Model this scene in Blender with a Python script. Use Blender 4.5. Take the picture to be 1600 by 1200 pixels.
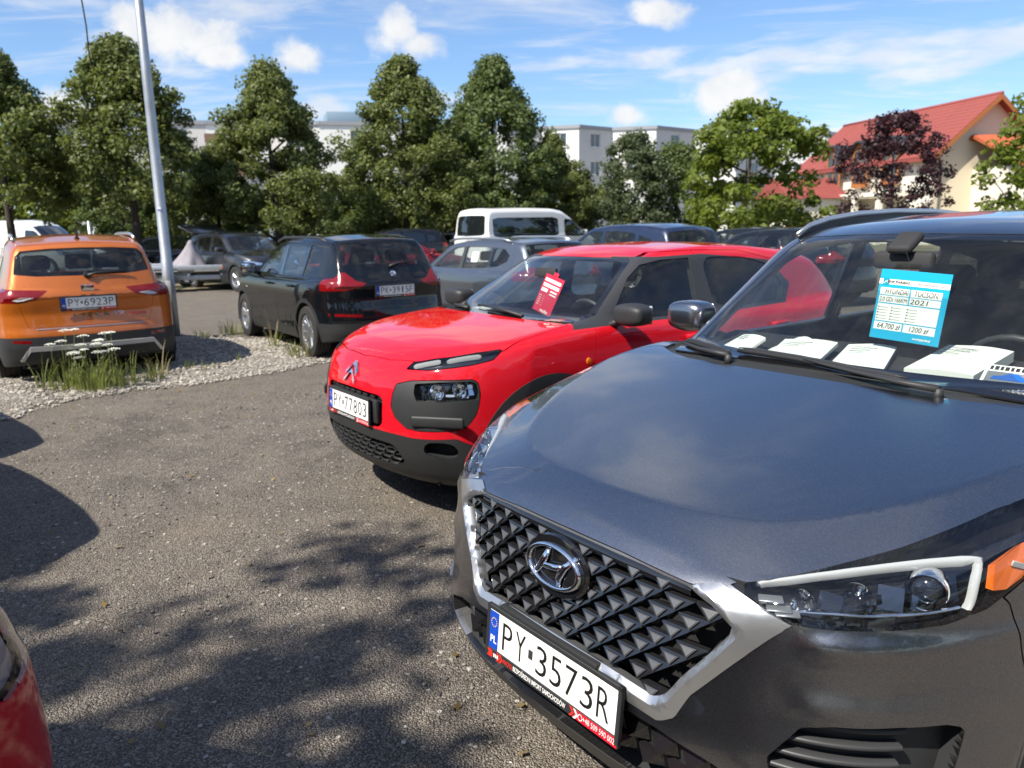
import bpy, bmesh, math, random
import numpy as np
from mathutils import Vector, Matrix, Euler
random.seed(7); rng = np.random.default_rng(7)
for o in list(bpy.data.objects): bpy.data.objects.remove(o)
SC = bpy.context.scene
COL = SC.collection
R = math.radians
PART = ''

# ---------------------------------------------------------------- camera
CAM_H, CAM_PITCH, CAM_ROLL, CAM_F = 1.612, R(11.48), R(-1.17), 1214.0
cd = bpy.data.cameras.new('camera'); cam = bpy.data.objects.new('camera', cd); COL.objects.link(cam)
cd.sensor_width = 36.0; cd.sensor_fit = 'HORIZONTAL'; cd.lens = 36.0*CAM_F/1600
cd.clip_start = .05; cd.clip_end = 6000
fw = Vector((0, math.cos(CAM_PITCH), -math.sin(CAM_PITCH))); up = Vector((0, math.sin(CAM_PITCH), math.cos(CAM_PITCH))); rt = Vector((1, 0, 0))
c_, s_ = math.cos(CAM_ROLL), math.sin(CAM_ROLL)
rt2 = rt*c_+up*s_
up2 = up*c_-rt*s_
cam.matrix_world = Matrix(((rt2.x, up2.x, -fw.x, 0), (rt2.y, up2.y, -fw.y, 0), (rt2.z, up2.z, -fw.z, CAM_H), (0, 0, 0, 1)))
cd.dof.use_dof = True; cd.dof.focus_distance = 2.05
cd.dof.aperture_fstop = cd.lens/1000/.0052
SC.camera = cam

# ---------------------------------------------------------------- sky and sun
SUN_DIR = Vector((-.77*math.cos(R(50)), -.64*math.cos(R(50)), math.sin(R(50)))).normalized()
SUN_EL = math.asin(SUN_DIR.z); SUN_AZ = math.atan2(SUN_DIR.x, SUN_DIR.y)
W = bpy.data.worlds.new('World'); SC.world = W; W.use_nodes = True
nt = W.node_tree; nt.nodes.clear()
def wn(t, **k):
    n = nt.nodes.new(t)
    for a, b in k.items(): setattr(n, a, b)
    return n
def wl(a, b): nt.links.new(a, b)
def wmath(op, a, b=None, c=None, clamp=False):
    n = wn('ShaderNodeMath', operation=op); n.use_clamp = clamp
    for i, v in enumerate((a, b, c)):
        if v is None: continue
        if isinstance(v, (int, float)): n.inputs[i].default_value = v
        else: wl(v, n.inputs[i])
    return n.outputs[0]
sky = wn('ShaderNodeTexSky', sky_type='NISHITA'); sky.sun_disc = False
sky.sun_elevation = SUN_EL; sky.sun_rotation = SUN_AZ; sky.air_density = 1.0; sky.dust_density = .6; sky.ozone_density = 2.2
tc = wn('ShaderNodeTexCoord')
sep = wn('ShaderNodeSeparateXYZ'); wl(tc.outputs['Generated'], sep.inputs[0])
dx, dy, dz = sep.outputs
zc = wmath('MAXIMUM', dz, .03)
pu = wmath('DIVIDE', dx, wmath('ADD', zc, .12)); pv = wmath('DIVIDE', dy, wmath('ADD', zc, .12))
pc = wn('ShaderNodeCombineXYZ'); wl(pu, pc.inputs[0]); wl(pv, pc.inputs[1])
def wnoise(scale, detail, rough, vec, dist=0., off=(0, 0, 0), sc=(1, 1, 1)):
    mp = wn('ShaderNodeMapping'); mp.inputs['Location'].default_value = off; mp.inputs['Scale'].default_value = sc; wl(vec, mp.inputs[0])
    n = wn('ShaderNodeTexNoise'); n.inputs['Scale'].default_value = scale; n.inputs['Detail'].default_value = detail
    n.inputs['Roughness'].default_value = rough; n.inputs['Distortion'].default_value = dist; wl(mp.outputs[0], n.inputs[0])
    return n.outputs['Fac']
def wramp(v, a, b, x=0., y=1.):
    n = wn('ShaderNodeMapRange'); n.interpolation_type = 'SMOOTHSTEP'; n.inputs[1].default_value = a; n.inputs[2].default_value = b
    n.inputs[3].default_value = x; n.inputs[4].default_value = y; wl(v, n.inputs[0]); return n.outputs[0]
nA = wnoise(1.15, 6, .55, pc.outputs[0], .2, (3.1, 1.7, 0))
nB = wnoise(5.5, 6, .6, tc.outputs['Generated'], .3, (.4, .2, .9), (1, 1, 1.6))
cir = wnoise(2.2, 8, .62, pc.outputs[0], .9, (7.3, 2.2, 0), (.6, 2.0, 1))
cirm = wramp(cir, .46, .78, 0, .62)
cum_far = wmath('MULTIPLY', wramp(nA, .52, .66), .75)
# cumulus heaps standing over the tree line (direction, half width, half height)
def pix_dir(px, py):
    x, y = px-800, py-600
    X = (c_*x+s_*y)/CAM_F; Y = (-s_*x+c_*y)/CAM_F
    return (fw+rt*X-up*Y).normalized()
heaps = [(275, 62, 95, 38), (205, 42, 60, 30), (340, 85, 55, 24), (462, 92, 38, 28), (615, 45, 46, 40), (655, 72, 42, 22), (1025, 22, 60, 28), (1145, 143, 60, 30), (1180, 158, 42, 20), (980, 180, 30, 20), (120, 180, 42, 34)]
gx = wnoise(15, 7, .62, tc.outputs['Generated'], .0, (5.2, 1.3, 2.2)); gz = wnoise(16, 4, .6, tc.outputs['Generated'], .0, (1.2, 8.3, 4.2))
best = None
for hx, hy, hw, hh in heaps:
    d0 = pix_dir(hx, hy); az = math.atan2(d0.x, d0.y)
    r0 = Vector((math.cos(az), -math.sin(az), 0)); u0 = d0.cross(r0)*-1
    if u0.z < 0: u0 = -u0
    va = wn('ShaderNodeVectorMath', operation='DOT_PRODUCT'); wl(tc.outputs['Generated'], va.inputs[0]); va.inputs[1].default_value = r0*(CAM_F/hw)
    vb = wn('ShaderNodeVectorMath', operation='DOT_PRODUCT'); wl(tc.outputs['Generated'], vb.inputs[0]); vb.inputs[1].default_value = u0*(CAM_F/hh)
    vd = wn('ShaderNodeVectorMath', operation='DOT_PRODUCT'); wl(tc.outputs['Generated'], vd.inputs[0]); vd.inputs[1].default_value = d0
    front = wmath('GREATER_THAN', vd.outputs['Value'], .2)
    aa = wmath('ADD', wmath('MULTIPLY', va.outputs['Value'], va.outputs['Value']), wmath('MULTIPLY', vb.outputs['Value'], vb.outputs['Value']))
    hgt = wmath('MULTIPLY', wmath('SUBTRACT', 1.0, wmath('SQRT', aa)), front)
    best = hgt if best is None else wmath('MAXIMUM', best, hgt)
edge = wmath('ADD', best, wmath('MULTIPLY', wmath('SUBTRACT', wmath('ADD', nB, gx), 1.0), 2.3))
cumm = wramp(edge, -.05, .75, 0, .96)
allc = wmath('MAXIMUM', wmath('MAXIMUM', cumm, cum_far), cirm, clamp=True)
hz = wramp(dz, .0, .05)
allc = wmath('MULTIPLY', allc, hz)
shade = wramp(gz, .40, .62, .62, 1.0)
cc = wn('ShaderNodeMix', data_type='RGBA'); cc.inputs[6].default_value = (4.3, 4.6, 5.1, 1); cc.inputs[7].default_value = (6.1, 6.1, 6.1, 1); wl(shade, cc.inputs[0])
tint = wn('ShaderNodeMix', data_type='RGBA', blend_type='MULTIPLY'); tint.inputs[0].default_value = 1.0
wl(sky.outputs[0], tint.inputs[6]); tint.inputs[7].default_value = (.84, .98, 1.15, 1)
mx = wn('ShaderNodeMix', data_type='RGBA'); wl(allc, mx.inputs[0]); wl(tint.outputs[2], mx.inputs[6]); wl(cc.outputs[2], mx.inputs[7])
bg = wn('ShaderNodeBackground'); bg.inputs['Strength'].default_value = .085; wl(mx.outputs[2], bg.inputs[0])
wo = wn('ShaderNodeOutputWorld'); wl(bg.outputs[0], wo.inputs[0])
sl = bpy.data.lights.new('sun', 'SUN'); sl.energy = 4.3; sl.angle = R(.53); sl.color = (1, .93, .82)
sun = bpy.data.objects.new('sun', sl); COL.objects.link(sun); sun.location = (0, 0, 30)
sun.rotation_euler = SUN_DIR.to_track_quat('Z', 'Y').to_euler()
SC.view_settings.view_transform = 'Standard'; SC.view_settings.look = 'None'; SC.view_settings.gamma = 1.0
SC.view_settings.exposure = 0.92; SC.view_settings.use_curve_mapping = False
SC.render.engine = 'CYCLES'
SC.cycles.max_bounces = 10; SC.cycles.transparent_max_bounces = 24; SC.cycles.glossy_bounces = 5; SC.cycles.caustics_reflective = False; SC.cycles.caustics_refractive = False
SC.cycles.use_denoising = True
# ---------------------------------------------------------------- materials
MATS = {}
def mat(name, build):
    if name in MATS: return MATS[name]
    m = bpy.data.materials.new(name); m.use_nodes = True; t = m.node_tree; t.nodes.clear()
    out = t.nodes.new('ShaderNodeOutputMaterial')
    class G:
        def n(s, ty, **k):
            q = t.nodes.new(ty)
            for a, b in k.items():
                if hasattr(q, a): setattr(q, a, b)
            return q
        def l(s, a, b): t.links.new(a, b)
        def set(s, node, **k):
            for a, b in k.items():
                i = node.inputs[a.replace('_', ' ')] if a.replace('_', ' ') in node.inputs else node.inputs[a]
                if hasattr(b, 'is_linked') or isinstance(b, bpy.types.NodeSocket): t.links.new(b, i)
                else: i.default_value = b if not (isinstance(b, tuple) and len(b) == 3 and i.type == 'RGBA') else (*b, 1)
            return node
        def bsdf(s, **k): return s.set(s.n('ShaderNodeBsdfPrincipled'), **k)
        def math(s, op, a, b=None, clamp=False):
            q = s.n('ShaderNodeMath', operation=op); q.use_clamp = clamp
            for i, v in enumerate((a, b)):
                if v is None: continue
                if isinstance(v, (int, float)): q.inputs[i].default_value = v
                else: t.links.new(v, q.inputs[i])
            return q.outputs[0]
        def coord(s, kind='Object'): return s.n('ShaderNodeTexCoord').outputs[kind]
        def noise(s, scale, detail=3, rough=.5, vec=None, dist=0.):
            q = s.n('ShaderNodeTexNoise'); q.inputs['Scale'].default_value = scale; q.inputs['Detail'].default_value = detail
            q.inputs['Roughness'].default_value = rough; q.inputs['Distortion'].default_value = dist
            t.links.new(vec if vec is not None else s.coord(), q.inputs['Vector']); return q.outputs['Fac']
        def voro(s, scale, vec=None, out='Distance', feature='F1', rnd=1.):
            q = s.n('ShaderNodeTexVoronoi', feature=feature); q.inputs['Scale'].default_value = scale; q.inputs['Randomness'].default_value = rnd
            t.links.new(vec if vec is not None else s.coord(), q.inputs['Vector']); return q.outputs[out]
        def ramp(s, v, a, b, x=0., y=1.):
            q = s.n('ShaderNodeMapRange'); q.interpolation_type = 'SMOOTHSTEP'
            for i, u in enumerate((a, b, x, y)): q.inputs[i+1].default_value = u
            t.links.new(v, q.inputs[0]); return q.outputs[0]
        def mix(s, f, a, b, blend='MIX'):
            q = s.n('ShaderNodeMix', data_type='RGBA'); q.blend_type = blend
            for i, v in ((0, f), (6, a), (7, b)):
                if isinstance(v, (int, float)): q.inputs[i].default_value = v
                elif isinstance(v, tuple): q.inputs[i].default_value = (*v, 1) if len(v) == 3 else v
                else: t.links.new(v, q.inputs[i])
            return q.outputs[2]
        def bump(s, h, strength=.3, dist=.01):
            q = s.n('ShaderNodeBump'); q.inputs['Strength'].default_value = strength; q.inputs['Distance'].default_value = dist
            t.links.new(h, q.inputs['Height']); return q.outputs[0]
    g = G(); sh = build(g)
    t.links.new(sh.outputs[0] if hasattr(sh, 'outputs') else sh, out.inputs['Surface'])
    MATS[name] = m
    return m

def flat(name, col, rough=.5, metal=0., spec=.5, coat=0., noise=0., nscale=20., bump=0., bscale=200.):
    def b(g):
        c = col
        if noise:
            f = g.noise(nscale, 4, .6)
            c = g.mix(f, tuple(max(v*(1-noise), 0) for v in col), tuple(min(v*(1+noise), 1) for v in col))
        s = g.bsdf(Base_Color=c, Roughness=rough, Metallic=metal)
        s.inputs['Specular IOR Level'].default_value = spec
        s.inputs['Coat Weight'].default_value = coat; s.inputs['Coat Roughness'].default_value = .04
        if bump: g.l(g.bump(g.noise(bscale, 3), bump, .002), s.inputs['Normal'])
        return s
    return mat(name, b)

def paint(name, col, metal=.0, rough=.35, flake=0., dirt=.06):
    def b(g):
        d = g.noise(3.2, 6, .65)
        dm = g.ramp(d, .45, .85, 0, dirt)
        c = col
        if flake:
            fv = g.voro(900, out='Color')
            sp = g.n('ShaderNodeSeparateColor'); g.l(fv, sp.inputs[0])
            f = g.math('POWER', sp.outputs[0], 3.0)
            c = g.mix(f, tuple(v*.72 for v in col), tuple(min(1, v*(1+flake)) for v in col))
        c = g.mix(dm, c, (.30, .28, .25))
        s = g.bsdf(Base_Color=c, Metallic=metal, Roughness=rough)
        if metal < .2: s.inputs['Specular IOR Level'].default_value = 0.
        s.inputs['Coat Weight'].default_value = 1.0
        g.l(g.ramp(d, .4, .9, .025, .10), s.inputs['Coat Roughness'])
        s.inputs['Coat IOR'].default_value = 1.55
        return s
    return mat(name, b)

def schlick(g):
    ge = g.n('ShaderNodeNewGeometry'); d = g.n('ShaderNodeVectorMath', operation='DOT_PRODUCT'); g.l(ge.outputs['Normal'], d.inputs[0]); g.l(ge.outputs['Incoming'], d.inputs[1])
    k = g.math('SUBTRACT', 1.0, g.math('ABSOLUTE', d.outputs['Value']), True)
    return g.math('ADD', g.math('MULTIPLY', g.math('POWER', k, 5.0), .96), .04)

def glass(name, tintc=(.80, .86, .84), dust=.02, ior=1.52):
    def b(g):
        tr = g.n('ShaderNodeBsdfTransparent'); tr.inputs[0].default_value = (*tintc, 1)
        gl = g.n('ShaderNodeBsdfGlossy'); gl.inputs['Roughness'].default_value = .015
        f = g.math('MULTIPLY', schlick(g), 1.5, True)
        m = g.n('ShaderNodeMixShader'); g.l(f, m.inputs[0]); g.l(tr.outputs[0], m.inputs[1]); g.l(gl.outputs[0], m.inputs[2])
        df = g.n('ShaderNodeBsdfDiffuse'); df.inputs[0].default_value = (.6, .6, .58, 1)
        m2 = g.n('ShaderNodeMixShader'); g.l(g.ramp(g.noise(5, 6, .7), .4, .85, dust*.3, dust*1.8), m2.inputs[0]); g.l(m.outputs[0], m2.inputs[1]); g.l(df.outputs[0], m2.inputs[2])
        return m2
    return mat(name, b)

def lens(name, col, ior=1.5):
    """coloured lamp plastic: tinted see-through shell with a glossy skin"""
    def b(g):
        tr = g.n('ShaderNodeBsdfTransparent'); tr.inputs[0].default_value = (*col, 1)
        gl = g.n('ShaderNodeBsdfGlossy'); gl.inputs['Roughness'].default_value = .02
        df = g.bsdf(Base_Color=col, Roughness=.15)
        m0 = g.n('ShaderNodeMixShader'); m0.inputs[0].default_value = .55; g.l(tr.outputs[0], m0.inputs[1]); g.l(df.outputs[0], m0.inputs[2])
        m = g.n('ShaderNodeMixShader'); g.l(g.math('MULTIPLY', schlick(g), 1.3, True), m.inputs[0]); g.l(m0.outputs[0], m.inputs[1]); g.l(gl.outputs[0], m.inputs[2])
        return m
    return mat(name, b)

M = dict(
    plastic=flat('black_plastic', (.022, .023, .024), .52, bump=.25, bscale=900, noise=.25, nscale=6),
    gloss=flat('gloss_black', (.008, .008, .009), .08, coat=1.),
    black=flat('matt_black', (.012, .012, .012), .85),
    rubber=flat('tyre_rubber', (.022, .021, .020), .82, noise=.4, nscale=14, bump=.3, bscale=140),
    seal=flat('rubber_seal', (.012, .012, .013), .6),
    chrome=flat('chrome', (.86, .87, .88), .06, 1.),
    silver=flat('satin_silver', (.50, .515, .53), .30, .85, noise=.04, coat=.3),
    alu=flat('alloy_silver', (.60, .61, .63), .30, .9, coat=.5),
    galv=flat('galvanised_steel', (.42, .44, .46), .45, .75, noise=.25, nscale=9),
    trim=flat('grey_trim', (.035, .036, .038), .45),
    dark=flat('interior_charcoal', (.020, .020, .022), .75, noise=.2, nscale=30),
    grey=flat('interior_grey', (.085, .085, .088), .8, noise=.2, nscale=30),
    beige=flat('pillar_trim', (.42, .42, .40), .8),
    seat=flat('seat_cloth', (.03, .03, .033), .9, noise=.3, nscale=60),
    paper=flat('white_paper', (.80, .80, .76), .7, noise=.03),
    white=flat('plate_white', (.80, .80, .78), .35),
    ink=flat('black_ink', (.008, .008, .008), .5),
    blue=flat('plate_blue', (.01, .06, .42), .35),
    yellow=flat('star_yellow', (.85, .62, .03), .4),
    red=flat('strip_red', (.55, .012, .03), .35),
    redtext=flat('text_red', (.62, .03, .02), .4),
    glass=glass('window_glass', (.80, .85, .83)), dglass=glass('privacy_glass', (.16, .18, .18)), rglass=glass('rear_glass', (.45, .50, .49)),
    clear=glass('lamp_glass', (.93, .94, .95), .004), drl=flat('light_guide', (.46, .48, .475), .25, coat=.6), dchrome=flat('smoked_chrome', (.15, .155, .165), .15, 1.), amb2=flat('amber_plastic', (.80, .16, .015), .18, coat=.8),
    redlens=lens('red_lens', (.34, .006, .008)), amber=lens('amber_lens', (.95, .26, .02)),
)

# ---------------------------------------------------------------- object helpers
def link(o, parent=None):
    COL.objects.link(o)
    if parent is not None: o.parent = parent
    return o
def tag(o, label=None, cat=None, group=None, kind=None):
    if label: o['label'] = label
    if cat: o['category'] = cat
    if group: o['group'] = group
    if kind: o['kind'] = kind
    return o
def empty(name, loc=(0, 0, 0), rz=0.):
    o = bpy.data.objects.new(name, None); o.empty_display_size = .2; o.location = loc; o.rotation_euler = (0, 0, rz)
    return link(o)
def mesh_obj(name, V, F, m, parent=None, smooth=False, mi=None):
    me = bpy.data.meshes.new(name); me.from_pydata([tuple(v) for v in V], [], [tuple(f) for f in F])
    ms = m if isinstance(m, (list, tuple)) else [m]
    for q in ms: me.materials.append(q)
    if mi is not None: me.polygons.foreach_set('material_index', np.array(mi, np.int32))
    if smooth: me.polygons.foreach_set('use_smooth', np.ones(len(me.polygons), bool))
    me.update(); o = bpy.data.objects.new(name, me); return link(o, parent)
def bm_obj(name, bm, m, parent=None, smooth=False, sharp=None):
    me = bpy.data.meshes.new(name); bm.normal_update(); bm.to_mesh(me); bm.free()
    for q in (m if isinstance(m, (list, tuple)) else [m]): me.materials.append(q)
    if smooth:
        me.polygons.foreach_set('use_smooth', np.ones(len(me.polygons), bool))
        me.set_sharp_from_angle(angle=R(sharp or 40))
    me.update(); o = bpy.data.objects.new(name, me); return link(o, parent)
def xf(bm, vs, loc=(0, 0, 0), rot=(0, 0, 0), sc=(1, 1, 1)):
    m = Matrix.Translation(loc) @ Euler(rot).to_matrix().to_4x4() @ Matrix.Diagonal((*sc, 1))
    bmesh.ops.transform(bm, matrix=m, verts=vs)
def add_box(bm, c, s, rot=(0, 0, 0), bev=0., seg=2, mi=0):
    r = bmesh.ops.create_cube(bm, size=1); vs = r['verts']
    xf(bm, vs, sc=s)
    fs = set(f for v in vs for f in v.link_faces)
    if bev:
        es = list(set(e for v in vs for e in v.link_edges))
        rr = bmesh.ops.bevel(bm, geom=es, offset=bev, segments=seg, affect='EDGES', profile=.5)
        vs = list(set(v for f in rr['faces'] for v in f.verts) | set(v for v in vs if v.is_valid))
        fs = set(f for v in vs for f in v.link_faces)
    for f in fs: f.material_index = mi
    xf(bm, vs, c, rot)
    return vs
def box(name, c, s, m, parent=None, rot=(0, 0, 0), bev=.005, seg=2, smooth=True):
    bm = bmesh.new(); add_box(bm, (0, 0, 0), s, (0, 0, 0), bev, seg)
    o = bm_obj(name, bm, m, parent, smooth); o.location = c; o.rotation_euler = rot; return o
def tube_geo(pts, rad, n=10, cap=True, closed=False, flatten=None):
    pts = [Vector(p) for p in pts]; rs = rad if hasattr(rad, '__len__') else [rad]*len(pts)
    V = []; F = []; L = len(pts); prev = None
    for i, p in enumerate(pts):
        a = pts[(i-1) % L] if (i or closed) else p; b = pts[(i+1) % L] if (i < L-1 or closed) else p
        t = (b-a).normalized()
        u = prev if prev is not None else (Vector((0, 0, 1)) if abs(t.z) < .9 else Vector((1, 0, 0)))
        s = t.cross(u); s = s.normalized() if s.length > 1e-6 else Vector((1, 0, 0)); u = s.cross(t).normalized(); prev = u
        fl = flatten or (1, 1)
        for k in range(n):
            an = 2*math.pi*k/n
            V.append(p+(s*math.cos(an)*fl[0]+u*math.sin(an)*fl[1])*rs[i])
    m = L if closed else L-1
    for i in range(m):
        j = (i+1) % L
        for k in range(n):
            F.append((i*n+k, i*n+(k+1) % n, j*n+(k+1) % n, j*n+k))
    if cap and not closed:
        F.append(tuple(range(n-1, -1, -1))); F.append(tuple((L-1)*n+k for k in range(n)))
    return V, F
def tube(name, pts, rad, m, parent=None, n=10, closed=False, flatten=None):
    V, F = tube_geo(pts, rad, n, True, closed, flatten)
    return mesh_obj(name, V, F, m, parent, True)
def lathe_geo(prof, n=32, axis='y'):
    """prof: list of (offset along axis, radius)"""
    V = []; F = []
    for a, r in prof:
        for k in range(n):
            t = 2*math.pi*k/n
            V.append((r*math.cos(t), a, r*math.sin(t)) if axis == 'y' else (r*math.cos(t), r*math.sin(t), a) if axis == 'z' else (a, r*math.cos(t), r*math.sin(t)))
    for i in range(len(prof)-1):
        for k in range(n):
            q = (i*n+k, i*n+(k+1) % n, (i+1)*n+(k+1) % n, (i+1)*n+k)
            F.append(q if axis != 'y' else q[::-1])
    return V, F
def lathe(name, prof, m, parent=None, n=32, axis='y', smooth=True):
    V, F = lathe_geo(prof, n, axis); o = mesh_obj(name, V, F, m, parent, smooth)
    if smooth: o.data.set_sharp_from_angle(angle=R(35))
    return o
def prism_geo(poly, y0, y1):
    """poly in (x,z), extruded along y"""
    n = len(poly); V = [(p[0], y0, p[1]) for p in poly]+[(p[0], y1, p[1]) for p in poly]
    F = [tuple(range(n)), tuple(range(2*n-1, n-1, -1))]+[(i, n+i, n+(i+1) % n, (i+1) % n) for i in range(n)]
    return V, F
def prism(name, poly, y0, y1, m, parent=None, bev=0.):
    V, F = prism_geo(poly, y0, y1)
    bm = bmesh.new(); vs = [bm.verts.new(v) for v in V]
    for f in F: bm.faces.new([vs[i] for i in f])
    bmesh.ops.recalc_face_normals(bm, faces=bm.faces)
    if bev: bmesh.ops.bevel(bm, geom=list(bm.edges), offset=bev, segments=2, affect='EDGES', profile=.5)
    return bm_obj(name, bm, m, parent, bool(bev))
def text_geo(s, size=1., align='CENTER', depth=0., sx=1., shear=0., bold=0.):
    cu = bpy.data.curves.new('t', 'FONT'); cu.body = s; cu.size = size; cu.align_x = align; cu.align_y = 'CENTER'; cu.extrude = depth
    cu.resolution_u = 3; cu.shear = shear; cu.offset = bold
    o = bpy.data.objects.new('t', cu); COL.objects.link(o); bpy.context.view_layer.update()
    me = bpy.data.meshes.new_from_object(o.evaluated_get(bpy.context.evaluated_depsgraph_get()))
    V = [(v.co.x*sx, v.co.y, v.co.z) for v in me.vertices]; F = [tuple(p.vertices) for p in me.polygons]
    bpy.data.objects.remove(o); bpy.data.curves.remove(cu); bpy.data.meshes.remove(me)
    return V, F
def text(name, s, size, m, parent, loc, rot, width=None, **k):
    V, F = text_geo(s, size, **k)
    if width:
        x0 = min(v[0] for v in V); x1 = max(v[0] for v in V); q = width/max(x1-x0, 1e-6)
        V = [((v[0]-(x0+x1)/2)*q, v[1], v[2]) for v in V]
    o = mesh_obj(name, V, F, m, parent); o.location = loc; o.rotation_euler = rot; return o
def skin_obj(name, sk, faces, m, parent=None, side=0, lip=.012, off=0., shift=None, smooth=True, mats=None):
    """mesh from skin faces; side 0 both halves joined, 1 left, -1 right. lip: rim turned inward"""
    if not faces: return None
    used = sorted(set(i for f in faces for i in f)); mp = {i: k for k, i in enumerate(used)}
    Vh = sk.V[used].copy(); Nh = sk.N[used].copy()
    if off: Vh = Vh+Nh*off
    F = [tuple(mp[i] for i in f) for f in faces]
    if shift is not None: Vh = Vh+np.array(shift)
    mid = np.abs(sk.V[used][:, 1]) < 1e-6
    if side == 0:
        n = len(Vh); nm = -np.ones(n, int); k = n; ex = []; exn = []
        for i in range(n):
            if mid[i]: nm[i] = i
            else: nm[i] = k; k += 1; ex.append(Vh[i]*[1, -1, 1]); exn.append(Nh[i]*[1, -1, 1])
        V = np.concatenate([Vh, np.array(ex).reshape(-1, 3)]); N = np.concatenate([Nh, np.array(exn).reshape(-1, 3)])
        F = F+[tuple(nm[i] for i in f[::-1]) for f in F]
    elif side == 1: V, N = Vh, Nh
    else: V, N = Vh*[1, -1, 1], Nh*[1, -1, 1]; F = [f[::-1] for f in F]
    nf = len(F)
    if lip:
        cnt = {}
        for f in F:
            for i in range(len(f)):
                a, b = f[i], f[(i+1) % len(f)]; cnt[(a, b)] = cnt.get((a, b), 0)+1
        be = [(a, b) for (a, b) in cnt if (b, a) not in cnt and not (side == 0 and abs(V[a][1]) < 1e-6 and abs(V[b][1]) < 1e-6)]
        bv = sorted(set(i for e in be for i in e)); q = {i: len(V)+k for k, i in enumerate(bv)}
        if bv:
            V = np.concatenate([V, V[bv]-N[bv]*lip]); N = np.concatenate([N, N[bv]])
            F = F+[(b, a, q[a], q[b]) for a, b in be]
    o = mesh_obj(name, V, F, m, parent, smooth)
    me = o.data
    if smooth:
        ln = np.empty((len(me.loops), 3)); li = 0
        vi = np.empty(len(me.loops), np.int32); me.loops.foreach_get('vertex_index', vi)
        ln[:] = N[vi]
        st = np.empty(len(me.polygons), np.int32); me.polygons.foreach_get('loop_start', st)
        if len(F) > nf:
            s0 = st[nf]; nn = len(me.loops)-s0
            pn = np.array([me.polygons[i].normal for i in range(nf, len(F))])
            ln[s0:] = np.repeat(pn, 4, axis=0)[:nn]
        me.normals_split_custom_set(ln.tolist())
    return o
# ---------------------------------------------------------------- numpy surface kit
def curve(pts, s=.03):
    """piecewise linear control polyline rounded by a gaussian of width s"""
    pts = np.array(sorted(pts), float)
    x0, x1 = pts[0, 0] - 4*s - .01, pts[-1, 0] + 4*s + .01
    step = max(min(s/6, .01), .002)
    xs = np.arange(x0 - 4*s, x1 + 4*s, step)
    ys = np.interp(xs, pts[:, 0], pts[:, 1])
    a = (pts[1, 1]-pts[0, 1])/(pts[1, 0]-pts[0, 0]); b = (pts[-1, 1]-pts[-2, 1])/(pts[-1, 0]-pts[-2, 0])
    ys = np.where(xs < pts[0, 0], pts[0, 1]+a*(xs-pts[0, 0]), ys)
    ys = np.where(xs > pts[-1, 0], pts[-1, 1]+b*(xs-pts[-1, 0]), ys)
    if s > 0:
        n = int(4*s/step)+1
        k = np.exp(-.5*(np.arange(-n, n+1)*step/s)**2); k /= k.sum()
        yp = np.concatenate([ys[0]+(ys[1]-ys[0])*np.arange(-n, 0), ys, ys[-1]+(ys[-1]-ys[-2])*np.arange(1, n+1)])
        ys = np.convolve(yp, k, 'valid')
    e0 = (ys[1]-ys[0])/step; e1 = (ys[-1]-ys[-2])/step
    def f(x):
        x = np.asarray(x, float)
        r = np.interp(x, xs, ys)
        return r + np.where(x < xs[0], e0*(x-xs[0]), 0) + np.where(x > xs[-1], e1*(x-xs[-1]), 0)
    return f

def rmax(a, b, r):
    a = a+r; b = b+r
    return np.sqrt(np.maximum(a, 0)**2+np.maximum(b, 0)**2)+np.minimum(np.maximum(a, b), 0)-r

def rmin(a, b, r): return -rmax(-a, -b, r)

def sstep(a, b, x):
    t = np.clip((x-a)/(b-a), 0, 1); return t*t*t*(t*(6*t-15)+10)

def car_field(p):
    """signed field of a car body; p holds curves. x forward from front axle, y left, z up"""
    top, crown, W, sec = p['top'], p['crown'], p['W'], p['sec']
    nose, plan, planz = p['nose'], p['plan'], p['planz']
    tail, planr = p['tail'], p['planr']
    bot, roof, rcrown = p['bot'], p['roof'], p['rcrown']
    gW, tilt, belt = p['gW'], p['tilt'], p['belt']
    bow, xm = p.get('bow', .18), p.get('xm', -1.6)
    extra = p.get('extra'); led = p.get('ledge')
    r1, r2, r3 = p.get('r', (.05, .07, .04))
    gt = p.get('gtaper', 0.)
    def f(x, y, z):
        y = np.abs(y)
        zt = top(x)-crown(x)*(y/.8)**2
        if extra is not None: zt = zt+extra(x, y)
        a = z-zt
        b = y-(W(x)+sec(z))
        c = x-(nose(z)-plan(y)*planz(z))
        if led is not None:
            q = led(z); c = c-q*sstep(.60, .70, y)*sstep(.2, .4, x); b = b-q*sstep(.25, .45, x)
        d = (tail(z)+planr(y))-x
        e = bot(x)-z
        lo = rmax(rmax(a, c, r1), b, r2)
        lo = rmax(lo, d, r2)
        lo = np.maximum(lo, e)
        xs = np.tanh((x-xm)/.5)*bow*y**2
        g1 = (z-(roof(x+xs)-rcrown*(y/.6)**2))*.85
        g2 = y-(gW(x)-tilt*(z-belt(x))-gt*np.maximum(z-belt(x),0)**2)
        gh = rmax(g1, g2, p.get('rg', .07))
        gh = np.maximum(gh, (belt(x)-.10)-z)
        return rmin(lo, gh, r3)
    return f

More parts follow.
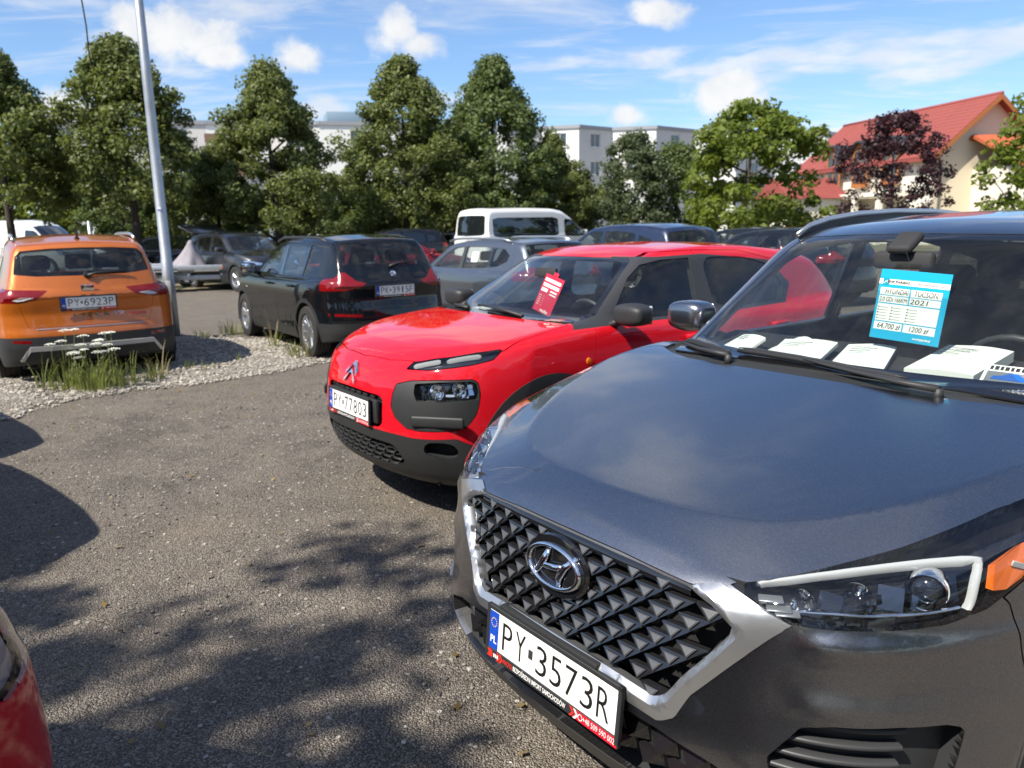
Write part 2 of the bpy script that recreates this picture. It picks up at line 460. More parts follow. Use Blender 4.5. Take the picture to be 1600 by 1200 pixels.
def nets(f, lo, hi, h):
    lo = np.array(lo, float); hi = np.array(hi, float)
    n = np.ceil((hi-lo)/h).astype(int)+1
    ax = [lo[i]+h*np.arange(n[i]) for i in range(3)]
    F = np.empty(n, np.float32)
    Y, Z = np.meshgrid(ax[1], ax[2], indexing='ij')
    for s in range(0, n[0], 16):
        xx = ax[0][s:s+16]
        F[s:s+16] = f(xx[:, None, None]+0*Y[None], Y[None]+0*xx[:, None, None], Z[None]+0*xx[:, None, None])
    S = F < 0
    cnt = np.zeros(n-1, np.int8)
    offs = [(a, b, c) for a in (0, 1) for b in (0, 1) for c in (0, 1)]
    for a, b, c in offs:
        cnt += S[a:n[0]-1+a, b:n[1]-1+b, c:n[2]-1+c]
    mixed = (cnt > 0) & (cnt < 8)
    idx = -np.ones(n-1, np.int64); idx[mixed] = np.arange(mixed.sum())
    C = np.argwhere(mixed)
    acc = np.zeros((len(C), 3)); k = np.zeros(len(C))
    for o1 in offs:
        for axx in range(3):
            if o1[axx]: continue
            o2 = list(o1); o2[axx] = 1
            A = C+np.array(o1); B = C+np.array(o2)
            fa = F[A[:, 0], A[:, 1], A[:, 2]]; fb = F[B[:, 0], B[:, 1], B[:, 2]]
            m = (fa < 0) != (fb < 0)
            t = fa[m]/(fa[m]-fb[m])
            acc[m] += A[m]+t[:, None]*(B[m]-A[m]); k[m] += 1
    V = lo+h*acc/k[:, None]
    Q = []
    for a in range(3):
        b, c = (a+1) % 3, (a+2) % 3
        sl = [slice(1, n[i]-1) for i in range(3)]; sl2 = list(sl)
        sl[a] = slice(0, n[a]-1); sl2[a] = slice(1, n[a])
        s0 = S[tuple(sl)]; s1 = S[tuple(sl2)]
        E = np.argwhere(s0 != s1)
        if len(E) == 0: continue
        sg = s0[E[:, 0], E[:, 1], E[:, 2]]
        G = E+1; G[:, a] -= 1
        def cell(db, dc):
            q = G.copy(); q[:, b] += db; q[:, c] += dc
            return idx[q[:, 0], q[:, 1], q[:, 2]]
        quad = np.stack([cell(-1, -1), cell(0, -1), cell(0, 0), cell(-1, 0)], 1)
        quad[~sg] = quad[~sg][:, ::-1]
        Q.append(quad)
    Q = np.concatenate(Q)
    return V, Q[(Q >= 0).all(1)]

def fgrad(f, P, e=.0015):
    g = np.empty_like(P)
    for i in range(3):
        d = np.zeros(3); d[i] = e
        A = P+d; B = P-d
        g[:, i] = (f(A[:, 0], A[:, 1], A[:, 2])-f(B[:, 0], B[:, 1], B[:, 2]))/(2*e)
    return g

def project(f, P, it=3):
    P = P.copy()
    for _ in range(it):
        v = f(P[:, 0], P[:, 1], P[:, 2]); g = fgrad(f, P)
        st = v/np.maximum((g*g).sum(1), .05)
        P -= np.clip(st, -.03, .03)[:, None]*g
    return P

def relax(f, V, Q, it=4):
    E = np.concatenate([Q[:, [i, (i+1) % 4]] for i in range(4)])
    deg = np.bincount(E.ravel(), minlength=len(V)).astype(float)
    for _ in range(it):
        A = np.zeros_like(V)
        for c in range(3):
            A[:, c] = np.bincount(E[:, 0], V[E[:, 1], c], len(V))+np.bincount(E[:, 1], V[E[:, 0], c], len(V))
        A /= np.maximum(deg, 1)[:, None]
        full = deg >= 6
        V = np.where(full[:, None], V*.4+A*.6, V)
        V = project(f, V, 1)
    return V

def poly_sd(P, poly):
    """signed distance to polygon (negative inside), P (n,2)"""
    poly = np.array(poly, float); n = len(poly)
    d = np.full(len(P), 1e9); ins = np.zeros(len(P), bool)
    for i in range(n):
        a, b = poly[i], poly[(i+1) % n]
        e = b-a; w = P-a
        t = np.clip((w@e)/max(e@e, 1e-12), 0, 1)
        q = w-t[:, None]*e
        d = np.minimum(d, (q*q).sum(1))
        c = (a[1] <= P[:, 1]) != (b[1] <= P[:, 1])
        if abs(b[1]-a[1]) > 1e-12:
            xx = a[0]+(P[:, 1]-a[1])/(b[1]-a[1])*(b[0]-a[0])
            ins ^= c & (P[:, 0] < xx)
    d = np.sqrt(d)
    return np.where(ins, -d, d)

def chaikin(poly, n=2, r=.25):
    P = np.array(poly, float)
    for _ in range(n):
        A = P*(1-r)+np.roll(P, -1, 0)*r; B = P*r+np.roll(P, -1, 0)*(1-r)
        P = np.stack([A, B], 1).reshape(-1, P.shape[1])
    return P

class Skin:
    """half body skin (y>=0) that can be cut by planar outlines into tagged panels"""
    def __init__(s, f, lo, hi, h, it=4):
        s.f = f; s.h = h
        V, Q = nets(f, (lo[0], -2*h, lo[2]), hi, h)
        V = project(f, V, 3); V = relax(f, V, Q, it); V = project(f, V, 2)
        s.V = V; s.names = ['body']; s.A = np.full((len(Q), 12), -1, np.int64); s.A[:, :4] = Q; s.t = np.zeros(len(Q), np.int64)
        s.split(s.V[:, 1], 'drop'); s.remove('drop')
        s.V[np.abs(s.V[:, 1]) < 2e-4, 1] = 0
    def code(s, tag):
        if tag not in s.names: s.names.append(tag)
        return s.names.index(tag)
    def remove(s, *tags):
        k = ~np.isin(s.t, [s.code(t) for t in tags]); s.A = s.A[k]; s.t = s.t[k]
    def split(s, d, tag, only=None):
        """faces with d<0 get tag (only faces whose tag is in only)"""
        d = d.copy(); eps = s.h*.02
        d[np.abs(d) < eps] = eps
        neg = np.append(d < 0, False)
        val = s.A >= 0; ng = neg[s.A] & val
        cn = ng.sum(1); cv = val.sum(1)
        el = cn > 0
        if only is not None: el &= np.isin(s.t, [s.code(t) for t in only])
        tc = s.code(tag)
        s.t[el & (cn == cv)] = tc
        idx = np.nonzero(el & (cn < cv))[0]
        if len(idx) == 0: return
        cache = {}; newP = []; base = len(s.V); V = s.V; rows = []; rt = []
        for r in idx:
            n = cv[r]; fc = s.A[r, :n].tolist(); g = ng[r, :n].tolist(); P = []; B = []
            for k in range(n):
                i, j = fc[k], fc[(k+1) % n]
                (P if g[k] else B).append(i)
                if g[k] != g[(k+1) % n]:
                    key = (i, j) if i < j else (j, i)
                    v = cache.get(key)
                    if v is None:
                        t = d[key[0]]/(d[key[0]]-d[key[1]])
                        newP.append(V[key[0]]*(1-t)+V[key[1]]*t); v = base+len(newP)-1; cache[key] = v
                    P.append(v); B.append(v)
            old = s.t[r]
            if len(P) > 2: rows.append((P+[-1]*12)[:12]); rt.append(tc)
            if len(B) > 2: rows.append((B+[-1]*12)[:12]); rt.append(old)
        keep = np.ones(len(s.A), bool); keep[idx] = False
        s.A = np.concatenate([s.A[keep], np.array(rows, np.int64).reshape(-1, 12)]); s.t = np.concatenate([s.t[keep], np.array(rt, np.int64)])
        s.V = np.concatenate([V, np.array(newP)])
    def dist(s, view, poly, lim):
        V = s.V
        if view == 'side': U = V[:, [0, 2]]
        elif view in ('front', 'rear'): U = V[:, [1, 2]]
        elif view == 'top': U = V[:, [0, 1]]
        else:
            a = math.radians(view); U = np.stack([V[:, 1]*math.cos(a)-V[:, 0]*math.sin(a), V[:, 2]], 1)
        d = poly_sd(U, poly)
        for ax, lo, hi in lim:
            c = V[:, ax]
            if lo is not None: d = np.where(c < lo, np.maximum(d, .2), d)
            if hi is not None: d = np.where(c > hi, np.maximum(d, .2), d)
        return d
    def cut(s, tag, view, poly, lim=(), gap=0., only=None, gaptag='gap', sm=0):
        if sm: poly = chaikin(poly, sm)
        if gap:
            s.split(s.dist(view, poly, lim)-gap, gaptag, only)
            if only is not None: only = tuple(only)+(gaptag,)
            else: only = None
        s.split(s.dist(view, poly, lim), tag, only if not gap else ((gaptag,) if only is None else only))
    def circle(s, tag, cx, cz, r, ymin=.4, only=None):
        d = np.hypot(s.V[:, 0]-cx, s.V[:, 2]-cz)-r
        d = np.where(s.V[:, 1] < ymin, np.maximum(d, .2), d)
        s.split(d, tag, only)
    def finish(s):
        s.N = fgrad(s.f, s.V); s.N /= np.maximum(np.linalg.norm(s.N, axis=1), 1e-9)[:, None]
        z = np.abs(s.V[:, 1]) < 1e-6
        s.N[z, 1] = 0; s.N /= np.maximum(np.linalg.norm(s.N, axis=1), 1e-9)[:, None]
    def faces(s, *tags, pred=None):
        k = np.nonzero(np.isin(s.t, [s.code(t) for t in tags]))[0]
        if pred is not None and len(k):
            m = s.A[k] >= 0; c = (s.V[s.A[k]]*m[:, :, None]).sum(1)/m.sum(1)[:, None]; k = k[pred(c)]
        return [tuple(i for i in r if i >= 0) for r in s.A[k].tolist()]

def march(f, o, d, t0=.2, t1=9., n=4000):
    t = np.linspace(t0, t1, n); P = o+t[:, None]*d
    v = f(P[:, 0], P[:, 1], P[:, 2]); i = np.argmax(v < 0)
    if v[i] >= 0: return None
    a, b = t[i-1], t[i]
    for _ in range(30):
        m = (a+b)/2; q = o+m*d
        if f(*[np.array([c]) for c in q])[0] < 0: b = m
        else: a = m
    return o+b*d
# ---------------------------------------------------------------- ground
def vnoise(x, y, s, seed):
    r = np.random.default_rng(seed).random((256, 256))
    u, v = x/s, y/s; i, j = np.floor(u).astype(int), np.floor(v).astype(int); a, b = u-i, v-j
    a = a*a*(3-2*a); b = b*b*(3-2*b)
    g = lambda m, n: r[(i+m) % 256, (j+n) % 256]
    return (g(0, 0)*(1-a)+g(1, 0)*a)*(1-b)+(g(0, 1)*(1-a)+g(1, 1)*a)*b
def cells(x, y, s, seed):
    """distance to nearest random point in units of s"""
    R_ = np.random.default_rng(seed); px_ = R_.random((128, 128)); py_ = R_.random((128, 128))
    u, v = x/s, y/s; i, j = np.floor(u).astype(int), np.floor(v).astype(int); d = np.full(x.shape, 9.); d2 = d.copy()
    for a in (-1, 0, 1):
        for b in (-1, 0, 1):
            q = np.hypot(i+a+px_[(i+a) % 128, (j+b) % 128]-u, j+b+py_[(i+a) % 128, (j+b) % 128]-v)
            d2 = np.minimum(d2, np.maximum(d, q)); d = np.minimum(d, q)
    return d, d2
def asphalt(g):
    P = g.coord('Object')
    big = g.noise(.35, 5, .6, P); mid = g.noise(2.6, 5, .65, P); fine = g.noise(60, 4, .7, P)
    vc = g.voro(140, P, 'Color'); sp = g.n('ShaderNodeSeparateColor'); g.l(vc, sp.inputs[0])
    vd = g.voro(140, P, 'Distance')
    st = g.math('POWER', sp.outputs[0], 2.2)
    base = g.mix(big, (.215, .187, .154), (.300, .260, .212))
    base = g.mix(g.ramp(mid, .40, .72), base, (.140, .123, .106))
    grain = g.mix(st, (.062, .053, .044), (.50, .44, .37))
    c = g.mix(.52, base, grain)
    c = g.mix(g.ramp(vd, .35, .8, 0, .65), c, (.035, .032, .030))
    vb = g.voro(38, P, 'Color'); sb = g.n('ShaderNodeSeparateColor'); g.l(vb, sb.inputs[0])
    vbd = g.voro(38, P, 'Distance')
    pe = g.math('MULTIPLY', g.ramp(sb.outputs[1], .955, .97), g.ramp(vbd, .42, .30))
    c = g.mix(pe, c, g.mix(sb.outputs[0], (.10, .09, .08), (.62, .58, .52)))
    pt = g.ramp(g.noise(.55, 6, .7, P, .6), .55, .63, 0, .42); c = g.mix(pt, c, (.065, .058, .052))
    oil = g.ramp(g.noise(1.7, 2, .4, P, .3), .74, .80, 0, .5); c = g.mix(oil, c, (.03, .028, .026))
    ms = g.math('MULTIPLY', g.ramp(g.noise(.42, 3, .5, P), .62, .75), g.ramp(g.noise(9, 3, .6, P), .45, .65, 0, .6)); c = g.mix(ms, c, (.12, .125, .04))
    tn = g.ramp(g.noise(.9, 3, .5, P), .5, .75, 0, .25)
    c = g.mix(tn, c, (.24, .19, .13))
    s = g.bsdf(Base_Color=c, Roughness=.92); s.inputs['Specular IOR Level'].default_value = .25
    h = g.math('ADD', g.math('MULTIPLY', vd, -1.0), g.math('MULTIPLY', fine, .5))
    h = g.math('ADD', h, g.math('MULTIPLY', pe, 1.2))
    g.l(g.bump(h, .9, .011), s.inputs['Normal'])
    return s
ASPH = mat('worn_asphalt', asphalt)
def gravelm(g):
    P = g.coord('Object'); v = g.voro(46, P, 'Color'); sp = g.n('ShaderNodeSeparateColor'); g.l(v, sp.inputs[0]); d = g.voro(46, P, 'Distance')
    c = g.mix(sp.outputs[0], (.17, .15, .125), (.44, .405, .35)); c = g.mix(g.ramp(d, .3, .75, 0, .8), c, (.09, .08, .07))
    c = g.mix(g.ramp(g.noise(1.3, 4, .6, P), .48, .7, 0, .6), c, (.17, .145, .115))
    s = g.bsdf(Base_Color=c, Roughness=.9); g.l(g.bump(g.math('MULTIPLY', d, -1.), .8, .02), s.inputs['Normal']); return s
GRAV = mat('limestone_gravel', gravelm)
def vergem(g):
    P = g.coord('Object'); n = g.noise(.8, 5, .6, P); m2 = g.noise(14, 4, .7, P)
    c = g.mix(g.ramp(n, .4, .62), (.22, .175, .12), (.055, .075, .022)); c = g.mix(g.ramp(m2, .35, .75, 0, .5), c, (.12, .10, .06))
    s = g.bsdf(Base_Color=c, Roughness=.95); g.l(g.bump(m2, .6, .03), s.inputs['Normal']); return s
VERGE = mat('dry_verge', vergem)
GX0, GX1, GY0, GY1 = -4.2, 1.6, 1.2, 8.0
def build_ground():
    # near patch of crumbling asphalt, real relief
    h = .02; xs = np.linspace(GX0, GX1, int((GX1-GX0)/h)+1); ys = np.linspace(GY0, GY1, int((GY1-GY0)/h)+1)
    X, Y = np.meshgrid(xs, ys, indexing='ij')
    d1, d2 = cells(X, Y, .085, 3); e1, e2 = cells(X, Y, .05, 5)
    crack = np.clip((d2-d1)*3, 0, 1)
    rough = np.clip(vnoise(X, Y, .9, 4)*1.6-.4, 0, 1)*np.clip((4.6-Y)/2.2, .15, 1)
    Z = .010*(vnoise(X, Y, .55, 1)-.5)+.005*(vnoise(X, Y, .12, 2)-.5)+.003*(vnoise(X, Y, .04, 9)-.5)+rough*(.009*crack*(.4+vnoise(X, Y, .085, 6))-.006)+.003*np.clip((e2-e1)*2, 0, 1)
    w = np.minimum.reduce([X-GX0, GX1-X, Y-GY0, GY1-Y]); Z *= np.clip(w/.25, 0, 1)
    n0, n1 = X.shape; V = np.stack([X, Y, Z], -1).reshape(-1, 3)
    I = np.arange(n0*n1).reshape(n0, n1)
    F = np.stack([I[:-1, :-1], I[1:, :-1], I[1:, 1:], I[:-1, 1:]], -1).reshape(-1, 4)
    me = bpy.data.meshes.new('ground'); me.from_pydata(V, [], F.tolist()); me.materials.append(ASPH); me.polygons.foreach_set('use_smooth', np.ones(len(F), bool)); me.update()
    tag(link(bpy.data.objects.new('parking_surface', me)), kind='structure')
    L = 900.
    ax = [-L, GX0, GX1, L]; ay = [-L, GY0, GY1, L]; V = [(x, y, 0) for x in ax for y in ay]; F = [(i*4+j, (i+1)*4+j, (i+1)*4+j+1, i*4+j+1) for i in range(3) for j in range(3) if not (i == 1 and j == 1)]
    tag(mesh_obj('ground', V, F, ASPH), kind='structure')
    # gravel island
    poly = np.array([(-6.2, 5.6), (-5.2, 6.25), (-4.62, 6.82), (-4.48, 7.6), (-4.04, 8.02), (-3.48, 8.32), (-2.94, 8.8), (-2.4, 9.55), (-1.7, 10.2), (-2.0, 10.9), (-2.65, 11.0), (-3.58, 11.6), (-4.4, 12.05), (-5.1, 12.3), (-7.0, 12.9), (-10, 11), (-9, 7.0)])
    xs = np.arange(-10.2, -1.5, .06); ys = np.arange(5.4, 13.1, .06); X, Y = np.meshgrid(xs, ys, indexing='ij')
    sd = poly_sd(np.stack([X.ravel(), Y.ravel()], 1), poly).reshape(X.shape)+.22*(vnoise(X, Y, .35, 21)-.5)+.1*(vnoise(X, Y, .1, 22)-.5)
    Z = .004+.055*sstep(0, .9, -sd)*(.5+vnoise(X, Y, .8, 23))+.012*vnoise(X, Y, .12, 24)*(sd < -.02)
    Z = np.where(sd > 0, .004-.03*np.clip(sd/.1, 0, 1), Z)
    keep = sd < .12; I = np.arange(X.size).reshape(X.shape); Fk = np.stack([I[:-1, :-1], I[1:, :-1], I[1:, 1:], I[:-1, 1:]], -1).reshape(-1, 4)
    k = keep.ravel()[Fk].all(1); me = bpy.data.meshes.new('gravel_strip'); me.from_pydata(np.stack([X, Y, Z], -1).reshape(-1, 3), [], Fk[k].tolist()); me.materials.append(GRAV)
    me.polygons.foreach_set('use_smooth', np.ones(len(me.polygons), bool)); me.update(); tag(link(bpy.data.objects.new('gravel_strip', me)), kind='structure')
    # loose stones: one mass of low-poly pebbles
    bm = bmesh.new(); bmesh.ops.create_icosphere(bm, subdivisions=1, radius=1); bv = np.array([v.co[:] for v in bm.verts]); bf = np.array([[v.index for v in f.verts] for f in bm.faces]); bm.free()
    def pebbles(name, P, size, m, label):
        n = len(P); s = size[:, None]*(.7+.6*rng.random((n, 3))); s[:, 2] *= .65
        an = rng.random(n)*6.28; c, q = np.cos(an), np.sin(an)
        B = bv[None]*(1+.35*(rng.random((n, len(bv), 1))-.5))*s[:, None, :]
        x = B[..., 0]*c[:, None]-B[..., 1]*q[:, None]; y = B[..., 0]*q[:, None]+B[..., 1]*c[:, None]
        V = np.stack([x, y, B[..., 2]], -1)+P[:, None, :]
        F = (bf[None]+np.arange(n)[:, None, None]*len(bv)).reshape(-1, 3)
        me = bpy.data.meshes.new(name); me.from_pydata(V.reshape(-1, 3), [], F.tolist()); me.materials.append(m); me.update()
        tag(link(bpy.data.objects.new(name, me)), label, 'gravel', kind='stuff')
    def stonem(lo, hi):
        def b(g):
            v = g.n('ShaderNodeNewGeometry').outputs['Random Per Island']
            s = g.bsdf(Base_Color=g.mix(v, lo, hi), Roughness=.9); return s
        return b
    n = 9000; U = rng.random((n, 2))*[7.2, 7.0]+[-9.0, 5.6]; U = U[poly_sd(U, poly) < .12]
    more = rng.random((14000, 2))*[4.4, 5.6]+[-6.0, 6.2]; more = more[poly_sd(more, poly) < .16]; U = np.concatenate([U, more])
    hz = .012+.055*sstep(0, .9, -poly_sd(U, poly))*(.5+vnoise(U[:, 0], U[:, 1], .8, 23))
    pebbles('gravel', np.column_stack([U, hz]), .008+.016*rng.random(len(U))**2, mat('pebble', stonem((.15, .135, .112), (.50, .46, .40))), 'pale limestone gravel heaped on the strip between the parked cars')
    n = 15000; U = rng.random((n, 2))*[5.6, 6.6]+[-4.1, 1.3]; pebbles('grit', np.column_stack([U, np.full(n, .002)]), .0022+.0095*rng.random(n)**3, mat('grit', stonem((.05, .046, .042), (.36, .33, .29))), 'loose dark grit scattered over the worn asphalt')
    # verge under the trees
    V = [(-60, 21.6, .02), (-9.6, 21.6, .02), (-7.0, 23.0, .02), (0, 24.5, .02), (14, 28, .02), (60, 45, .02), (60, 60, .02), (-60, 60, .02)]
    tag(mesh_obj('verge', V, [tuple(range(8))], VERGE), kind='structure')
if PART in ('', 'env', 'g'): build_ground()
# ---------------------------------------------------------------- buildings
def facade(name, P0, P1, z0, z1, wins, m, parent, fm, gm, th=.18, nrm=None, sill=True, mull=True):
    """wall strip from P0 to P1 with real window openings; wins: (u0,u1,v0,v1) in metres along/up"""
    P0 = Vector((*P0, 0)); P1 = Vector((*P1, 0)); L = (P1-P0).length; d = (P1-P0)/L; n = Vector((d.y, -d.x, 0))
    us = sorted(set([0, L]+[w[i] for w in wins for i in (0, 1)])); vs = sorted(set([z0, z1]+[w[i] for w in wins for i in (2, 3)]))
    V = []; F = []
    def pt(u, v, e=0.): q = P0+d*u-n*e; return (q.x, q.y, v)
    def quad(*q): k = len(V); V.extend(q); F.append((k, k+1, k+2, k+3))
    for i in range(len(us)-1):
        for j in range(len(vs)-1):
            uc, vc = (us[i]+us[i+1])/2, (vs[j]+vs[j+1])/2
            if any(w[0] < uc < w[1] and w[2] < vc < w[3] for w in wins): continue
            quad(pt(us[i], vs[j]), pt(us[i+1], vs[j]), pt(us[i+1], vs[j+1]), pt(us[i], vs[j+1]))
    for u0, u1, v0, v1 in wins:
        quad(pt(u0, v0), pt(u0, v1), pt(u0, v1, th), pt(u0, v0, th)); quad(pt(u1, v1), pt(u1, v0), pt(u1, v0, th), pt(u1, v1, th))
        quad(pt(u0, v1), pt(u1, v1), pt(u1, v1, th), pt(u0, v1, th)); quad(pt(u1, v0), pt(u0, v0), pt(u0, v0, th), pt(u1, v0, th))
    w = mesh_obj(name, V, F, m, parent)
    a = math.atan2(d.y, d.x)
    for u0, u1, v0, v1 in wins:
        uc, vc = (u0+u1)/2, (v0+v1)/2; c = P0+d*uc-n*(th*.7); W_, H_ = u1-u0, v1-v0
        bm = bmesh.new(); t = .07
        for cc, s in (((0, 0, H_/2-t/2), (W_, .06, t)), ((0, 0, -H_/2+t/2), (W_, .06, t)), ((-W_/2+t/2, 0, 0), (t, .06, H_-2*t)), ((W_/2-t/2, 0, 0), (t, .06, H_-2*t))): add_box(bm, cc, s)
        if mull: add_box(bm, (0, 0, 0), (t*.8, .058, H_-2*t))
        f = bm_obj('window', bm, fm, parent); f.location = (c.x, c.y, vc); f.rotation_euler = (0, 0, a)
        p = mesh_obj('pane', [(-W_/2+t, .01, -H_/2+t), (W_/2-t, .01, -H_/2+t), (W_/2-t, .01, H_/2-t), (-W_/2+t, .01, H_/2-t)], [(0, 1, 2, 3)], gm, f)
        if sill: box('sill', (0, -.12, -H_/2-.03), (W_+.1, .28, .05), fm, f, bev=0)
    return w
def plaster(name, col, n=.10):
    return flat(name, col, .9, noise=n, nscale=.35)
def build_apartments():
    root = empty('apartment_block', (3, 96, 0)); tag(root, 'long pale grey four-storey apartment block with flat roof behind the trees', 'building')
    root.location = (0, 0, 0)
    wm = plaster('render_white', (.80, .80, .76)); wg = plaster('render_grey', (.60, .585, .55)); fm = flat('white_frame', (.75, .75, .75), .5); gm = flat('far_pane', (.04, .055, .075), .05, 0, .8, .6)
    line = [(-44, 76), (-29.6, 80), (-24, 82), (-19, 82), (-11.5, 84), (-4, 87.5), (0, 88.2), (3.8, 90), (7.9, 89), (11.9, 92.2), (16.8, 91.2), (22, 95.5), (27, 95), (33, 100), (40, 101), (52, 108)]
    H = 12.35
    for i in range(len(line)-1):
        a, b = line[i], line[i+1]; L = math.hypot(b[0]-a[0], b[1]-a[1]); wins = []
        n = max(1, int(L/4.2))
        for k in range(n):
            uc = L*(k+.5)/n
            for fl in range(4):
                v0 = 1.1+3.0*fl; wins.append((uc-.75, uc+.75, v0, v0+1.45))
        facade('wall', a, b, 0, H-.35, wins, wm if i % 2 else wg, root, fm, gm, .2)
        d = Vector((b[0]-a[0], b[1]-a[1], 0)).normalized(); ang = math.atan2(d.y, d.x)
        c = ((a[0]+b[0])/2, (a[1]+b[1])/2, H-.17); nn = Vector((d.y, -d.x, 0))
        box('parapet', (c[0]-nn.x*.1, c[1]-nn.y*.1, c[2]), (L+.3, .5, .36), flat('parapet_metal', (.30, .31, .33), .6), root, (0, 0, ang), 0)
    # depth behind the facade and roof
    V = [(x, y, H-.2) for x, y in line]+[(x-4, y+13, H-.2) for x, y in line[::-1]]
    mesh_obj('roof', V, [tuple(range(len(V)))], flat('roof_felt', (.15, .15, .16), .9), root)
    V = []; F = []
    back = [(x-4, y+13) for x, y in (line[0], line[-1])]
    for (a, b) in ((line[-1], back[1]), (back[1], back[0]), (back[0], line[0])):
        k = len(V); V += [(*a, 0), (*b, 0), (*b, H-.2), (*a, H-.2)]; F.append((k, k+1, k+2, k+3))
    mesh_obj('rear_wall', V, F, wg, root)
    box('lift_house', (-16, 89, H+.75), (7.5, 4, 1.6), flat('zinc_sheet', (.24, .33, .40), .5, .3), root, (0, 0, .3), .1)
    for k, (x, y) in enumerate(((25.5, 98.5), (27.6, 99.2))): box('roof_vent', (x, y, H+.5), (1.7, 1.4, 1.2), flat('vent_metal', (.16, .17, .18), .5, .5), root, (0, 0, .2), .1)
    # balconies on the left part
    for z in (4.0, 7.0, 10.0):
        b = box('balcony', (-27.5, 79.6, z), (4.0, 1.4, .15), wg, root, (0, 0, .3), 0)
        box('balustrade', (0, -.65, .5), (4.0, .06, .95), flat('balcony_brown', (.22, .13, .09), .7), b, bev=0)
def rooftile(name, col):
    def b(g):
        P = g.coord('Object'); sx = g.n('ShaderNodeSeparateXYZ'); g.l(P, sx.inputs[0])
        w = g.n('ShaderNodeTexWave'); w.inputs['Scale'].default_value = 1.0; w.bands_direction = 'Y'; g.l(P, w.inputs[0]); w.inputs['Distortion'].default_value = .2
        n = g.noise(1.5, 5, .6, P); c = g.mix(n, tuple(v*.75 for v in col), tuple(min(1, v*1.2) for v in col))
        s = g.bsdf(Base_Color=c, Roughness=.75); return s
    return mat(name, b)
def build_house():
    root = empty('red_roof_house', (25, 47, 0)); tag(root, 'cream house with steep red tiled roof, arched dormers and bare gable wall', 'house')
    root.rotation_euler = (0, 0, R(11)); root.location = (25.0, 47.0, 0)
    # local: x to the right along the gable, y away along the ridge
    W_, Lr, He, Hr = 7.2, 14.0, 5.55, 8.55; ov = .55
    cream = plaster('cream_render', (.66, .58, .43), .05); wht = plaster('warm_white_render', (.72, .68, .58), .05); wood = flat('orange_wood', (.36, .13, .035), .55); gm = flat('house_pane', (.05, .06, .07), .05, 0, .8, .6)
    red = rooftile('red_tiles', (.25, .056, .045))
    sl = (Hr-He)/(W_/2)
    # gable walls and side walls
    mesh_obj('gable_wall', [(0, 0, 0), (W_, 0, 0), (W_, 0, He), (W_/2, 0, Hr-.05), (0, 0, He)], [(0, 1, 2, 3, 4)], cream, root)
    mesh_obj('gable_wall', [(0, Lr, 0), (W_, Lr, 0), (W_, Lr, He), (W_/2, Lr, Hr-.05), (0, Lr, He)], [(4, 3, 2, 1, 0)], cream, root)
    facade('front_wall', (0, Lr), (0, 0), 0, He, [(1.6, 2.7, .9, 2.3), (4.6, 5.7, 0.2, 2.3), (7.2, 8.3, .9, 2.3), (10.4, 11.5, .9, 2.3)], wht, root, wood, gm)
    mesh_obj('back_wall', [(W_, 0, 0), (W_, Lr, 0), (W_, Lr, He), (W_, 0, He)], [(0, 1, 2, 3)], wht, root)
    # roof slabs with laid courses
    for sgn in (-1, 1):
        xe = W_/2+sgn*(W_/2+ov); ze = He-ov*sl
        V = [(xe, -ov, ze), (xe, Lr+ov, ze), (W_/2, Lr+ov, Hr), (W_/2, -ov, Hr)]; V += [(x, y, z-.22) for x, y, z in V]
        F = [(0, 1, 2, 3), (7, 6, 5, 4), (0, 4, 5, 1), (1, 5, 6, 2), (2, 6, 7, 3), (3, 7, 4, 0)]
        o = mesh_obj('roof', V, F if sgn < 0 else [f[::-1] for f in F], red, root)
        n = 15
        for k in range(n):
            t = (k+.5)/n; x = xe+(W_/2-xe)*t; z = ze+(Hr-ze)*t
            box('tile_course', (x, Lr/2, z+.02), ((W_/2+ov)/n*1.25, Lr+2*ov+.01, .05), red, o, (0, -sgn*-math.atan(sl)*-1 if False else (-math.atan(sl) if sgn < 0 else math.atan(sl)), 0), 0)
        for y in (-ov, Lr+ov):
            V = [(xe, y-.04, ze-.30), (W_/2, y-.04, Hr-.30), (W_/2, y-.04, Hr-.02), (xe, y-.04, ze-.02)]
            V += [(a, b+.08, c) for a, b, c in V]; mesh_obj('barge_board', V, [(0, 1, 2, 3), (7, 6, 5, 4), (0, 4, 5, 1), (2, 6, 7, 3), (0, 3, 7, 4), (1, 5, 6, 2)], wood, root)
    tube('ridge', [(W_/2, -ov, Hr+.03), (W_/2, Lr+ov, Hr+.03)], .12, red, root, 8)
    # arched dormers breaking the eaves on the visible slope
    zinc = flat('dormer_zinc', (.055, .06, .065), .45, .3)
    for y in (3.4, 6.4, 9.4):
        r = .85; zc = He+.15; n = 12
        A = [(r*math.cos(t), zc+r*math.sin(t)) for t in np.linspace(0, math.pi, n)]
        V = []; F = []
        for (u, z) in A: V += [(-.75, y+u, z), (2.6, y+u, z), (-.75, y+u*1.12, z+(z-zc)*.12+.02), (2.6, y+u*1.12, z+(z-zc)*.12+.02)]
        for i in range(n-1):
            a, b = 4*i, 4*i+4
            F += [(a+2, a+3, b+3, b+2), (a, b, b+1, a+1), (a, a+2, b+2, b)]
        d = mesh_obj('dormer', V, F, zinc, root)
        V = [(-.45, y+u, z) for u, z in A]+[(-.45, y-r, He-1.9), (-.45, y+r, He-1.9)]
        mesh_obj('dormer_front', V, [tuple(range(len(V)))[::-1]], wood, d)
        for s in (-1, 1):
            mesh_obj('pane', [(-.47, y+s*.08, He-1.6), (-.47, y+s*.62, He-1.6), (-.47, y+s*.62, zc+.2), (-.47, y+s*.08, zc+.62)], [(0, 1, 2, 3) if s < 0 else (3, 2, 1, 0)], gm, d)
    box('balcony', (-1.0, 6.4, 3.1), (1.6, 8.5, .25), wht, root, bev=0)
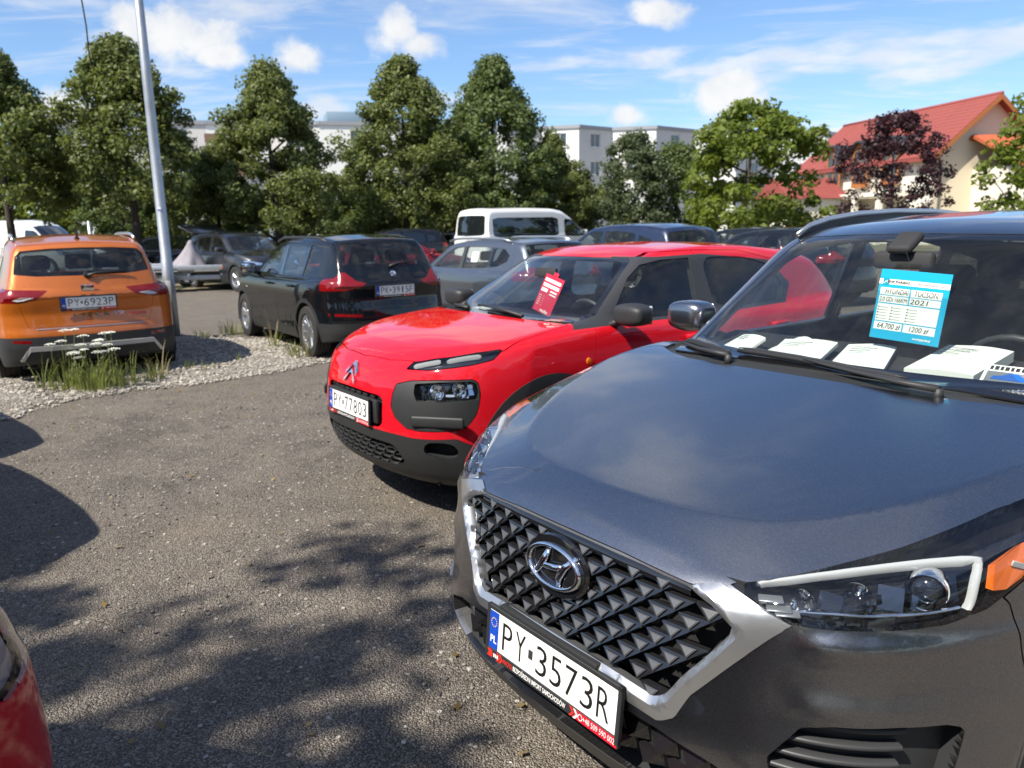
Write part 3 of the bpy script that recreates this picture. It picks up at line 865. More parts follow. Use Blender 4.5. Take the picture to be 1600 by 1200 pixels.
    for y in (2.6, 5.0, 7.6, 10.2): box('porch_pillar', (-1.6, y, 1.5), (.3, .3, 3.0), wht, root, bev=0)
    tube('drainpipe', [(.4, -.06, 0), (.4, -.06, 4.6)], .06, flat('pipe_dark', (.10, .09, .09), .5), root, 8)
    # neighbouring lower wing at the right
    r2 = empty('red_roof_annex', (28.0, 43.2, 0), R(6)); tag(r2, 'low white annex with orange tiled roof at right edge', 'house')
    facade('front_wall', (0, 0), (9, 0), 0, 4.4, [(2.6, 3.7, 1.0, 2.3)], wht, r2, wood, gm)
    mesh_obj('side_wall', [(0, 8, 0), (0, 0, 0), (0, 0, 4.4), (0, 8, 4.4)], [(0, 1, 2, 3)], wht, r2)
    V = [(-.45, -.5, 4.3), (9.5, -.5, 4.3), (9.5, 4, 6.3), (-.45, 4, 6.3), (9.5, 8.5, 4.3), (-.45, 8.5, 4.3)]
    V += [(a, b, c-.2) for a, b, c in V]
    mesh_obj('roof', V, [(0, 1, 2, 3), (3, 2, 4, 5), (0, 6, 7, 1), (0, 3, 9, 6), (3, 5, 11, 9), (7, 6, 9, 8), (8, 9, 11, 10)], rooftile('orange_tiles', (.42, .10, .04)), r2)
    tube('drainpipe', [(-.06, -.1, 0), (-.06, -.1, 4.2)], .06, flat('pipe_dark', (.10, .09, .09), .5), r2, 8)
    # small red roof peeping out left of the maple, and a pale chimney stack
    r3 = empty('small_red_roof_shed', (18.5, 52, 0), R(15)); tag(r3, 'low shed with red roof between the maple and the cream house', 'shed')
    box('wall', (2, 2, 1.5), (4, 4, 3), wht, r3, bev=0)
    V = [(-.3, -.3, 3.0), (4.3, -.3, 3.0), (4.3, 2, 4.4), (-.3, 2, 4.4), (4.3, 4.3, 3.0), (-.3, 4.3, 3.0)]
    mesh_obj('roof', V, [(0, 1, 2, 3), (3, 2, 4, 5), (0, 3, 5), (1, 4, 2)], red, r3)
if PART in ('', 'env', 'b'): build_apartments(); build_house()
# ---------------------------------------------------------------- trees
def leafm(name, lo, hi, tr=.35):
    def b(g):
        P = g.coord('Object'); n = g.noise(1.6, 3, .6, P); r = g.n('ShaderNodeNewGeometry').outputs['Random Per Island']
        f = g.math('ADD', g.math('MULTIPLY', n, .6), g.math('MULTIPLY', r, .45), True)
        c = g.mix(f, lo, hi)
        d = g.bsdf(Base_Color=c, Roughness=.55); d.inputs['Specular IOR Level'].default_value = .35
        t = g.n('ShaderNodeBsdfTranslucent'); g.l(g.mix(.5, c, (hi[0]*1.3, hi[1]*1.4, hi[2]*.7)), t.inputs[0])
        m = g.n('ShaderNodeMixShader'); m.inputs[0].default_value = tr; g.l(d.outputs[0], m.inputs[1]); g.l(t.outputs[0], m.inputs[2]); return m
    return mat(name, b)
BARK = flat('bark', (.055, .045, .036), .95, noise=.4, nscale=14, bump=.6, bscale=40)
def crown_points(rg, n, prof, z0, z1, rad, clumps, cr, lop=0.):
    """leaf centres: clumps spread through a crown of revolution with profile prof(t)"""
    t = rg.random(clumps)**.85; an = rg.random(clumps)*6.283
    rr = prof(t)*rad*(.30+.70*np.sqrt(rg.random(clumps)))*(1+.22*np.sin(an*3+lop)+.14*np.sin(an*5+t*9+lop))
    C = np.stack([rr*np.cos(an), rr*np.sin(an), z0+(z1-z0)*t], 1)
    k = rg.integers(0, clumps, n); r_ = cr*(.6+.8*rg.random(clumps))
    d = rg.normal(size=(n, 3)); d /= np.linalg.norm(d, axis=1)[:, None]; q = rg.random(n)**.45
    P = C[k]+d*(r_[k]*q)[:, None]*[1, 1, .75]
    return P, d, C
def leaf_mesh(rg, P, d, size, m, name='crown'):
    n = len(P); nr = d*.9+rg.normal(size=(n, 3))*.7+np.array([0, 0, .45]); nr /= np.linalg.norm(nr, axis=1)[:, None]
    a = np.cross(nr, rg.normal(size=(n, 3))); a /= np.linalg.norm(a, axis=1)[:, None]; b = np.cross(nr, a)
    s = size*(.6+.8*rg.random(n))[:, None]
    V = np.stack([P-a*s, P+b*s*.62+nr*s*.12, P+a*s, P-b*s*.62+nr*s*.12], 1).reshape(-1, 3)
    F = np.arange(4*n).reshape(n, 4)
    me = bpy.data.meshes.new(name); me.vertices.add(4*n); me.vertices.foreach_set('co', V.ravel().astype(np.float32))
    me.loops.add(4*n); me.loops.foreach_set('vertex_index', F.ravel().astype(np.int32)); me.polygons.add(n); me.polygons.foreach_set('loop_start', np.arange(0, 4*n, 4, dtype=np.int32))
    me.materials.append(m); me.update(calc_edges=True); return me
def trunk_geo(rg, H, r0, z0, C, nl=14):
    V, F = tube_geo([(0, 0, -.1), (.02, .01, H*.12), (.05*rg.normal(), .05*rg.normal(), H*.35), (.08*rg.normal(), .08*rg.normal(), H*.65), (.05, 0, H*.93)], [r0*1.25, r0, r0*.8, r0*.45, r0*.1], 10)
    V = list(V); F = list(F)
    for c in C[rg.permutation(len(C))[:nl]]:
        zb = max(z0*.8, c[2]-(.5+.5*rg.random())*math.hypot(c[0], c[1])*1.1); zb = min(zb, H*.85)
        mid = (c[0]*.5, c[1]*.5, zb+(c[2]-zb)*.4)
        v, f = tube_geo([(0, 0, zb), mid, tuple(c)], [r0*.36, r0*.22, r0*.05], 6); b = len(V); V += v; F += [tuple(i+b for i in q) for q in f]
    return V, F
def tree_kind(seed, H, z0, rad, prof, n, leaf, m, clumps=260, cr=.5, r0=.14, bark=None):
    rg = np.random.default_rng(seed); P, d, C = crown_points(rg, n, prof, z0, H, rad, clumps, cr, seed)
    me = leaf_mesh(rg, P, d, leaf, m); V, F = trunk_geo(rg, H, r0, z0, C)
    t = mesh_obj('trunk', V, F, bark or BARK, None, True); tm = t.data; bpy.data.objects.remove(t)
    return me, tm
def plant_tree(name, kind, loc, rz, label, sc=1., group=None, szz=1.):
    root = empty(name, loc, R(rz)); root.scale = (sc, sc, sc*szz); tag(root, label, 'tree', group)
    for nm, me in (('crown', kind[0]), ('trunk', kind[1])): link(bpy.data.objects.new(nm, me), root)
    return root
def build_trees():
    cone = lambda t: np.interp(t, [0, .1, .25, .45, .65, .82, .93, 1], [.6, .95, 1, .86, .62, .36, .16, .03])
    egg = lambda t: np.interp(t, [0, .15, .4, .7, .9, 1], [.45, .85, 1, .85, .5, .15])
    ball = lambda t: np.interp(t, [0, .2, .5, .8, 1], [.5, .95, 1, .75, .2])
    G1 = leafm('linden_leaf', (.036, .056, .016), (.225, .255, .078)); G2 = leafm('linden_leaf_dark', (.030, .052, .018), (.17, .215, .068))
    Y1 = leafm('maple_leaf', (.050, .088, .014), (.225, .270, .042), .45); GG = leafm('willow_leaf', (.045, .065, .035), (.15, .18, .09)); PU = leafm('plum_leaf', (.016, .007, .010), (.065, .022, .030), .2); OL = leafm('hedge_leaf', (.05, .08, .015), (.22, .25, .05), .4)
    K = [tree_kind(1, 7.7, 1.5, 2.75, cone, 46000, .070, G1, 300, .44), tree_kind(2, 7.7, 1.6, 2.8, cone, 46000, .070, G2, 290, .43), tree_kind(3, 7.7, 1.5, 2.65, cone, 44000, .070, G1, 250, .46), tree_kind(4, 7.7, 2.5, 2.55, cone, 42000, .070, G1, 240, .44)]
    g = 'linden trees in a row behind the cars'
    rows = [(3, (-11.9, 25.3), 20, .95, 'tall linden tree behind the lamp post, its top split by the post'), (3, (-15.4, 24.6), 120, .90, 'linden tree at the left edge behind the white panel van'),
            (2, (-8.25, 28.4), 75, .93, 'pointed linden tree behind the dark hatchback with the trailer'), (0, (-4.25, 33.2), 200, 1.06, 'linden tree above the black crossover, left of the minibus'),
            (1, (-.60, 35.8), 300, 1.12, 'linden tree right behind the white minibus'), (2, (-10.3, 28.2), 10, .58, 'smaller linden filling the gap right of the lamp post'),
            (1, (-6.4, 33.5), 40, .55, 'low linden between the two pointed lindens'), (0, (-2.4, 37.5), 130, .78, 'half hidden linden between the two lindens near the minibus'), (2, (2.0, 36.5), 222, .72, 'low linden spreading right of the minibus roof'),
            (1, (-14.6, 30.5), 250, .60, 'low dark linden between the two leftmost lindens')]
    for k, (x, y), rz, s, lb in rows: plant_tree('linden_tree', K[k], (x, y, 0), rz, lb, s, g)
    plant_tree('willow_tree', tree_kind(11, 5.4, .5, 1.55, egg, 16000, .075, GG, 170, .42, .10), (5.6, 35.5, 0), 0, 'grey green rounded tree in front of the pale apartment block')
    plant_tree('willow_tree', tree_kind(12, 5.0, .5, 1.5, egg, 14000, .075, G2, 150, .42, .10), (7.6, 36.2, 0), 0, 'dark green tree squeezed left of the yellow green maple')
    plant_tree('willow_tree', tree_kind(14, 4.0, .3, .8, cone, 6000, .07, GG, 90, .3, .06), (3.6, 37.5, 0), 0, 'slim pale green young tree below the apartment windows')
    plant_tree('maple_tree', tree_kind(21, 5.7, .6, 2.6, ball, 13000, .105, Y1, 130, .46, .13), (8.95, 30.0, 0), 0, 'bright yellow green maple left of the cream house')
    plant_tree('plum_tree', tree_kind(31, 5.85, 1.4, 2.35, ball, 10500, .07, PU, 190, .34, .10, flat('plum_bark', (.03, .022, .022), .9)), (16.4, 34.0, 0), 0, 'dark purple leaved plum tree in front of the cream house')
    plant_tree('maple_tree', tree_kind(22, 6.2, .8, 2.0, egg, 13000, .095, Y1, 160, .45, .12), (17.0, 24.6, 0), 40, 'green tree cut by the right edge beside the orange roof annex', .95)
    H = tree_kind(41, 3.2, .2, 2.4, ball, 9000, .10, OL, 130, .45, .08)
    for i, (x, y, rz, s, lb) in enumerate(((-15.5, 38, 0, 1.1, 'sunlit bush behind the white vans at far left'), (-6.5, 43, 90, 1.15, 'sunlit yellow green bush seen under the middle linden'), (-1.0, 44, 40, 1.1, 'sunlit bush seen left of the minibus'), (-11.0, 42, 200, 1.2, 'sunlit bush seen between the two left linden trunks'), (4.0, 42, 20, 1.1, 'light green bush right of the minibus'), (12.8, 38, 160, .8, 'low bush behind the maple'), (-30, 47, 60, 2.0, 'large bush closing the view at the far left edge'), (-23, 46, 10, 1.8, 'large bush above the white panel van roof'))):
        plant_tree('bush', H, (x, y, 0), rz, lb, s, 'bushes behind the tree row')
    for i, (x, y, rz, k, lb) in enumerate(((-17, -7, 10, 1, 'first unseen linden of the row added behind the photographer'), (-12, -10.5, 80, 0, 'second unseen linden of the row added behind the photographer'), (-7.5, -12.5, 160, 2, 'third unseen linden of the row added behind the photographer'), (-3, -13, 230, 1, 'fourth unseen linden of the row added behind the photographer'), (1.5, -13, 300, 0, 'fifth unseen linden of the row added behind the photographer'), (6, -12.5, 20, 2, 'sixth unseen linden of the row added behind the photographer'), (10.5, -11, 70, 1, 'last unseen linden of the row added behind the photographer'))):
        plant_tree('linden_tree', K[k], (x, y, 0), rz, lb, 1., 'unseen lindens added behind the photographer')  # unseen row added so bumper and doors mirror dark foliage
    # trees beside the camera whose shade falls over the asphalt
    B = tree_kind(51, 10.2, 4.6, 3.5, ball, 6500, .085, G1, 60, .42, .18)
    plant_tree('linden_tree', B, (-8.15, -3.0, 0), 30, 'linden tree standing left of the photographer, outside the picture', 1., 'trees beside the photographer')
    plant_tree('linden_tree', B, (-8.4, -6.8, 0), 140, 'linden tree standing behind the photographer, outside the picture', 1.05, 'trees beside the photographer')
    plant_tree('linden_tree', B, (1.5, -7.5, 0), 250, 'linden tree standing far behind the photographer, outside the picture', 1.0, 'trees beside the photographer')
if PART in ('', 'env', 't'): build_trees()
# ---------------------------------------------------------------- body shapes (metres, x forward from front axle)
def tucson_shape():
    xe = curve([(-.25, .722), (0, .744), (.25, .722), (.40, .68), (.50, .62), (.60, .50), (.68, .36), (.77, .13), (.86, -.25)], .05)
    kink = curve([(-.3, 0), (0, 0), (.13, -.034), (.30, -.044), (1.2, -.044)], .006)
    def bulge(x, y):
        # the bonnet breaks downward in front of a curved crease
        a = np.abs(y); sl = (xe(a+.01)-xe(a-.01))/.02
        return kink((x-xe(a))/np.sqrt(1+sl*sl))
    return dict(
        top=curve([(1.1, .73), (.93, .848), (.86, .896), (.72, .938), (.45, .995), (.15, 1.055), (-.17, 1.117), (-.35, 1.14), (-.7, 1.10), (-2.2, 1.10), (-3.2, 1.12), (-3.6, 1.08)], .05),
        crown=curve([(.9, .05), (.6, .022), (.3, .006), (0, .010), (-.5, .015), (-3.5, .05)], .1),
        W=curve([(1.0, .80), (.75, .89), (.4, .912), (0, .915), (-.6, .905), (-1.4, .91), (-2.4, .92), (-2.9, .915), (-3.3, .88), (-3.6, .82)], .1),
        sec=curve([(.1, -.10), (.25, -.03), (.38, -.005), (.62, -.004), (.80, 0), (.95, -.01), (1.08, -.04), (1.18, -.09)], .03),
        nose=curve([(.1, .72), (.20, .84), (.27, .895), (.36, .925), (.46, .932), (.53, .928), (.60, .915), (.76, .905), (.84, .89), (.92, .83), (1.0, .70)], .025),
        plan=curve([(-.2, .004), (0, 0), (.2, .004), (.4, .026), (.55, .070), (.65, .12), (.74, .20), (.80, .285), (.86, .42), (.92, .65)], .03),
        planz=curve([(.2, .75), (.4, .72), (.6, .85), (.8, .97), (.88, .95), (1., .8)], .04),
        tail=curve([(.1, -3.3), (.3, -3.50), (.5, -3.555), (.75, -3.53), (1.0, -3.50), (1.2, -3.45)], .03),
        planr=curve([(-.2, .005), (0, 0), (.3, .012), (.55, .05), (.7, .11), (.8, .2), (.9, .4)], .04),
        bot=curve([(1, .20), (.6, .19), (-3, .2), (-3.4, .28)], .05),
        roof=curve([(.3, .75), (-.22, 1.10), (-.86, 1.558), (-1.05, 1.605), (-1.5, 1.637), (-2.0, 1.64), (-2.6, 1.615), (-3.05, 1.565), (-3.28, 1.50), (-3.5, 1.12), (-3.62, .85)], .05),
        rcrown=.035, gW=curve([(.1, .80), (-.3, .815), (-.8, .825), (-1.5, .84), (-2.5, .825), (-3.1, .77), (-3.6, .66)], .1),
        tilt=.34, belt=curve([(0, 1.05), (-3.5, 1.1)], .05), bow=.22, rg=.08, r=(.035, .06, .03), extra=bulge,
        ledge=curve([(.2, 0), (.44, 0), (.60, .004), (.645, .014), (.69, .004), (.74, .006), (.778, .020), (.806, 0), (1.2, 0)], .010))
def cactus_shape():
    return dict(
        top=curve([(1.0, .60), (.84, .80), (.76, .895), (.62, .955), (.40, 1.0), (.1, 1.035), (-.2, 1.062), (-.5, 1.07), (-2.2, 1.06), (-3.0, 1.06), (-3.4, 1.0)], .05),
        crown=curve([(.9, .06), (.5, .035), (0, .018), (-.5, .02), (-3.5, .05)], .1),
        W=curve([(1.0, .72), (.7, .80), (.4, .845), (0, .858), (-.6, .85), (-1.3, .855), (-2.4, .86), (-2.8, .845), (-3.2, .78)], .1),
        sec=curve([(.1, -.10), (.22, -.03), (.35, -.005), (.6, 0), (.80, -.002), (.95, -.03), (1.05, -.07), (1.12, -.12)], .04),
        nose=curve([(.12, .52), (.20, .66), (.27, .765), (.38, .815), (.50, .832), (.62, .835), (.72, .825), (.80, .80), (.88, .755), (.95, .66), (1.02, .5)], .03),
        plan=curve([(-.2, .008), (0, 0), (.2, .008), (.4, .045), (.55, .105), (.65, .17), (.73, .26), (.79, .37), (.85, .6)], .04),
        planz=curve([(.2, .85), (.5, .9), (.8, 1.0), (1., 1.0)], .05),
        tail=curve([(.1, -3.1), (.3, -3.27), (.5, -3.31), (.75, -3.30), (1.0, -3.25), (1.2, -3.15)], .03),
        planr=curve([(-.2, .01), (0, 0), (.3, .015), (.55, .06), (.7, .14), (.8, .26), (.9, .5)], .04),
        bot=curve([(1, .24), (.6, .22), (-3, .2), (-3.3, .3)], .05),
        roof=curve([(.4, .74), (-.22, 1.06), (-.90, 1.418), (-1.15, 1.466), (-1.6, 1.482), (-2.1, 1.465), (-2.6, 1.42), (-2.95, 1.35), (-3.1, 1.25), (-3.3, .98), (-3.4, .8)], .05),
        rcrown=.03, gW=curve([(.1, .75), (-.3, .755), (-.9, .755), (-1.5, .775), (-2.3, .76), (-2.9, .70), (-3.3, .60)], .1),
        tilt=.34, belt=curve([(0, 1.0), (-3.5, 1.02)], .05), bow=.20, rg=.07, r=(.06, .07, .04))
def ateca_shape():
    return dict(
        top=curve([(1.05, .75), (.88, .88), (.6, .97), (.1, 1.06), (-.3, 1.10), (-.7, 1.08), (-2.2, 1.08), (-3.0, 1.10), (-3.5, 1.06)], .05),
        crown=curve([(.9, .07), (0, .03), (-.5, .03), (-3.5, .04)], .1),
        W=curve([(1.0, .78), (.7, .88), (.3, .91), (0, .92), (-1.3, .915), (-2.5, .92), (-2.9, .905), (-3.2, .87), (-3.5, .81)], .1),
        sec=curve([(.1, -.10), (.25, -.03), (.38, -.005), (.62, -.004), (.80, 0), (.95, -.012), (1.08, -.05), (1.18, -.10)], .03),
        nose=curve([(.1, .7), (.25, .82), (.5, .86), (.7, .85), (.85, .80), (1.0, .6)], .03),
        plan=curve([(-.2, .005), (0, 0), (.4, .03), (.6, .10), (.75, .22), (.85, .42), (.92, .7)], .04),
        planz=curve([(.2, .9), (1., 1.0)], .05),
        tail=curve([(.1, -3.30), (.22, -3.40), (.32, -3.475), (.45, -3.50), (.58, -3.495), (.66, -3.47), (.80, -3.445), (.88, -3.455), (.96, -3.46), (1.05, -3.43), (1.15, -3.36)], .02),
        planr=curve([(-.2, .004), (0, 0), (.3, .010), (.55, .04), (.7, .09), (.8, .16), (.88, .28), (.95, .5)], .04),
        bot=curve([(1, .22), (.6, .2), (-3, .22), (-3.4, .28)], .05),
        roof=curve([(.4, .70), (-.2, 1.09), (-.88, 1.50), (-1.1, 1.575), (-1.6, 1.622), (-2.2, 1.628), (-2.7, 1.605), (-3.14, 1.545), (-3.24, 1.45), (-3.42, 1.08), (-3.5, .9)], .035),
        rcrown=.035, gW=curve([(.1, .79), (-.3, .805), (-.9, .82), (-1.5, .83), (-2.5, .82), (-3.0, .78), (-3.5, .69)], .1),
        tilt=.32, belt=curve([(0, 1.05), (-3.5, 1.08)], .05), bow=.18, rg=.07, r=(.05, .06, .03))
def x1_shape():
    return dict(
        top=curve([(1.05, .70), (.86, .84), (.5, .93), (.1, 1.0), (-.3, 1.045), (-.7, 1.03), (-2.4, 1.04), (-3.2, 1.06), (-3.7, 1.0)], .05),
        crown=curve([(.9, .07), (0, .03), (-.5, .03), (-3.5, .04)], .1),
        W=curve([(1.0, .74), (.7, .84), (.3, .885), (0, .895), (-1.3, .89), (-2.6, .90), (-3.0, .89), (-3.4, .84), (-3.7, .77)], .1),
        sec=curve([(.1, -.10), (.25, -.03), (.38, -.005), (.62, -.004), (.80, 0), (.92, -.015), (1.02, -.05), (1.12, -.10)], .03),
        nose=curve([(.1, .7), (.25, .80), (.5, .84), (.7, .83), (.82, .78), (.95, .6)], .03),
        plan=curve([(-.2, .005), (0, 0), (.4, .04), (.6, .11), (.75, .24), (.85, .46), (.92, .8)], .04),
        planz=curve([(.2, .9), (1., 1.0)], .05),
        tail=curve([(.1, -3.40), (.25, -3.53), (.36, -3.59), (.52, -3.605), (.66, -3.585), (.76, -3.56), (.92, -3.57), (1.0, -3.55), (1.1, -3.48)], .025),
        planr=curve([(-.2, .006), (0, 0), (.3, .015), (.5, .05), (.65, .11), (.75, .19), (.83, .31), (.9, .5)], .04),
        bot=curve([(1, .22), (.6, .2), (-3, .22), (-3.5, .28)], .05),
        roof=curve([(.4, .68), (-.25, 1.03), (-.95, 1.42), (-1.15, 1.485), (-1.6, 1.535), (-2.2, 1.555), (-2.7, 1.545), (-3.18, 1.495), (-3.28, 1.40), (-3.54, 1.02), (-3.62, .85)], .035),
        rcrown=.035, gW=curve([(.1, .77), (-.3, .785), (-.9, .79), (-1.5, .80), (-2.5, .79), (-3.1, .74), (-3.6, .64)], .1),
        tilt=.34, belt=curve([(0, 1.0), (-3.6, 1.03)], .05), bow=.18, rg=.07, r=(.05, .06, .03))
# ---------------------------------------------------------------- shared car parts
FRONT = (R(90), 0, R(90)); REAR = (R(90), 0, R(-90))
def uv3(view, pts):
    a = R(view); return [(p[1]*math.cos(a)-p[0]*math.sin(a), p[2]) for p in pts]
_wheel_cache = {}
def wheel(root, x, y, rad, style, w=.22, rim_r=None, m=None):
    key = (rad, style, w, rim_r)
    rr = rim_r or rad*.66
    if key not in _wheel_cache:
        hw = w/2
        prof = [(-hw*.75, rr-.004), (-hw*.98, rr+.012), (-hw*1.02, (rr+rad)/2), (-hw*.92, rad*.965), (-hw*.72, rad*.995)]
        # three tread grooves
        for g in (-.45, 0, .45):
            prof += [(hw*(g-.07), rad), (hw*(g-.05), rad-.008), (hw*(g+.05), rad-.008), (hw*(g+.07), rad)]
        prof += [(hw*.72, rad*.995), (hw*.92, rad*.965), (hw*1.02, (rr+rad)/2), (hw*.98, rr+.012), (hw*.75, rr-.004)]
        ty = lathe_geo(prof, 48)
        V, F = lathe_geo([(hw*.80, rr+.004), (hw*.86, rr-.004), (hw*.80, rr-.016), (hw*.2, rr-.03), (-hw*.7, rr-.035)], 48)
        V = list(V); F = list(F)
        n, split = {'five_double': (5, 1), 'five': (5, 0), 'ten': (10, 0), 'steel': (16, 0), 'star': (5, 2)}[style]
        ring = lathe_geo([(hw*.62, .0), (hw*.66, .03), (hw*.60, .075), (hw*.30, .085), (0, .085)], 24)
        b = len(V); V += ring[0]; F += [tuple(i+b for i in f) for f in ring[1]]
        for k in range(n):
            for dd in ((-.13, .13) if split == 1 else (-.09, .09) if split == 2 else (0,)):
                a = 2*math.pi*k/n+math.pi/2
                i0 = .05; i1 = rr-.014
                w0, w1 = (.022, .026) if split == 1 else (.030, .030) if split == 2 else ((.04, .055) if n == 5 else (.018, .022))
                P = []
                for (r_, ww, da, yy) in ((i0, w0, dd*.5, hw*.60), (i1*.6, (w0+w1)/2, dd*(.8 if split == 1 else 1.6), hw*.66), (i1, w1, dd*(1.2 if split == 1 else 2.6), hw*.74)):
                    c = (math.cos(a+da)*r_, math.sin(a+da)*r_); t = (-math.sin(a+da), math.cos(a+da))
                    P.append([(c[0]-t[0]*ww, yy-.012, c[1]-t[1]*ww), (c[0]-t[0]*ww*.6, yy, c[1]-t[1]*ww*.6), (c[0]+t[0]*ww*.6, yy, c[1]+t[1]*ww*.6), (c[0]+t[0]*ww, yy-.012, c[1]+t[1]*ww), (c[0]+t[0]*ww, yy-.05, c[1]+t[1]*ww), (c[0]-t[0]*ww, yy-.05, c[1]-t[1]*ww)])
                b = len(V)
                for q in P: V += q
                for s in range(2):
                    for j in range(6): F.append((b+s*6+j, b+s*6+(j+1) % 6, b+(s+1)*6+(j+1) % 6, b+(s+1)*6+j))
        disc = lathe_geo([(-hw*.15, 0.0), (-hw*.15, rr*.72), (-hw*.3, rr*.72)], 32)
        _wheel_cache[key] = (ty, (V, F), disc, {})
    ty, rm, dc, me = _wheel_cache[key]
    mk = m or M['alu']
    def inst(name, geo, mt, par):
        k = (name, mt.name)
        if k not in me:
            o = mesh_obj(name, geo[0], geo[1], mt, par, True); o.data.set_sharp_from_angle(angle=R(35)); me[k] = o.data; return o
        o = bpy.data.objects.new(name, me[k]); return link(o, par)
    t = inst('wheel', ty, M['rubber'], root); t.location = (x, y, rad); t.rotation_euler = (random.uniform(-.4, .4)*0, 0 if y > 0 else 0, 0 if y > 0 else R(180))
    t.rotation_euler[1] = random.uniform(0, 1.2)
    inst('rim', rm, mk, t); inst('brake_disc', dc, M['galv'], t)
    return t
def wheels(root, wb, track, rad, style, w=.22, rim_r=None, m=None):
    for x in (0, -wb):
        for s in (1, -1): wheel(root, x, s*(track-w/2), rad, style, w, rim_r, m)
def arch_liner(root, x, y, rad, ar, w=.36):
    for s in (1, -1):
        n = 20; V = []; F = []
        for i in range(n+1):
            a = math.pi*(-.08+1.16*i/n)
            for yy in (y-.004, y-w): V.append((x+math.cos(a)*ar, s*yy, rad+math.sin(a)*ar))
        for i in range(n): F.append((2*i, 2*i+1, 2*i+3, 2*i+2))
        c = len(V); V.append((x, s*(y-w), rad)); F += [(2*i+1, c, 2*i+3) for i in range(n)]
        mesh_obj('wheel_arch_liner', V, F, M['black'], root, True)
def plate(root, txt, loc, rot, strip=True, big=True, z0=.0):
    o = box('number_plate', loc, (.52, .114, .004), M['white'], root, rot, .0015, 1)
    if not strip and not big:
        pass
    def ch(name, V, F, m, dz): 
        q = mesh_obj(name, V, F, m, o); q.location = (0, 0, dz); return q
    rect = lambda x0, y0, x1, y1: ([(x0, y0, 0), (x1, y0, 0), (x1, y1, 0), (x0, y1, 0)], [(0, 1, 2, 3)])
    ch('blue_band', *rect(-.258, -.0555, -.216, .0555), M['blue'], .0027)
    V = []; F = []
    if big:
        for k in range(12):
            a = k*math.pi/6; b = len(V); cx, cy = -.237+.0125*math.cos(a), .024+.0125*math.sin(a)
            for j in range(10):
                r_ = .0027 if j % 2 == 0 else .0012; t = j*math.pi/5+math.pi/2
                V.append((cx+r_*math.cos(t), cy+r_*math.sin(t), 0))
            F.append(tuple(range(b, b+10)))
        ch('stars', V, F, M['yellow'], .0033)
    text('country_code', 'PL', .03, M['white'], o, (-.237, -.028, .0033), (0, 0, 0), bold=.0006)
    a, b = txt.split(' ')
    nA, nB = len(a), len(b)
    x = -.205; cw = .068 if len(a+b) >= 7 else .068
    tot = .448; cw = tot/(nA+nB+.55); 
    for grp, x0 in ((a, -.203), (b, -.203+cw*(nA+.55))):
        for i, chh in enumerate(grp):
            V, F = text_geo(chh, .112, bold=-.0008); xa = min(v[0] for v in V); xb = max(v[0] for v in V); ya = min(v[1] for v in V); yb = max(v[1] for v in V)
            q = (cw*.74 if chh not in '1I' else cw*.30)/(xb-xa); qy = .080/(yb-ya); cx = x0+cw*(i+.5)
            V = [((v[0]-(xa+xb)/2)*q+cx, (v[1]-(ya+yb)/2)*qy, 0) for v in V]
            ch('plate_character', V, F, M['ink'], .0030)
    sx = -.203+cw*(nA+.27)
    ch('registration_sticker', *rect(sx-.009, -.013, sx+.009, .013), M['trim'], .0029)
    # frame with dealer strip
    fr = bmesh.new()
    for c, s in (((0, .064, -.003), (.545, .014, .014)), ((0, -.0715, -.003), (.545, .029, .012)), ((-.266, -.004, -.003), (.013, .15, .014)), ((.266, -.004, -.003), (.013, .15, .014)), ((0, -.005, -.009), (.53, .14, .006))):
        add_box(fr, c, s, bev=.002, seg=1)
    bm_obj('plate_frame', fr, M['plastic'], o)
    if strip:
        ch('red_strip', *rect(.125, -.0845, .270, -.0595), M['red'], .0034)
        V = []; F = []
        for k, x0 in enumerate((.098, .110)):
            b = len(V); V += [(x0, -.0845, 0), (x0+.008, -.0845, 0), (x0+.02, -.072, 0), (x0+.008, -.0595, 0), (x0, -.0595, 0), (x0+.012, -.072, 0)]; F.append((b, b+1, b+2, b+5)); F.append((b+5, b+2, b+3, b+4))
        ch('strip_chevron', V, F, M['redtext'], .0036)
        V2 = [(v[0]+.004 if False else v[0], v[1], v[2]) for v in V[6:]]
        ch('white_chevron', [(v[0]+.004, v[1], 0) for v in V[6:]], [(0, 1, 2, 5), (5, 2, 3, 4)], M['white'], .0039)
        V3 = [(v[0]-.316, v[1], 0) for v in V]
        ch('strip_chevron', V3, F, M['redtext'], .0036)
        if big:
            text('strip_text', 'BEZPOŚREDNI IMPORT SAMOCHODÓW', .019, M['white'], o, (-.027, -.072, .0038), (0, 0, 0), width=.222, bold=.0003)
            text('strip_text', 'MACPOL', .019, M['redtext'], o, (-.162, -.072, .0038), (0, 0, 0), width=.044, bold=.0003)
            text('strip_text', '+48 509 590 002', .021, M['white'], o, (.206, -.072, .0038), (0, 0, 0), width=.112)
            ch('strip_logo', [(-.262, -.083, 0), (-.238, -.083, 0), (-.234, -.072, 0), (-.240, -.061, 0), (-.262, -.061, 0), (-.254, -.072, 0)], [(0, 1, 2, 3, 4, 5)], M['redtext'], .0037)
            for k in range(3): ch('strip_logo', *rect(-.231+.008*k, -.078, -.2255+.008*k, -.067), M['white'], .0038)
            V, F = lathe_geo([(0, .0085), (0, .0065)], 20, 'z'); V = [(v[0]+.141, v[1]-.072, v[2]) for v in V]; ch('phone_ring', V, F, M['white'], .0039)
        else:
            text('strip_text', 'BEZPOŚREDNI IMPORT SAMOCHODÓW', .019, M['white'], o, (-.04, -.072, .0038), (0, 0, 0), width=.25, bold=.0003)
            text('strip_text', '+48 509 590 002', .021, M['white'], o, (.206, -.072, .0038), (0, 0, 0), width=.112)
    return o
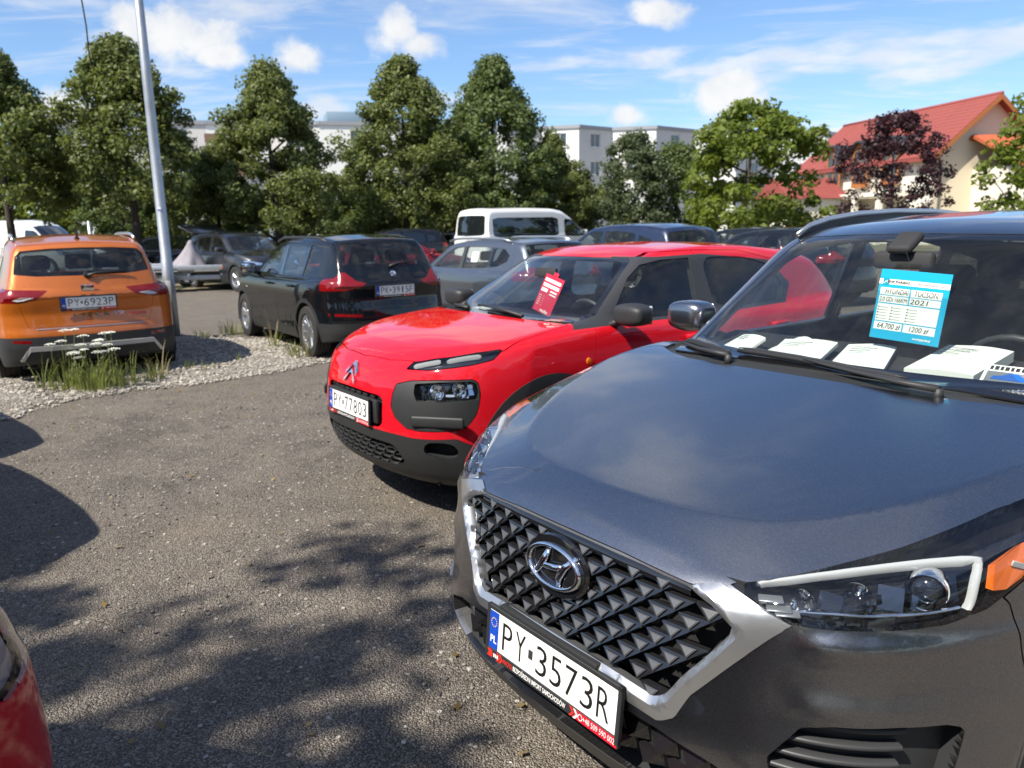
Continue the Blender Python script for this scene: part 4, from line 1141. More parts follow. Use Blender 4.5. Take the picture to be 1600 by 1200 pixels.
def seat(root, x, y, z=.42, w=.50, m=None, rear=False):
    m = m or M['seat']
    s = box('seat', (x, y, z), (.52, w, .16), m, root, (0, R(-6), 0), .05, 3)
    box('backrest', (-.27, 0, .36), (.13, w*.96, .62), m, s, (0, R(-14), 0), .055, 3)
    n = 1 if not rear else 3
    for k in range(n):
        yy = (k-(n-1)/2)*.42
        box('headrest', (-.385, yy, .79), (.09, .26, .17), m, s, (0, R(-10), 0), .04, 3)
    return s
def steering(root, x, y, z, r=.185):
    V, F = tube_geo([(0, math.cos(t)*r, math.sin(t)*r) for t in np.linspace(0, 2*math.pi, 28, endpoint=False)], .014, 8, closed=True)
    o = mesh_obj('steering_wheel', V, F, M['trim'], root, True); o.location = (x, y, z); o.rotation_euler = (0, R(22), 0)
    bm = bmesh.new(); add_box(bm, (.01, 0, 0), (.04, .13, .11), bev=.02); add_box(bm, (.0, .0, 0), (.015, .36, .03), bev=.005); add_box(bm, (0, 0, -.09), (.015, .035, .17), bev=.005)
    bm_obj('wheel_hub', bm, M['trim'], o, True)
def cabin(root, p):
    """p: dict xd (dash rear), zd dash top, xf front seat, xr rear seat, floor, hw half width, drv steering side"""
    hw = p.get('hw', .66)
    zd = p['zd']; x0 = p.get('x0', -.12); x1 = p['xd']
    prism('dashboard', [(x0, zd-.10), (x0-.12, zd-.015), (x0-.16, zd-.005), (x1+.06, zd+p.get('rise', .0)), (x1, zd-.04+p.get('rise', .0)), (x1+.03, zd-.2), (x1+.1, zd-.42), (x0, zd-.42)], -hw, hw, M['dark'], root, .02)
    for s in (1, -1): seat(root, p['xf'], s*.36, p.get('zs', .47))
    seat(root, p['xr'], 0, p.get('zs', .47)+.03, 1.25, rear=True)
    steering(root, x1-.10, p.get('drv', 1)*.36, zd-.06)
    box('cabin_floor', ((x0+p['xr'])/2-.3, 0, p.get('zs', .47)-.17), (abs(p['xr']-x0)+1.2, hw*2, .05), M['black'], root, bev=0)
def lining(root, sk, x0, x1, z0, m, tags=('body', 'door', 'pillar', 'roof', 'hatch'), off=-.035, pred=None):
    fs = sk.faces(*tags, pred=lambda c: (c[:, 0] > x1) & (c[:, 0] < x0) & (c[:, 2] > z0))
    if fs:
        o = skin_obj('interior_lining', sk, fs, m, root, 0, 0, off)
        return o
def side_pair(name, sk, tagn, m, root, lip=.01, off=0.):
    fs = sk.faces(tagn)
    return [skin_obj(name, sk, fs, m, root, s, lip, off) for s in (1, -1)] if fs else []
def mirror(root, loc, m, s, size=(.13, .23, .15), arm=True, armm=None, rz=0.):
    """door mirror: shell with flattened back, glass and arm"""
    bm = bmesh.new(); bmesh.ops.create_icosphere(bm, subdivisions=4, radius=1)
    for v in bm.verts:
        c = v.co
        q = [math.copysign(abs(t)**.55, t) for t in c]
        x, y, z = q[0]*size[0]/2*1.15, q[1]*size[1]/2, q[2]*size[2]/2
        if x < 0: x = max(x, -size[0]*.36)
        y += x*.12*s; z *= 1-.18*(abs(y)/size[1]*2)*(1 if z < 0 else .6)
        v.co = (x, y, z)
    o = bm_obj('door_mirror', bm, m, root, True, 50); o.location = loc; o.rotation_euler = (0, 0, rz)
    g = box('mirror_glass', (-size[0]*.37, 0, 0), (.006, size[1]*.84, size[2]*.80), M['chrome'], o, bev=.002)
    if arm:
        tube('mirror_arm', [(.0, -s*size[1]*.38, -size[2]*.30), (.01, -s*size[1]*.62, -size[2]*.48), (.03, -s*(size[1]*.62+.06), -size[2]*.55)], [.032, .028, .032], armm or M['plastic'], o, 10, flatten=(1.3, .8))
    return o
# ---------------------------------------------------------------- grey SUV in the foreground
def build_tucson():
    p = tucson_shape(); f = car_field(p)
    sk = Skin(f, (-3.72, 0, .14), (1.05, 1.02, 1.72), .0165 if PART != 'fast' else .03)
    sk.circle('drop', 0, .35, .372); sk.circle('drop', -2.67, .35, .372)
    hl = [(.81, .455, .852), (.752, .516, .871), (.65, .6, .903), (.537, .677, .934), (.426, .735, .965), (.332, .785, .992), (.24, .83, 1.012), (.17, .862, 1.016), (.26, .885, .96), (.36, .885, .905), (.43, .87, .873), (.492, .849, .842), (.584, .813, .822), (.674, .757, .816), (.758, .673, .810), (.80, .606, .808)]
    sk.cut('headlight', 45, uv3(45, hl), [(0, .1, None), (2, .7, None), (1, .3, None)], gap=.004)
    outer = [(0, .845), (.20, .843), (.395, .833), (.449, .850), (.53, .832), (.612, .808), (.577, .772), (.50, .68), (.428, .592), (.40, .53), (.36, .503), (.2, .515), (0, .518)]
    outer = outer+[(-y, z) for y, z in outer[-2:0:-1]]
    inner = [(0, .838), (.20, .836), (.39, .828), (.455, .806), (.508, .770), (.463, .704), (.405, .629), (.372, .575), (.345, .553), (.2, .565), (0, .567)]
    inner = inner+[(-y, z) for y, z in inner[-2:0:-1]]
    lf = [(0, .5, None)]
    sk.cut('frame', 'front', outer, lf, only=('body',), gap=.003)
    sk.cut('drop', 'front', inner, lf, only=('frame', 'gap'))
    din = lambda V: poly_sd(V[:, [1, 2]], inner)
    sk.split(np.where(sk.V[:, 0] > .5, din(sk.V)-.016, 1.), 'frame_in', ('frame',))
    low = [(0, .492), (.36, .482), (.50, .462), (.60, .425), (.60, .36), (.52, .312), (0, .305)]
    low = low+[(-y, z) for y, z in low[-2:0:-1]]
    sk.cut('intake', 'front', low, lf, only=('body',))
    fog = [(.853, .60, .522), (.809, .649, .605), (.775, .696, .618), (.688, .78, .624), (.60, .835, .620), (.553, .853, .606), (.565, .855, .575), (.588, .853, .52), (.60, .845, .475), (.70, .78, .455), (.84, .62, .455)]
    sk.cut('fog', 45, uv3(45, fog), [(0, .3, None), (1, .35, None)], only=('body',))
    hood = [(1.1, -.1), (1.1, .47), (.81, .49), (.752, .56), (.65, .65), (.537, .73), (.426, .79), (.332, .83), (.24, .852), (.16, .84), (.1, .822), (0, .815), (-.2, .80), (-.262, .745), (-.262, .72), (-.20, .62), (-.158, .5), (-.145, .3), (-.142, 0), (-.142, -.1)]
    sk.cut('hood', 'top', hood, [(2, .79, None)], only=('body',), gap=.005)
    sk.split(np.where(sk.V[:, 0] > .3, sk.V[:, 2]-.302+.0*sk.V[:, 0], 1.), 'lip', ('body',))
    sk.cut('bumper', 'side', [(1.3, .1), (1.3, .9), (.5, .9), (.44, .84), (.372, .60), (.35, .35), (.3, .1)], [(0, .28, None)], only=('body',), gap=.004)
    ws = [(0, 1.127), (.45, 1.122), (.64, 1.118), (.700, 1.135), (.672, 1.23), (.605, 1.42), (.562, 1.515), (.535, 1.541), (.3, 1.551), (0, 1.556)]
    ws = ws+[(-y, z) for y, z in ws[-2:0:-1]]
    sk.cut('frit', 'front', ws, [(0, -1.2, 0)], only=('body',))
    wi = np.array(ws)*[.955, 1]; wi[:, 1] = 1.345+(wi[:, 1]-1.345)*.91
    sk.cut('windshield', 'front', wi, [(0, -1.2, 0)], only=('frit',))
    sk.cut('cowl', 'top', [(0, -.1), (0, .66), (-.2, .70), (-.34, .72), (-.4, .5), (-.4, -.1)], [(2, 1.05, 1.2)], only=('body',))
    # side glass and doors
    sk.cut('window0', 'side', [(-.60, 1.115), (-1.02, 1.44), (-1.18, 1.50), (-1.58, 1.515), (-1.58, 1.115)], [(1, .4, None)], only=('body',))
    sk.cut('window1', 'side', [(-1.66, 1.115), (-1.66, 1.515), (-2.2, 1.50), (-2.52, 1.45), (-2.55, 1.13)], [(1, .4, None)], only=('body',))
    sk.cut('window2', 'side', [(-2.62, 1.16), (-2.62, 1.43), (-2.98, 1.36), (-3.05, 1.26)], [(1, .4, None)], only=('body',))
    for d in ([(-.42, .33), (-.40, .9), (-.47, 1.09), (-1.0, 1.475), (-1.18, 1.535), (-1.62, 1.55), (-1.62, .33)], [(-1.625, .33), (-1.625, 1.55), (-2.2, 1.535), (-2.55, 1.48), (-2.58, 1.1), (-2.30, .7), (-2.24, .4), (-2.2, .33)]):
        sk.cut('door'+str(d[0][0]), 'side', d, [(1, .4, None)], only=('body',), gap=.003)
    sk.cut('rearwin', 'rear', [(-.6, 1.14), (.6, 1.14), (.52, 1.44), (-.52, 1.44)], [(0, None, -3.1)], only=('body',))
    sk.cut('taillight', 'side', [(-3.1, 1.0), (-3.7, 1.04), (-3.7, .86), (-3.3, .9)], [(0, None, -3.1), (1, .45, None)], only=('body',))
    for x in (0, -2.67):
        sk.circle('clad', x, .35, .425, only=('body', 'door-0.42', 'door-1.625', 'bumper'))
    zz = np.where((sk.V[:, 0] < .3), sk.V[:, 2]-.34, 1.); sk.split(zz, 'clad', ('body', 'door-0.42', 'door-1.625'))
    sk.remove('drop', 'gap'); sk.finish()
    # soft press lines in the bumper come from the field itself
    root = empty('grey_suv', (.838, 2.410, 0), R(216.466))
    tag(root, 'dark grey metallic SUV with hexagonal grille, nearest car at lower right', 'car')
    body = paint('grey_metallic', (.285, .292, .315), 1.0, .28, .30, .03)
    skin_obj('body_shell', sk, sk.faces('body'), body, root)
    skin_obj('bonnet', sk, sk.faces('hood'), body, root, lip=.02)
    skin_obj('front_bumper', sk, sk.faces('bumper'), body, root, lip=.02)
    skin_obj('lower_lip', sk, sk.faces('lip'), M['trim'], root, lip=.02)
    skin_obj('cladding', sk, sk.faces('clad'), M['plastic'], root, off=.004, lip=.015)
    skin_obj('scuttle_panel', sk, sk.faces('cowl'), M['plastic'], root, off=-.012, lip=.02)
    skin_obj('windscreen', sk, sk.faces('windshield'), M['glass'], root, lip=0, off=-.002)
    skin_obj('windscreen_border', sk, sk.faces('frit'), M['gloss'], root, lip=.006, off=-.002)
    # panel creases: raised grille frame
    fr = skin_obj('grille_frame', sk, sk.faces('frame', 'frame_in'), M['silver'], root, lip=.03, off=.002)
    co = np.array([v.co[:] for v in fr.data.vertices]); a_ = poly_sd(np.abs(co[:, [1, 2]]), inner); b_ = -poly_sd(np.abs(co[:, [1, 2]]), outer)
    hh = np.where(a_ < .016, .012*np.clip(a_/.016, 0, 1), .002+.010*np.clip(b_/np.maximum(b_+a_-.016, .004), 0, 1))
    for v, q in zip(fr.data.vertices, hh):
        v.co.x += q
    fr.data.normals_split_custom_set([(0, 0, 0)]*len(fr.data.loops)); fr.data.set_sharp_from_angle(angle=R(24))
    for k in range(3): side_pair('side_window', sk, 'window%d' % k, M['dglass'] if k > 1 else M['glass'], root, .004, -.004)
    for d in ('door-0.42', 'door-1.625'):
        for s in (1, -1):
            o = skin_obj('door', sk, sk.faces(d), body, root, s, .015)
            xh = -1.42 if d == 'door-0.42' else -2.3
            tube('door_handle', [(xh+.1, s*.918, .97), (xh+.07, s*.945, .975), (xh-.07, s*.945, .978), (xh-.1, s*.918, .975)], .012, body, o, 8, flatten=(1, 1.4))
    skin_obj('rear_window', sk, sk.faces('rearwin'), M['dglass'], root)
    side_pair('tail_light', sk, 'taillight', M['redlens'], root, .03)
    lining(root, sk, -.28, -3.3, 1.06, M['beige'], tags=('body', 'door-0.42', 'door-1.625'))
    # ---- headlights
    lensf = sk.faces('headlight')
    for s in (1, -1):
        L = skin_obj('headlight', sk, lensf, M['clear'], root, s, .0)
        b = skin_obj('lamp_housing', sk, lensf, M['gloss'], L, s, 0, -.055)
        # rim of the housing between lens and bowl
        used = sorted(set(i for q in lensf for i in q)); cnt = {}
        for q in lensf:
            for i in range(len(q)): cnt[(q[i], q[(i+1) % len(q)])] = 1
        be = [e for e in cnt if (e[1], e[0]) not in cnt]
        V = []; F = []
        for a, bq in be:
            k = len(V); q = [sk.V[a], sk.V[bq], sk.V[bq]-sk.N[bq]*.06, sk.V[a]-sk.N[a]*.06]
            V += [v*np.array([1, s, 1]) for v in q]; F.append((k, k+1, k+2, k+3))
        mesh_obj('lamp_bezel', V, F, M['gloss'], L)
        def on_skin(pt, dn):
            P = project(f, np.array([pt], float), 4); N = fgrad(f, P); N /= np.linalg.norm(N)
            q = P[0]-N[0]*dn; return Vector((q[0], s*q[1], q[2])), Vector((N[0][0], s*N[0][1], N[0][2]))
        def band(name, A, B, dn, m, th=.012, rows=1):
            Va = []
            n = 40
            A = np.array(A, float); B = np.array(B, float)
            def res(P):
                dl = np.r_[0, np.cumsum(np.linalg.norm(np.diff(P, axis=0), axis=1))]; t = np.linspace(0, dl[-1], n)
                return np.stack([np.interp(t, dl, P[:, c]) for c in range(3)], 1)
            A, B = res(A), res(B); V = []; F = []
            P = project(f, np.concatenate([A, B]), 4); N = fgrad(f, P); N /= np.linalg.norm(N, axis=1)[:, None]; P = (P-N*dn)*[1, s, 1]; N = N*[1, s, 1]
            for i in range(n):
                a, na, b2, nb = Vector(P[i]), Vector(N[i]), Vector(P[n+i]), Vector(N[n+i]); a = a+Vector((0, 0, .009)); b2 = b2+Vector((0, 0, .009)); c = (a+b2)/2+(na+nb)*.5*th*.6
                V += [a-na*th, a, c, b2, b2-nb*th]
            for i in range(n-1):
                for j in range(4):
                    q = (i*5+j, i*5+j+1, (i+1)*5+j+1, (i+1)*5+j); F.append(q if s < 0 else q[::-1])
            return mesh_obj(name, V, F, m, L, True)
        band('daytime_light', [(.788, .511, .856), (.678, .618, .892), (.557, .728, .924), (.483, .800, .943), (.469, .826, .940), (.480, .837, .918), (.510, .844, .845), (.522, .842, .830)],
             [(.788, .521, .8525), (.686, .627, .8855), (.568, .737, .9155), (.502, .803, .9325), (.490, .822, .928), (.496, .829, .912), (.522, .838, .845), (.533, .837, .832)], .016, M['drl'])
        band('chrome_strip', [(.765, .60, .822), (.70, .70, .826), (.60, .79, .833), (.54, .825, .838)], [(.765, .605, .816), (.70, .705, .820), (.60, .795, .827), (.54, .83, .832)], .02, M['chrome'], .006)
        def lampset(pt, rad, dn, kind):
            c, n_ = on_skin(pt, dn); ax = Vector((.93, s*.32, -.05)).normalized()
            q = ax.to_track_quat('Z', 'Y').to_euler()
            if kind == 'proj':
                o = lathe('projector_ring', [(-.03, rad*1.25), (.004, rad*1.28), (.012, rad*1.2), (.006, rad*1.06), (-.01, rad*1.0)], M['chrome'], L, 40, 'z'); o.location = c; o.rotation_euler = q
                prof = [(.028*math.cos(t)-.012, rad*math.sin(t)) for t in np.linspace(.02, math.pi/2, 12)]
                l2 = lathe('projector_lens', prof, flat('projector_glass', (.012, .015, .022), .03, 0., .9, 1.), L, 40, 'z'); l2.location = c; l2.rotation_euler = q
            else:
                prof = [(.004, rad), (0, rad*.98), (-.02, rad*.75), (-.034, rad*.4), (-.038, .008), (-.02, .007), (-.015, .001)]
                o = lathe('reflector', prof, M['chrome'], L, 36, 'z'); o.location = c; o.rotation_euler = q
        lampset((.585, .785, .885), .033, .040, 'proj')
        lampset((.69, .685, .860), .038, .036, 'refl')
        lampset((.755, .60, .848), .026, .034, 'refl')
        # faceted reflector plates
        for (pt, sz, rz) in (((.645, .735, .872), (.004, .05, .05), 25), ((.725, .645, .862), (.004, .05, .04), 10), ((.545, .815, .885), (.004, .04, .06), 50), ((.62, .765, .865), (.004, .04, .03), -10), ((.67, .71, .875), (.004, .06, .02), 60)):
            c, n_ = on_skin(pt, .042); box('reflector_facet', c, sz, M['dchrome'], L, (0, R(-25), s*R(rz)), .001, 1)
        for i in range(3):
            c, n_ = on_skin((.785-.006*i, .545+.018*i, .838-.009*i), .03); box('lamp_rib', c, (.03, .05, .004), M['galv'], L, (0, 0, s*R(40)), .001, 1)
        # amber side marker
        am = [(.461, .843, .925), (.382, .862, .958), (.33, .88, .965), (.36, .885, .92), (.40, .876, .888), (.443, .863, .871), (.475, .85, .874)]
        V = []; 
        for dn in (.004, .022):
            for pt in am: V.append(on_skin(pt, dn)[0])
        n = len(am); F = [tuple(range(n)), tuple(range(2*n-1, n-1, -1))]+[(i, n+i, n+(i+1) % n, (i+1) % n) for i in range(n)]
        mesh_obj('side_marker', V, F, M['amb2'], L)
        c, n_ = on_skin((.40, .874, .913), .004); q = box('marker_reflector', c, (.004, .05, .012), M['drl'], L, (R(-20)*s, 0, s*R(65)), .001, 1)
    # ---- grille: dark backing and pyramid scales
    bm = bmesh.new(); add_box(bm, (.78, 0, .68), (.06, 1.0, .36))
    bm_obj('grille_backing', bm, M['black'], root)
    def nose_x(y, z): return float(p['nose'](np.array([z]))[0]-p['plan'](np.array([abs(y)]))[0]*p['planz'](np.array([z]))[0])
    # one pyramid scale: blade frame with a bright triangular facet
    gm = flat('grille_black', (.010, .010, .011), .16, coat=.7); gf = flat('grille_facet', (.16, .165, .17), .35, .6); gr = flat('grille_edge', (.05, .05, .052), .25, coat=.5)
    rows = 9; dzr = .0325; dyr = .0825
    for r_ in range(rows+1):
        z = .834-dzr*(r_+.4)
        ins = []
        k0 = -9
        for k in range(-9, 10):
            y = (k+(.5 if r_ % 2 else 0))*dyr
            ok = poly_sd(np.array([[y, z-.006], [y-.03, z], [y+.03, z]]), inner).max() < .006
            if not ok or (math.hypot(y/.115, (z-.752)/.075) < 1): continue
            x = nose_x(y, z)-.012; yaw = -math.atan((nose_x(y+.02, z)-nose_x(y-.02, z))/.04)
            hw, hh = dyr*.50, dzr*.98
            # local: u right (+y), v up, w out
            ap = (0.0, -hh*.52, .016)
            P = [(-hw, hh*.42, -.006), (hw, hh*.42, -.006), (-hw*.98, hh*.30, .002), (hw*.98, hh*.30, .002), (0, -hh*.66, .017), (-hw*.62, hh*.22, .004), (hw*.20, hh*.22, .006), (-.01, -hh*.50, .0175), (0, -hh*.95, -.004), (-hw, hh*.0, -.012), (hw, hh*.0, -.012)]
            F = [(0, 2, 3, 1), (2, 4, 3), (2, 9, 8, 4), (3, 4, 8, 10)]
            V = []
            for u, v, w in P:
                V.append((x+w*math.cos(yaw)-0, y+u*math.cos(yaw)+w*math.sin(yaw)*0, z+v))
                V[-1] = (x+w-abs(u)*0-(nose_x(y, z)-nose_x(y+u, z)), y+u, z+v)
            o = mesh_obj('grille_scale', V, F, gm, root)
            fo = [(-hw*.60, hh*.20, .0075), (hw*.42, hh*.20, .0075), (hw*.02, -hh*.50, .0185)]
            def w3(L_, e): return [(x+w+e-(nose_x(y, z)-nose_x(y+u, z)), y+u, z+v) for u, v, w in L_]
            T = w3(fo, .0006); cx = np.mean(T, 0); T2 = [tuple(cx+(np.array(t)-cx)*.70+np.array([.0012, 0, 0])) for t in T]
            mesh_obj('scale_facet', T+T2, [(0, 2, 5, 3), (2, 1, 4, 5), (1, 0, 3, 4), (3, 5, 4)], [gr, gf], o, False, [0, 0, 0, 1])
    # top strip of the grille under the bonnet lip
    V = []; F = []
    ys = np.linspace(-.40, .40, 33)
    for y in ys:
        x = nose_x(y, .82); zl = .838-.012*(abs(y)/.4)**2
        V += [(x-.012, y, zl+.004), (x-.002, y, zl-.004), (x-.004, y, zl-.017), (x-.02, y, zl-.019)]
    for i in range(len(ys)-1):
        for j in range(3): F.append((i*4+j, i*4+j+1, i*4+j+5, i*4+j+4))
    mesh_obj('grille_top_strip', V, F, M['gloss'], root, True)
    # ---- emblem: dark boss, chrome ring and slanted letter
    em = lathe('emblem', [(-.03, .118), (0, .122), (.008, .116), (.010, .10), (.010, .0)], M['gloss'], root, 48, 'z')
    em.scale = (1, .66, 1)
    em.location = (nose_x(0, .752)+.004, 0, .752); em.rotation_euler = (R(90), 0, R(90))
    em.rotation_euler = (Matrix.Rotation(R(-8), 3, 'Y') @ Euler(FRONT).to_matrix()).to_euler()
    ring = [(math.cos(t)*.098, math.sin(t)*.098*.80, .014) for t in np.linspace(0, 2*math.pi, 56, endpoint=False)]
    tube('emblem_ring', ring, .0095, M['chrome'], em, 10, True, (1, 1))
    for sgn in (-1, 1):
        tube('emblem_stroke', [(sgn*.052+.030, .072, .012), (sgn*.040+.008, .02, .018), (sgn*.040-.012, -.03, .018), (sgn*.055-.030, -.072, .012)], [.008, .012, .012, .008], M['chrome'], em, 10, flatten=(1, .5))
    tube('emblem_stroke', [(-.045, -.018, .016), (-.02, -.004, .021), (.02, .006, .021), (.045, .020, .016)], [.008, .013, .013, .008], M['chrome'], em, 10, flatten=(1, .5))
    # ---- lower intake, plate, fog pockets
    skin_obj('lower_intake', sk, sk.faces('intake'), M['plastic'], root, lip=.0, off=-.05)
    wall = sk.faces('intake'); cnt = {}
    for q in wall:
        for i in range(len(q)): cnt[(q[i], q[(i+1) % len(q)])] = 1
    be = [e for e in cnt if (e[1], e[0]) not in cnt and not (abs(sk.V[e[0]][1]) < 1e-6 and abs(sk.V[e[1]][1]) < 1e-6)]
    V = []; F = []
    for s in (1, -1):
        for a, bq in be:
            k = len(V); q = [sk.V[a], sk.V[bq], sk.V[bq]-sk.N[bq]*.052, sk.V[a]-sk.N[a]*.052]
            V += [v*np.array([1, s, 1]) for v in q]; F.append((k, k+1, k+2, k+3))
    mesh_obj('intake_surround', V, F, M['plastic'], root)
    for k in range(-6, 7):
        for j in range(2):
            y = (k+(.5 if j else 0))*.085; z = .42-.05*j
            if abs(y) > .5: continue
            x = nose_x(y, z)-.03
            mesh_obj('intake_scale', [(x-.01, y-.042, z+.022), (x-.01, y+.042, z+.022), (x+.012, y, z-.018), (x-.02, y-.042, z-.02), (x-.02, y+.042, z-.02)], [(0, 2, 1), (0, 3, 2), (1, 2, 4)], gm, root)
    pl = plate(root, 'PY 3573R', (.946, 0, .482), (R(90-6), 0, R(90)))
    box('plate_mount', (.925, -.02, .556), (.03, .40, .018), M['plastic'], root, bev=.004)
    fogf = sk.faces('fog')
    for s in (1, -1):
        o = skin_obj('fog_pocket', sk, fogf, M['plastic'], root, s, 0, -.045)
        cnt = {}
        for q in fogf:
            for i in range(len(q)): cnt[(q[i], q[(i+1) % len(q)])] = 1
        be = [e for e in cnt if (e[1], e[0]) not in cnt]; V = []; F = []
        for a, bq in be:
            k = len(V); q = [sk.V[a], sk.V[bq], sk.V[bq]-sk.N[bq]*.047, sk.V[a]-sk.N[a]*.047]
            V += [v*np.array([1, s, 1]) for v in q]; F.append((k, k+1, k+2, k+3))
        mesh_obj('pocket_wall', V, F, M['plastic'], o)
        for k in range(4):
            z = .60-.033*k; V = []; F = []
            ys = np.linspace(.635-.01*k, .800, 14)
            PP = project(f, np.array([[nose_x(y, z), y, z] for y in ys]), 3); NN = fgrad(f, PP); NN /= np.linalg.norm(NN, axis=1)[:, None]
            for q, nn in zip(PP, NN):
                for dn, dz in ((.045, .012), (.018, .010), (.012, .002), (.045, -.008)):
                    v = q-nn*dn; V.append((v[0], s*v[1], v[2]+dz))
            for i in range(13):
                for j in range(3): F.append((i*4+j, i*4+j+1, i*4+j+5, i*4+j+4))
            mesh_obj('pocket_slat', V, F, M['trim'], o, True)
    # ---- wipers
    def surf(x, y, d=.0):
        zz = np.linspace(1.6, .9, 400); v = f(x+0*zz, y+0*zz, zz)
        return (x, y, zz[np.argmax(v < 0)]+d)
    def wiper(pv, path, blade):
        a = tube('wiper', [surf(*q, .02) for q in path], [.014, .012, .009, .007, .006], M['plastic'], root, 8, flatten=(1.2, .8))
        tube('wiper_pivot', [surf(*pv, -.02), surf(*pv, .022)], .014, M['plastic'], a, 14)
        n = 16; B = [Vector(surf(blade[0][0]+(blade[1][0]-blade[0][0])*t, blade[0][1]+(blade[1][1]-blade[0][1])*t, .013)) for t in np.linspace(0, 1, n)]
        tube('wiper_blade', B, [.007]+[.011]*(n-2)+[.006], M['seal'], a, 6, flatten=(1.1, 1.0))
        tube('blade_spoiler', [b+Vector((-.008, 0, .010)) for b in B], [.003]+[.007]*(n-2)+[.003], M['plastic'], a, 6, flatten=(1.6, .5))
    wiper((-.165, .42), [(-.165, .42), (-.17, .30), (-.20, .14), (-.225, .02), (-.24, -.06)], ((-.205, .31), (-.275, -.36)))
    wiper((-.195, -.34), [(-.195, -.34), (-.205, -.42), (-.225, -.5), (-.25, -.56), (-.275, -.62)], ((-.225, -.36), (-.34, -.665)))
    # ---- mirrors, rails, wheels, cabin
    for s in (1, -1):
        o = mirror(root, (-.735, s*.975, 1.185), body, s, (.13, .21, .145), armm=M['plastic'])
    for s in (1, -1):
        pts = [(-.955, s*.585, 1.550), (-1.05, s*.588, 1.588), (-1.2, s*.592, 1.615), (-1.45, s*.596, 1.637), (-1.8, s*.60, 1.648), (-2.2, s*.60, 1.645), (-2.6, s*.595, 1.622), (-2.85, s*.59, 1.59), (-2.98, s*.585, 1.56)]
        o = tube('roof_rail', pts, [.008, .010, .011, .011, .011, .011, .011, .010, .008], M['silver'], root, 10, flatten=(.9, 1.25))
        mesh_obj('rail_skirt', [(*q[:2], q[2]) for q in pts]+[(q[0], q[1]*.99, 1.53) for q in pts], [(i, i+1, len(pts)+i+1, len(pts)+i) for i in range(len(pts)-1)], M['plastic'], o)
    wheels(root, 2.67, .905, .35, 'five_double', .225)
    for x in (0, -2.67): arch_liner(root, x, .90, .35, .38)
    box('underbody', (-1.35, 0, .24), (4.1, 1.3, .08), M['black'], root, bev=0)
    cabin(root, dict(x0=-.26, xd=-.78, zd=1.095, rise=.055, xf=-1.40, xr=-2.35, zs=.56, hw=.72))
    mr = box('interior_mirror', (-.74, 0, 1.462), (.04, .22, .065), M['dark'], root, (0, R(-12), 0), .019, 4)
    box('mirror_mount', (-.74, 0, 1.525), (.12, .09, .034), M['dark'], root, (0, R(30), 0), .016, 4)
    box('dash_hood', (-.66, .36, 1.115), (.18, .36, .05), M['dark'], root, (0, R(-4), 0), .02, 3)
    return root
if PART in ('', 'fast', 'tuc'): build_tucson()
# ---------------------------------------------------------------- red crossover
def walls(name, sk, faces, depth, m, parent, sides=(1, -1), mid=True, off=0.):
    cnt = {}
    for q in faces:
        for i in range(len(q)): cnt[(q[i], q[(i+1) % len(q)])] = 1
    be = [e for e in cnt if (e[1], e[0]) not in cnt and not (mid and abs(sk.V[e[0]][1]) < 1e-6 and abs(sk.V[e[1]][1]) < 1e-6)]
    V = []; F = []
    for s in sides:
        for a, b in be:
            k = len(V); q = [sk.V[a]+sk.N[a]*off, sk.V[b]+sk.N[b]*off, sk.V[b]-sk.N[b]*depth, sk.V[a]-sk.N[a]*depth]
            V += [v*np.array([1, s, 1]) for v in q]; F.append((k, k+1, k+2, k+3) if s > 0 else (k+3, k+2, k+1, k))
    return mesh_obj(name, V, F, m, parent)
def mir_poly(P): return list(P)+[(-y, z) for y, z in P[::-1] if abs(y) > 1e-6]
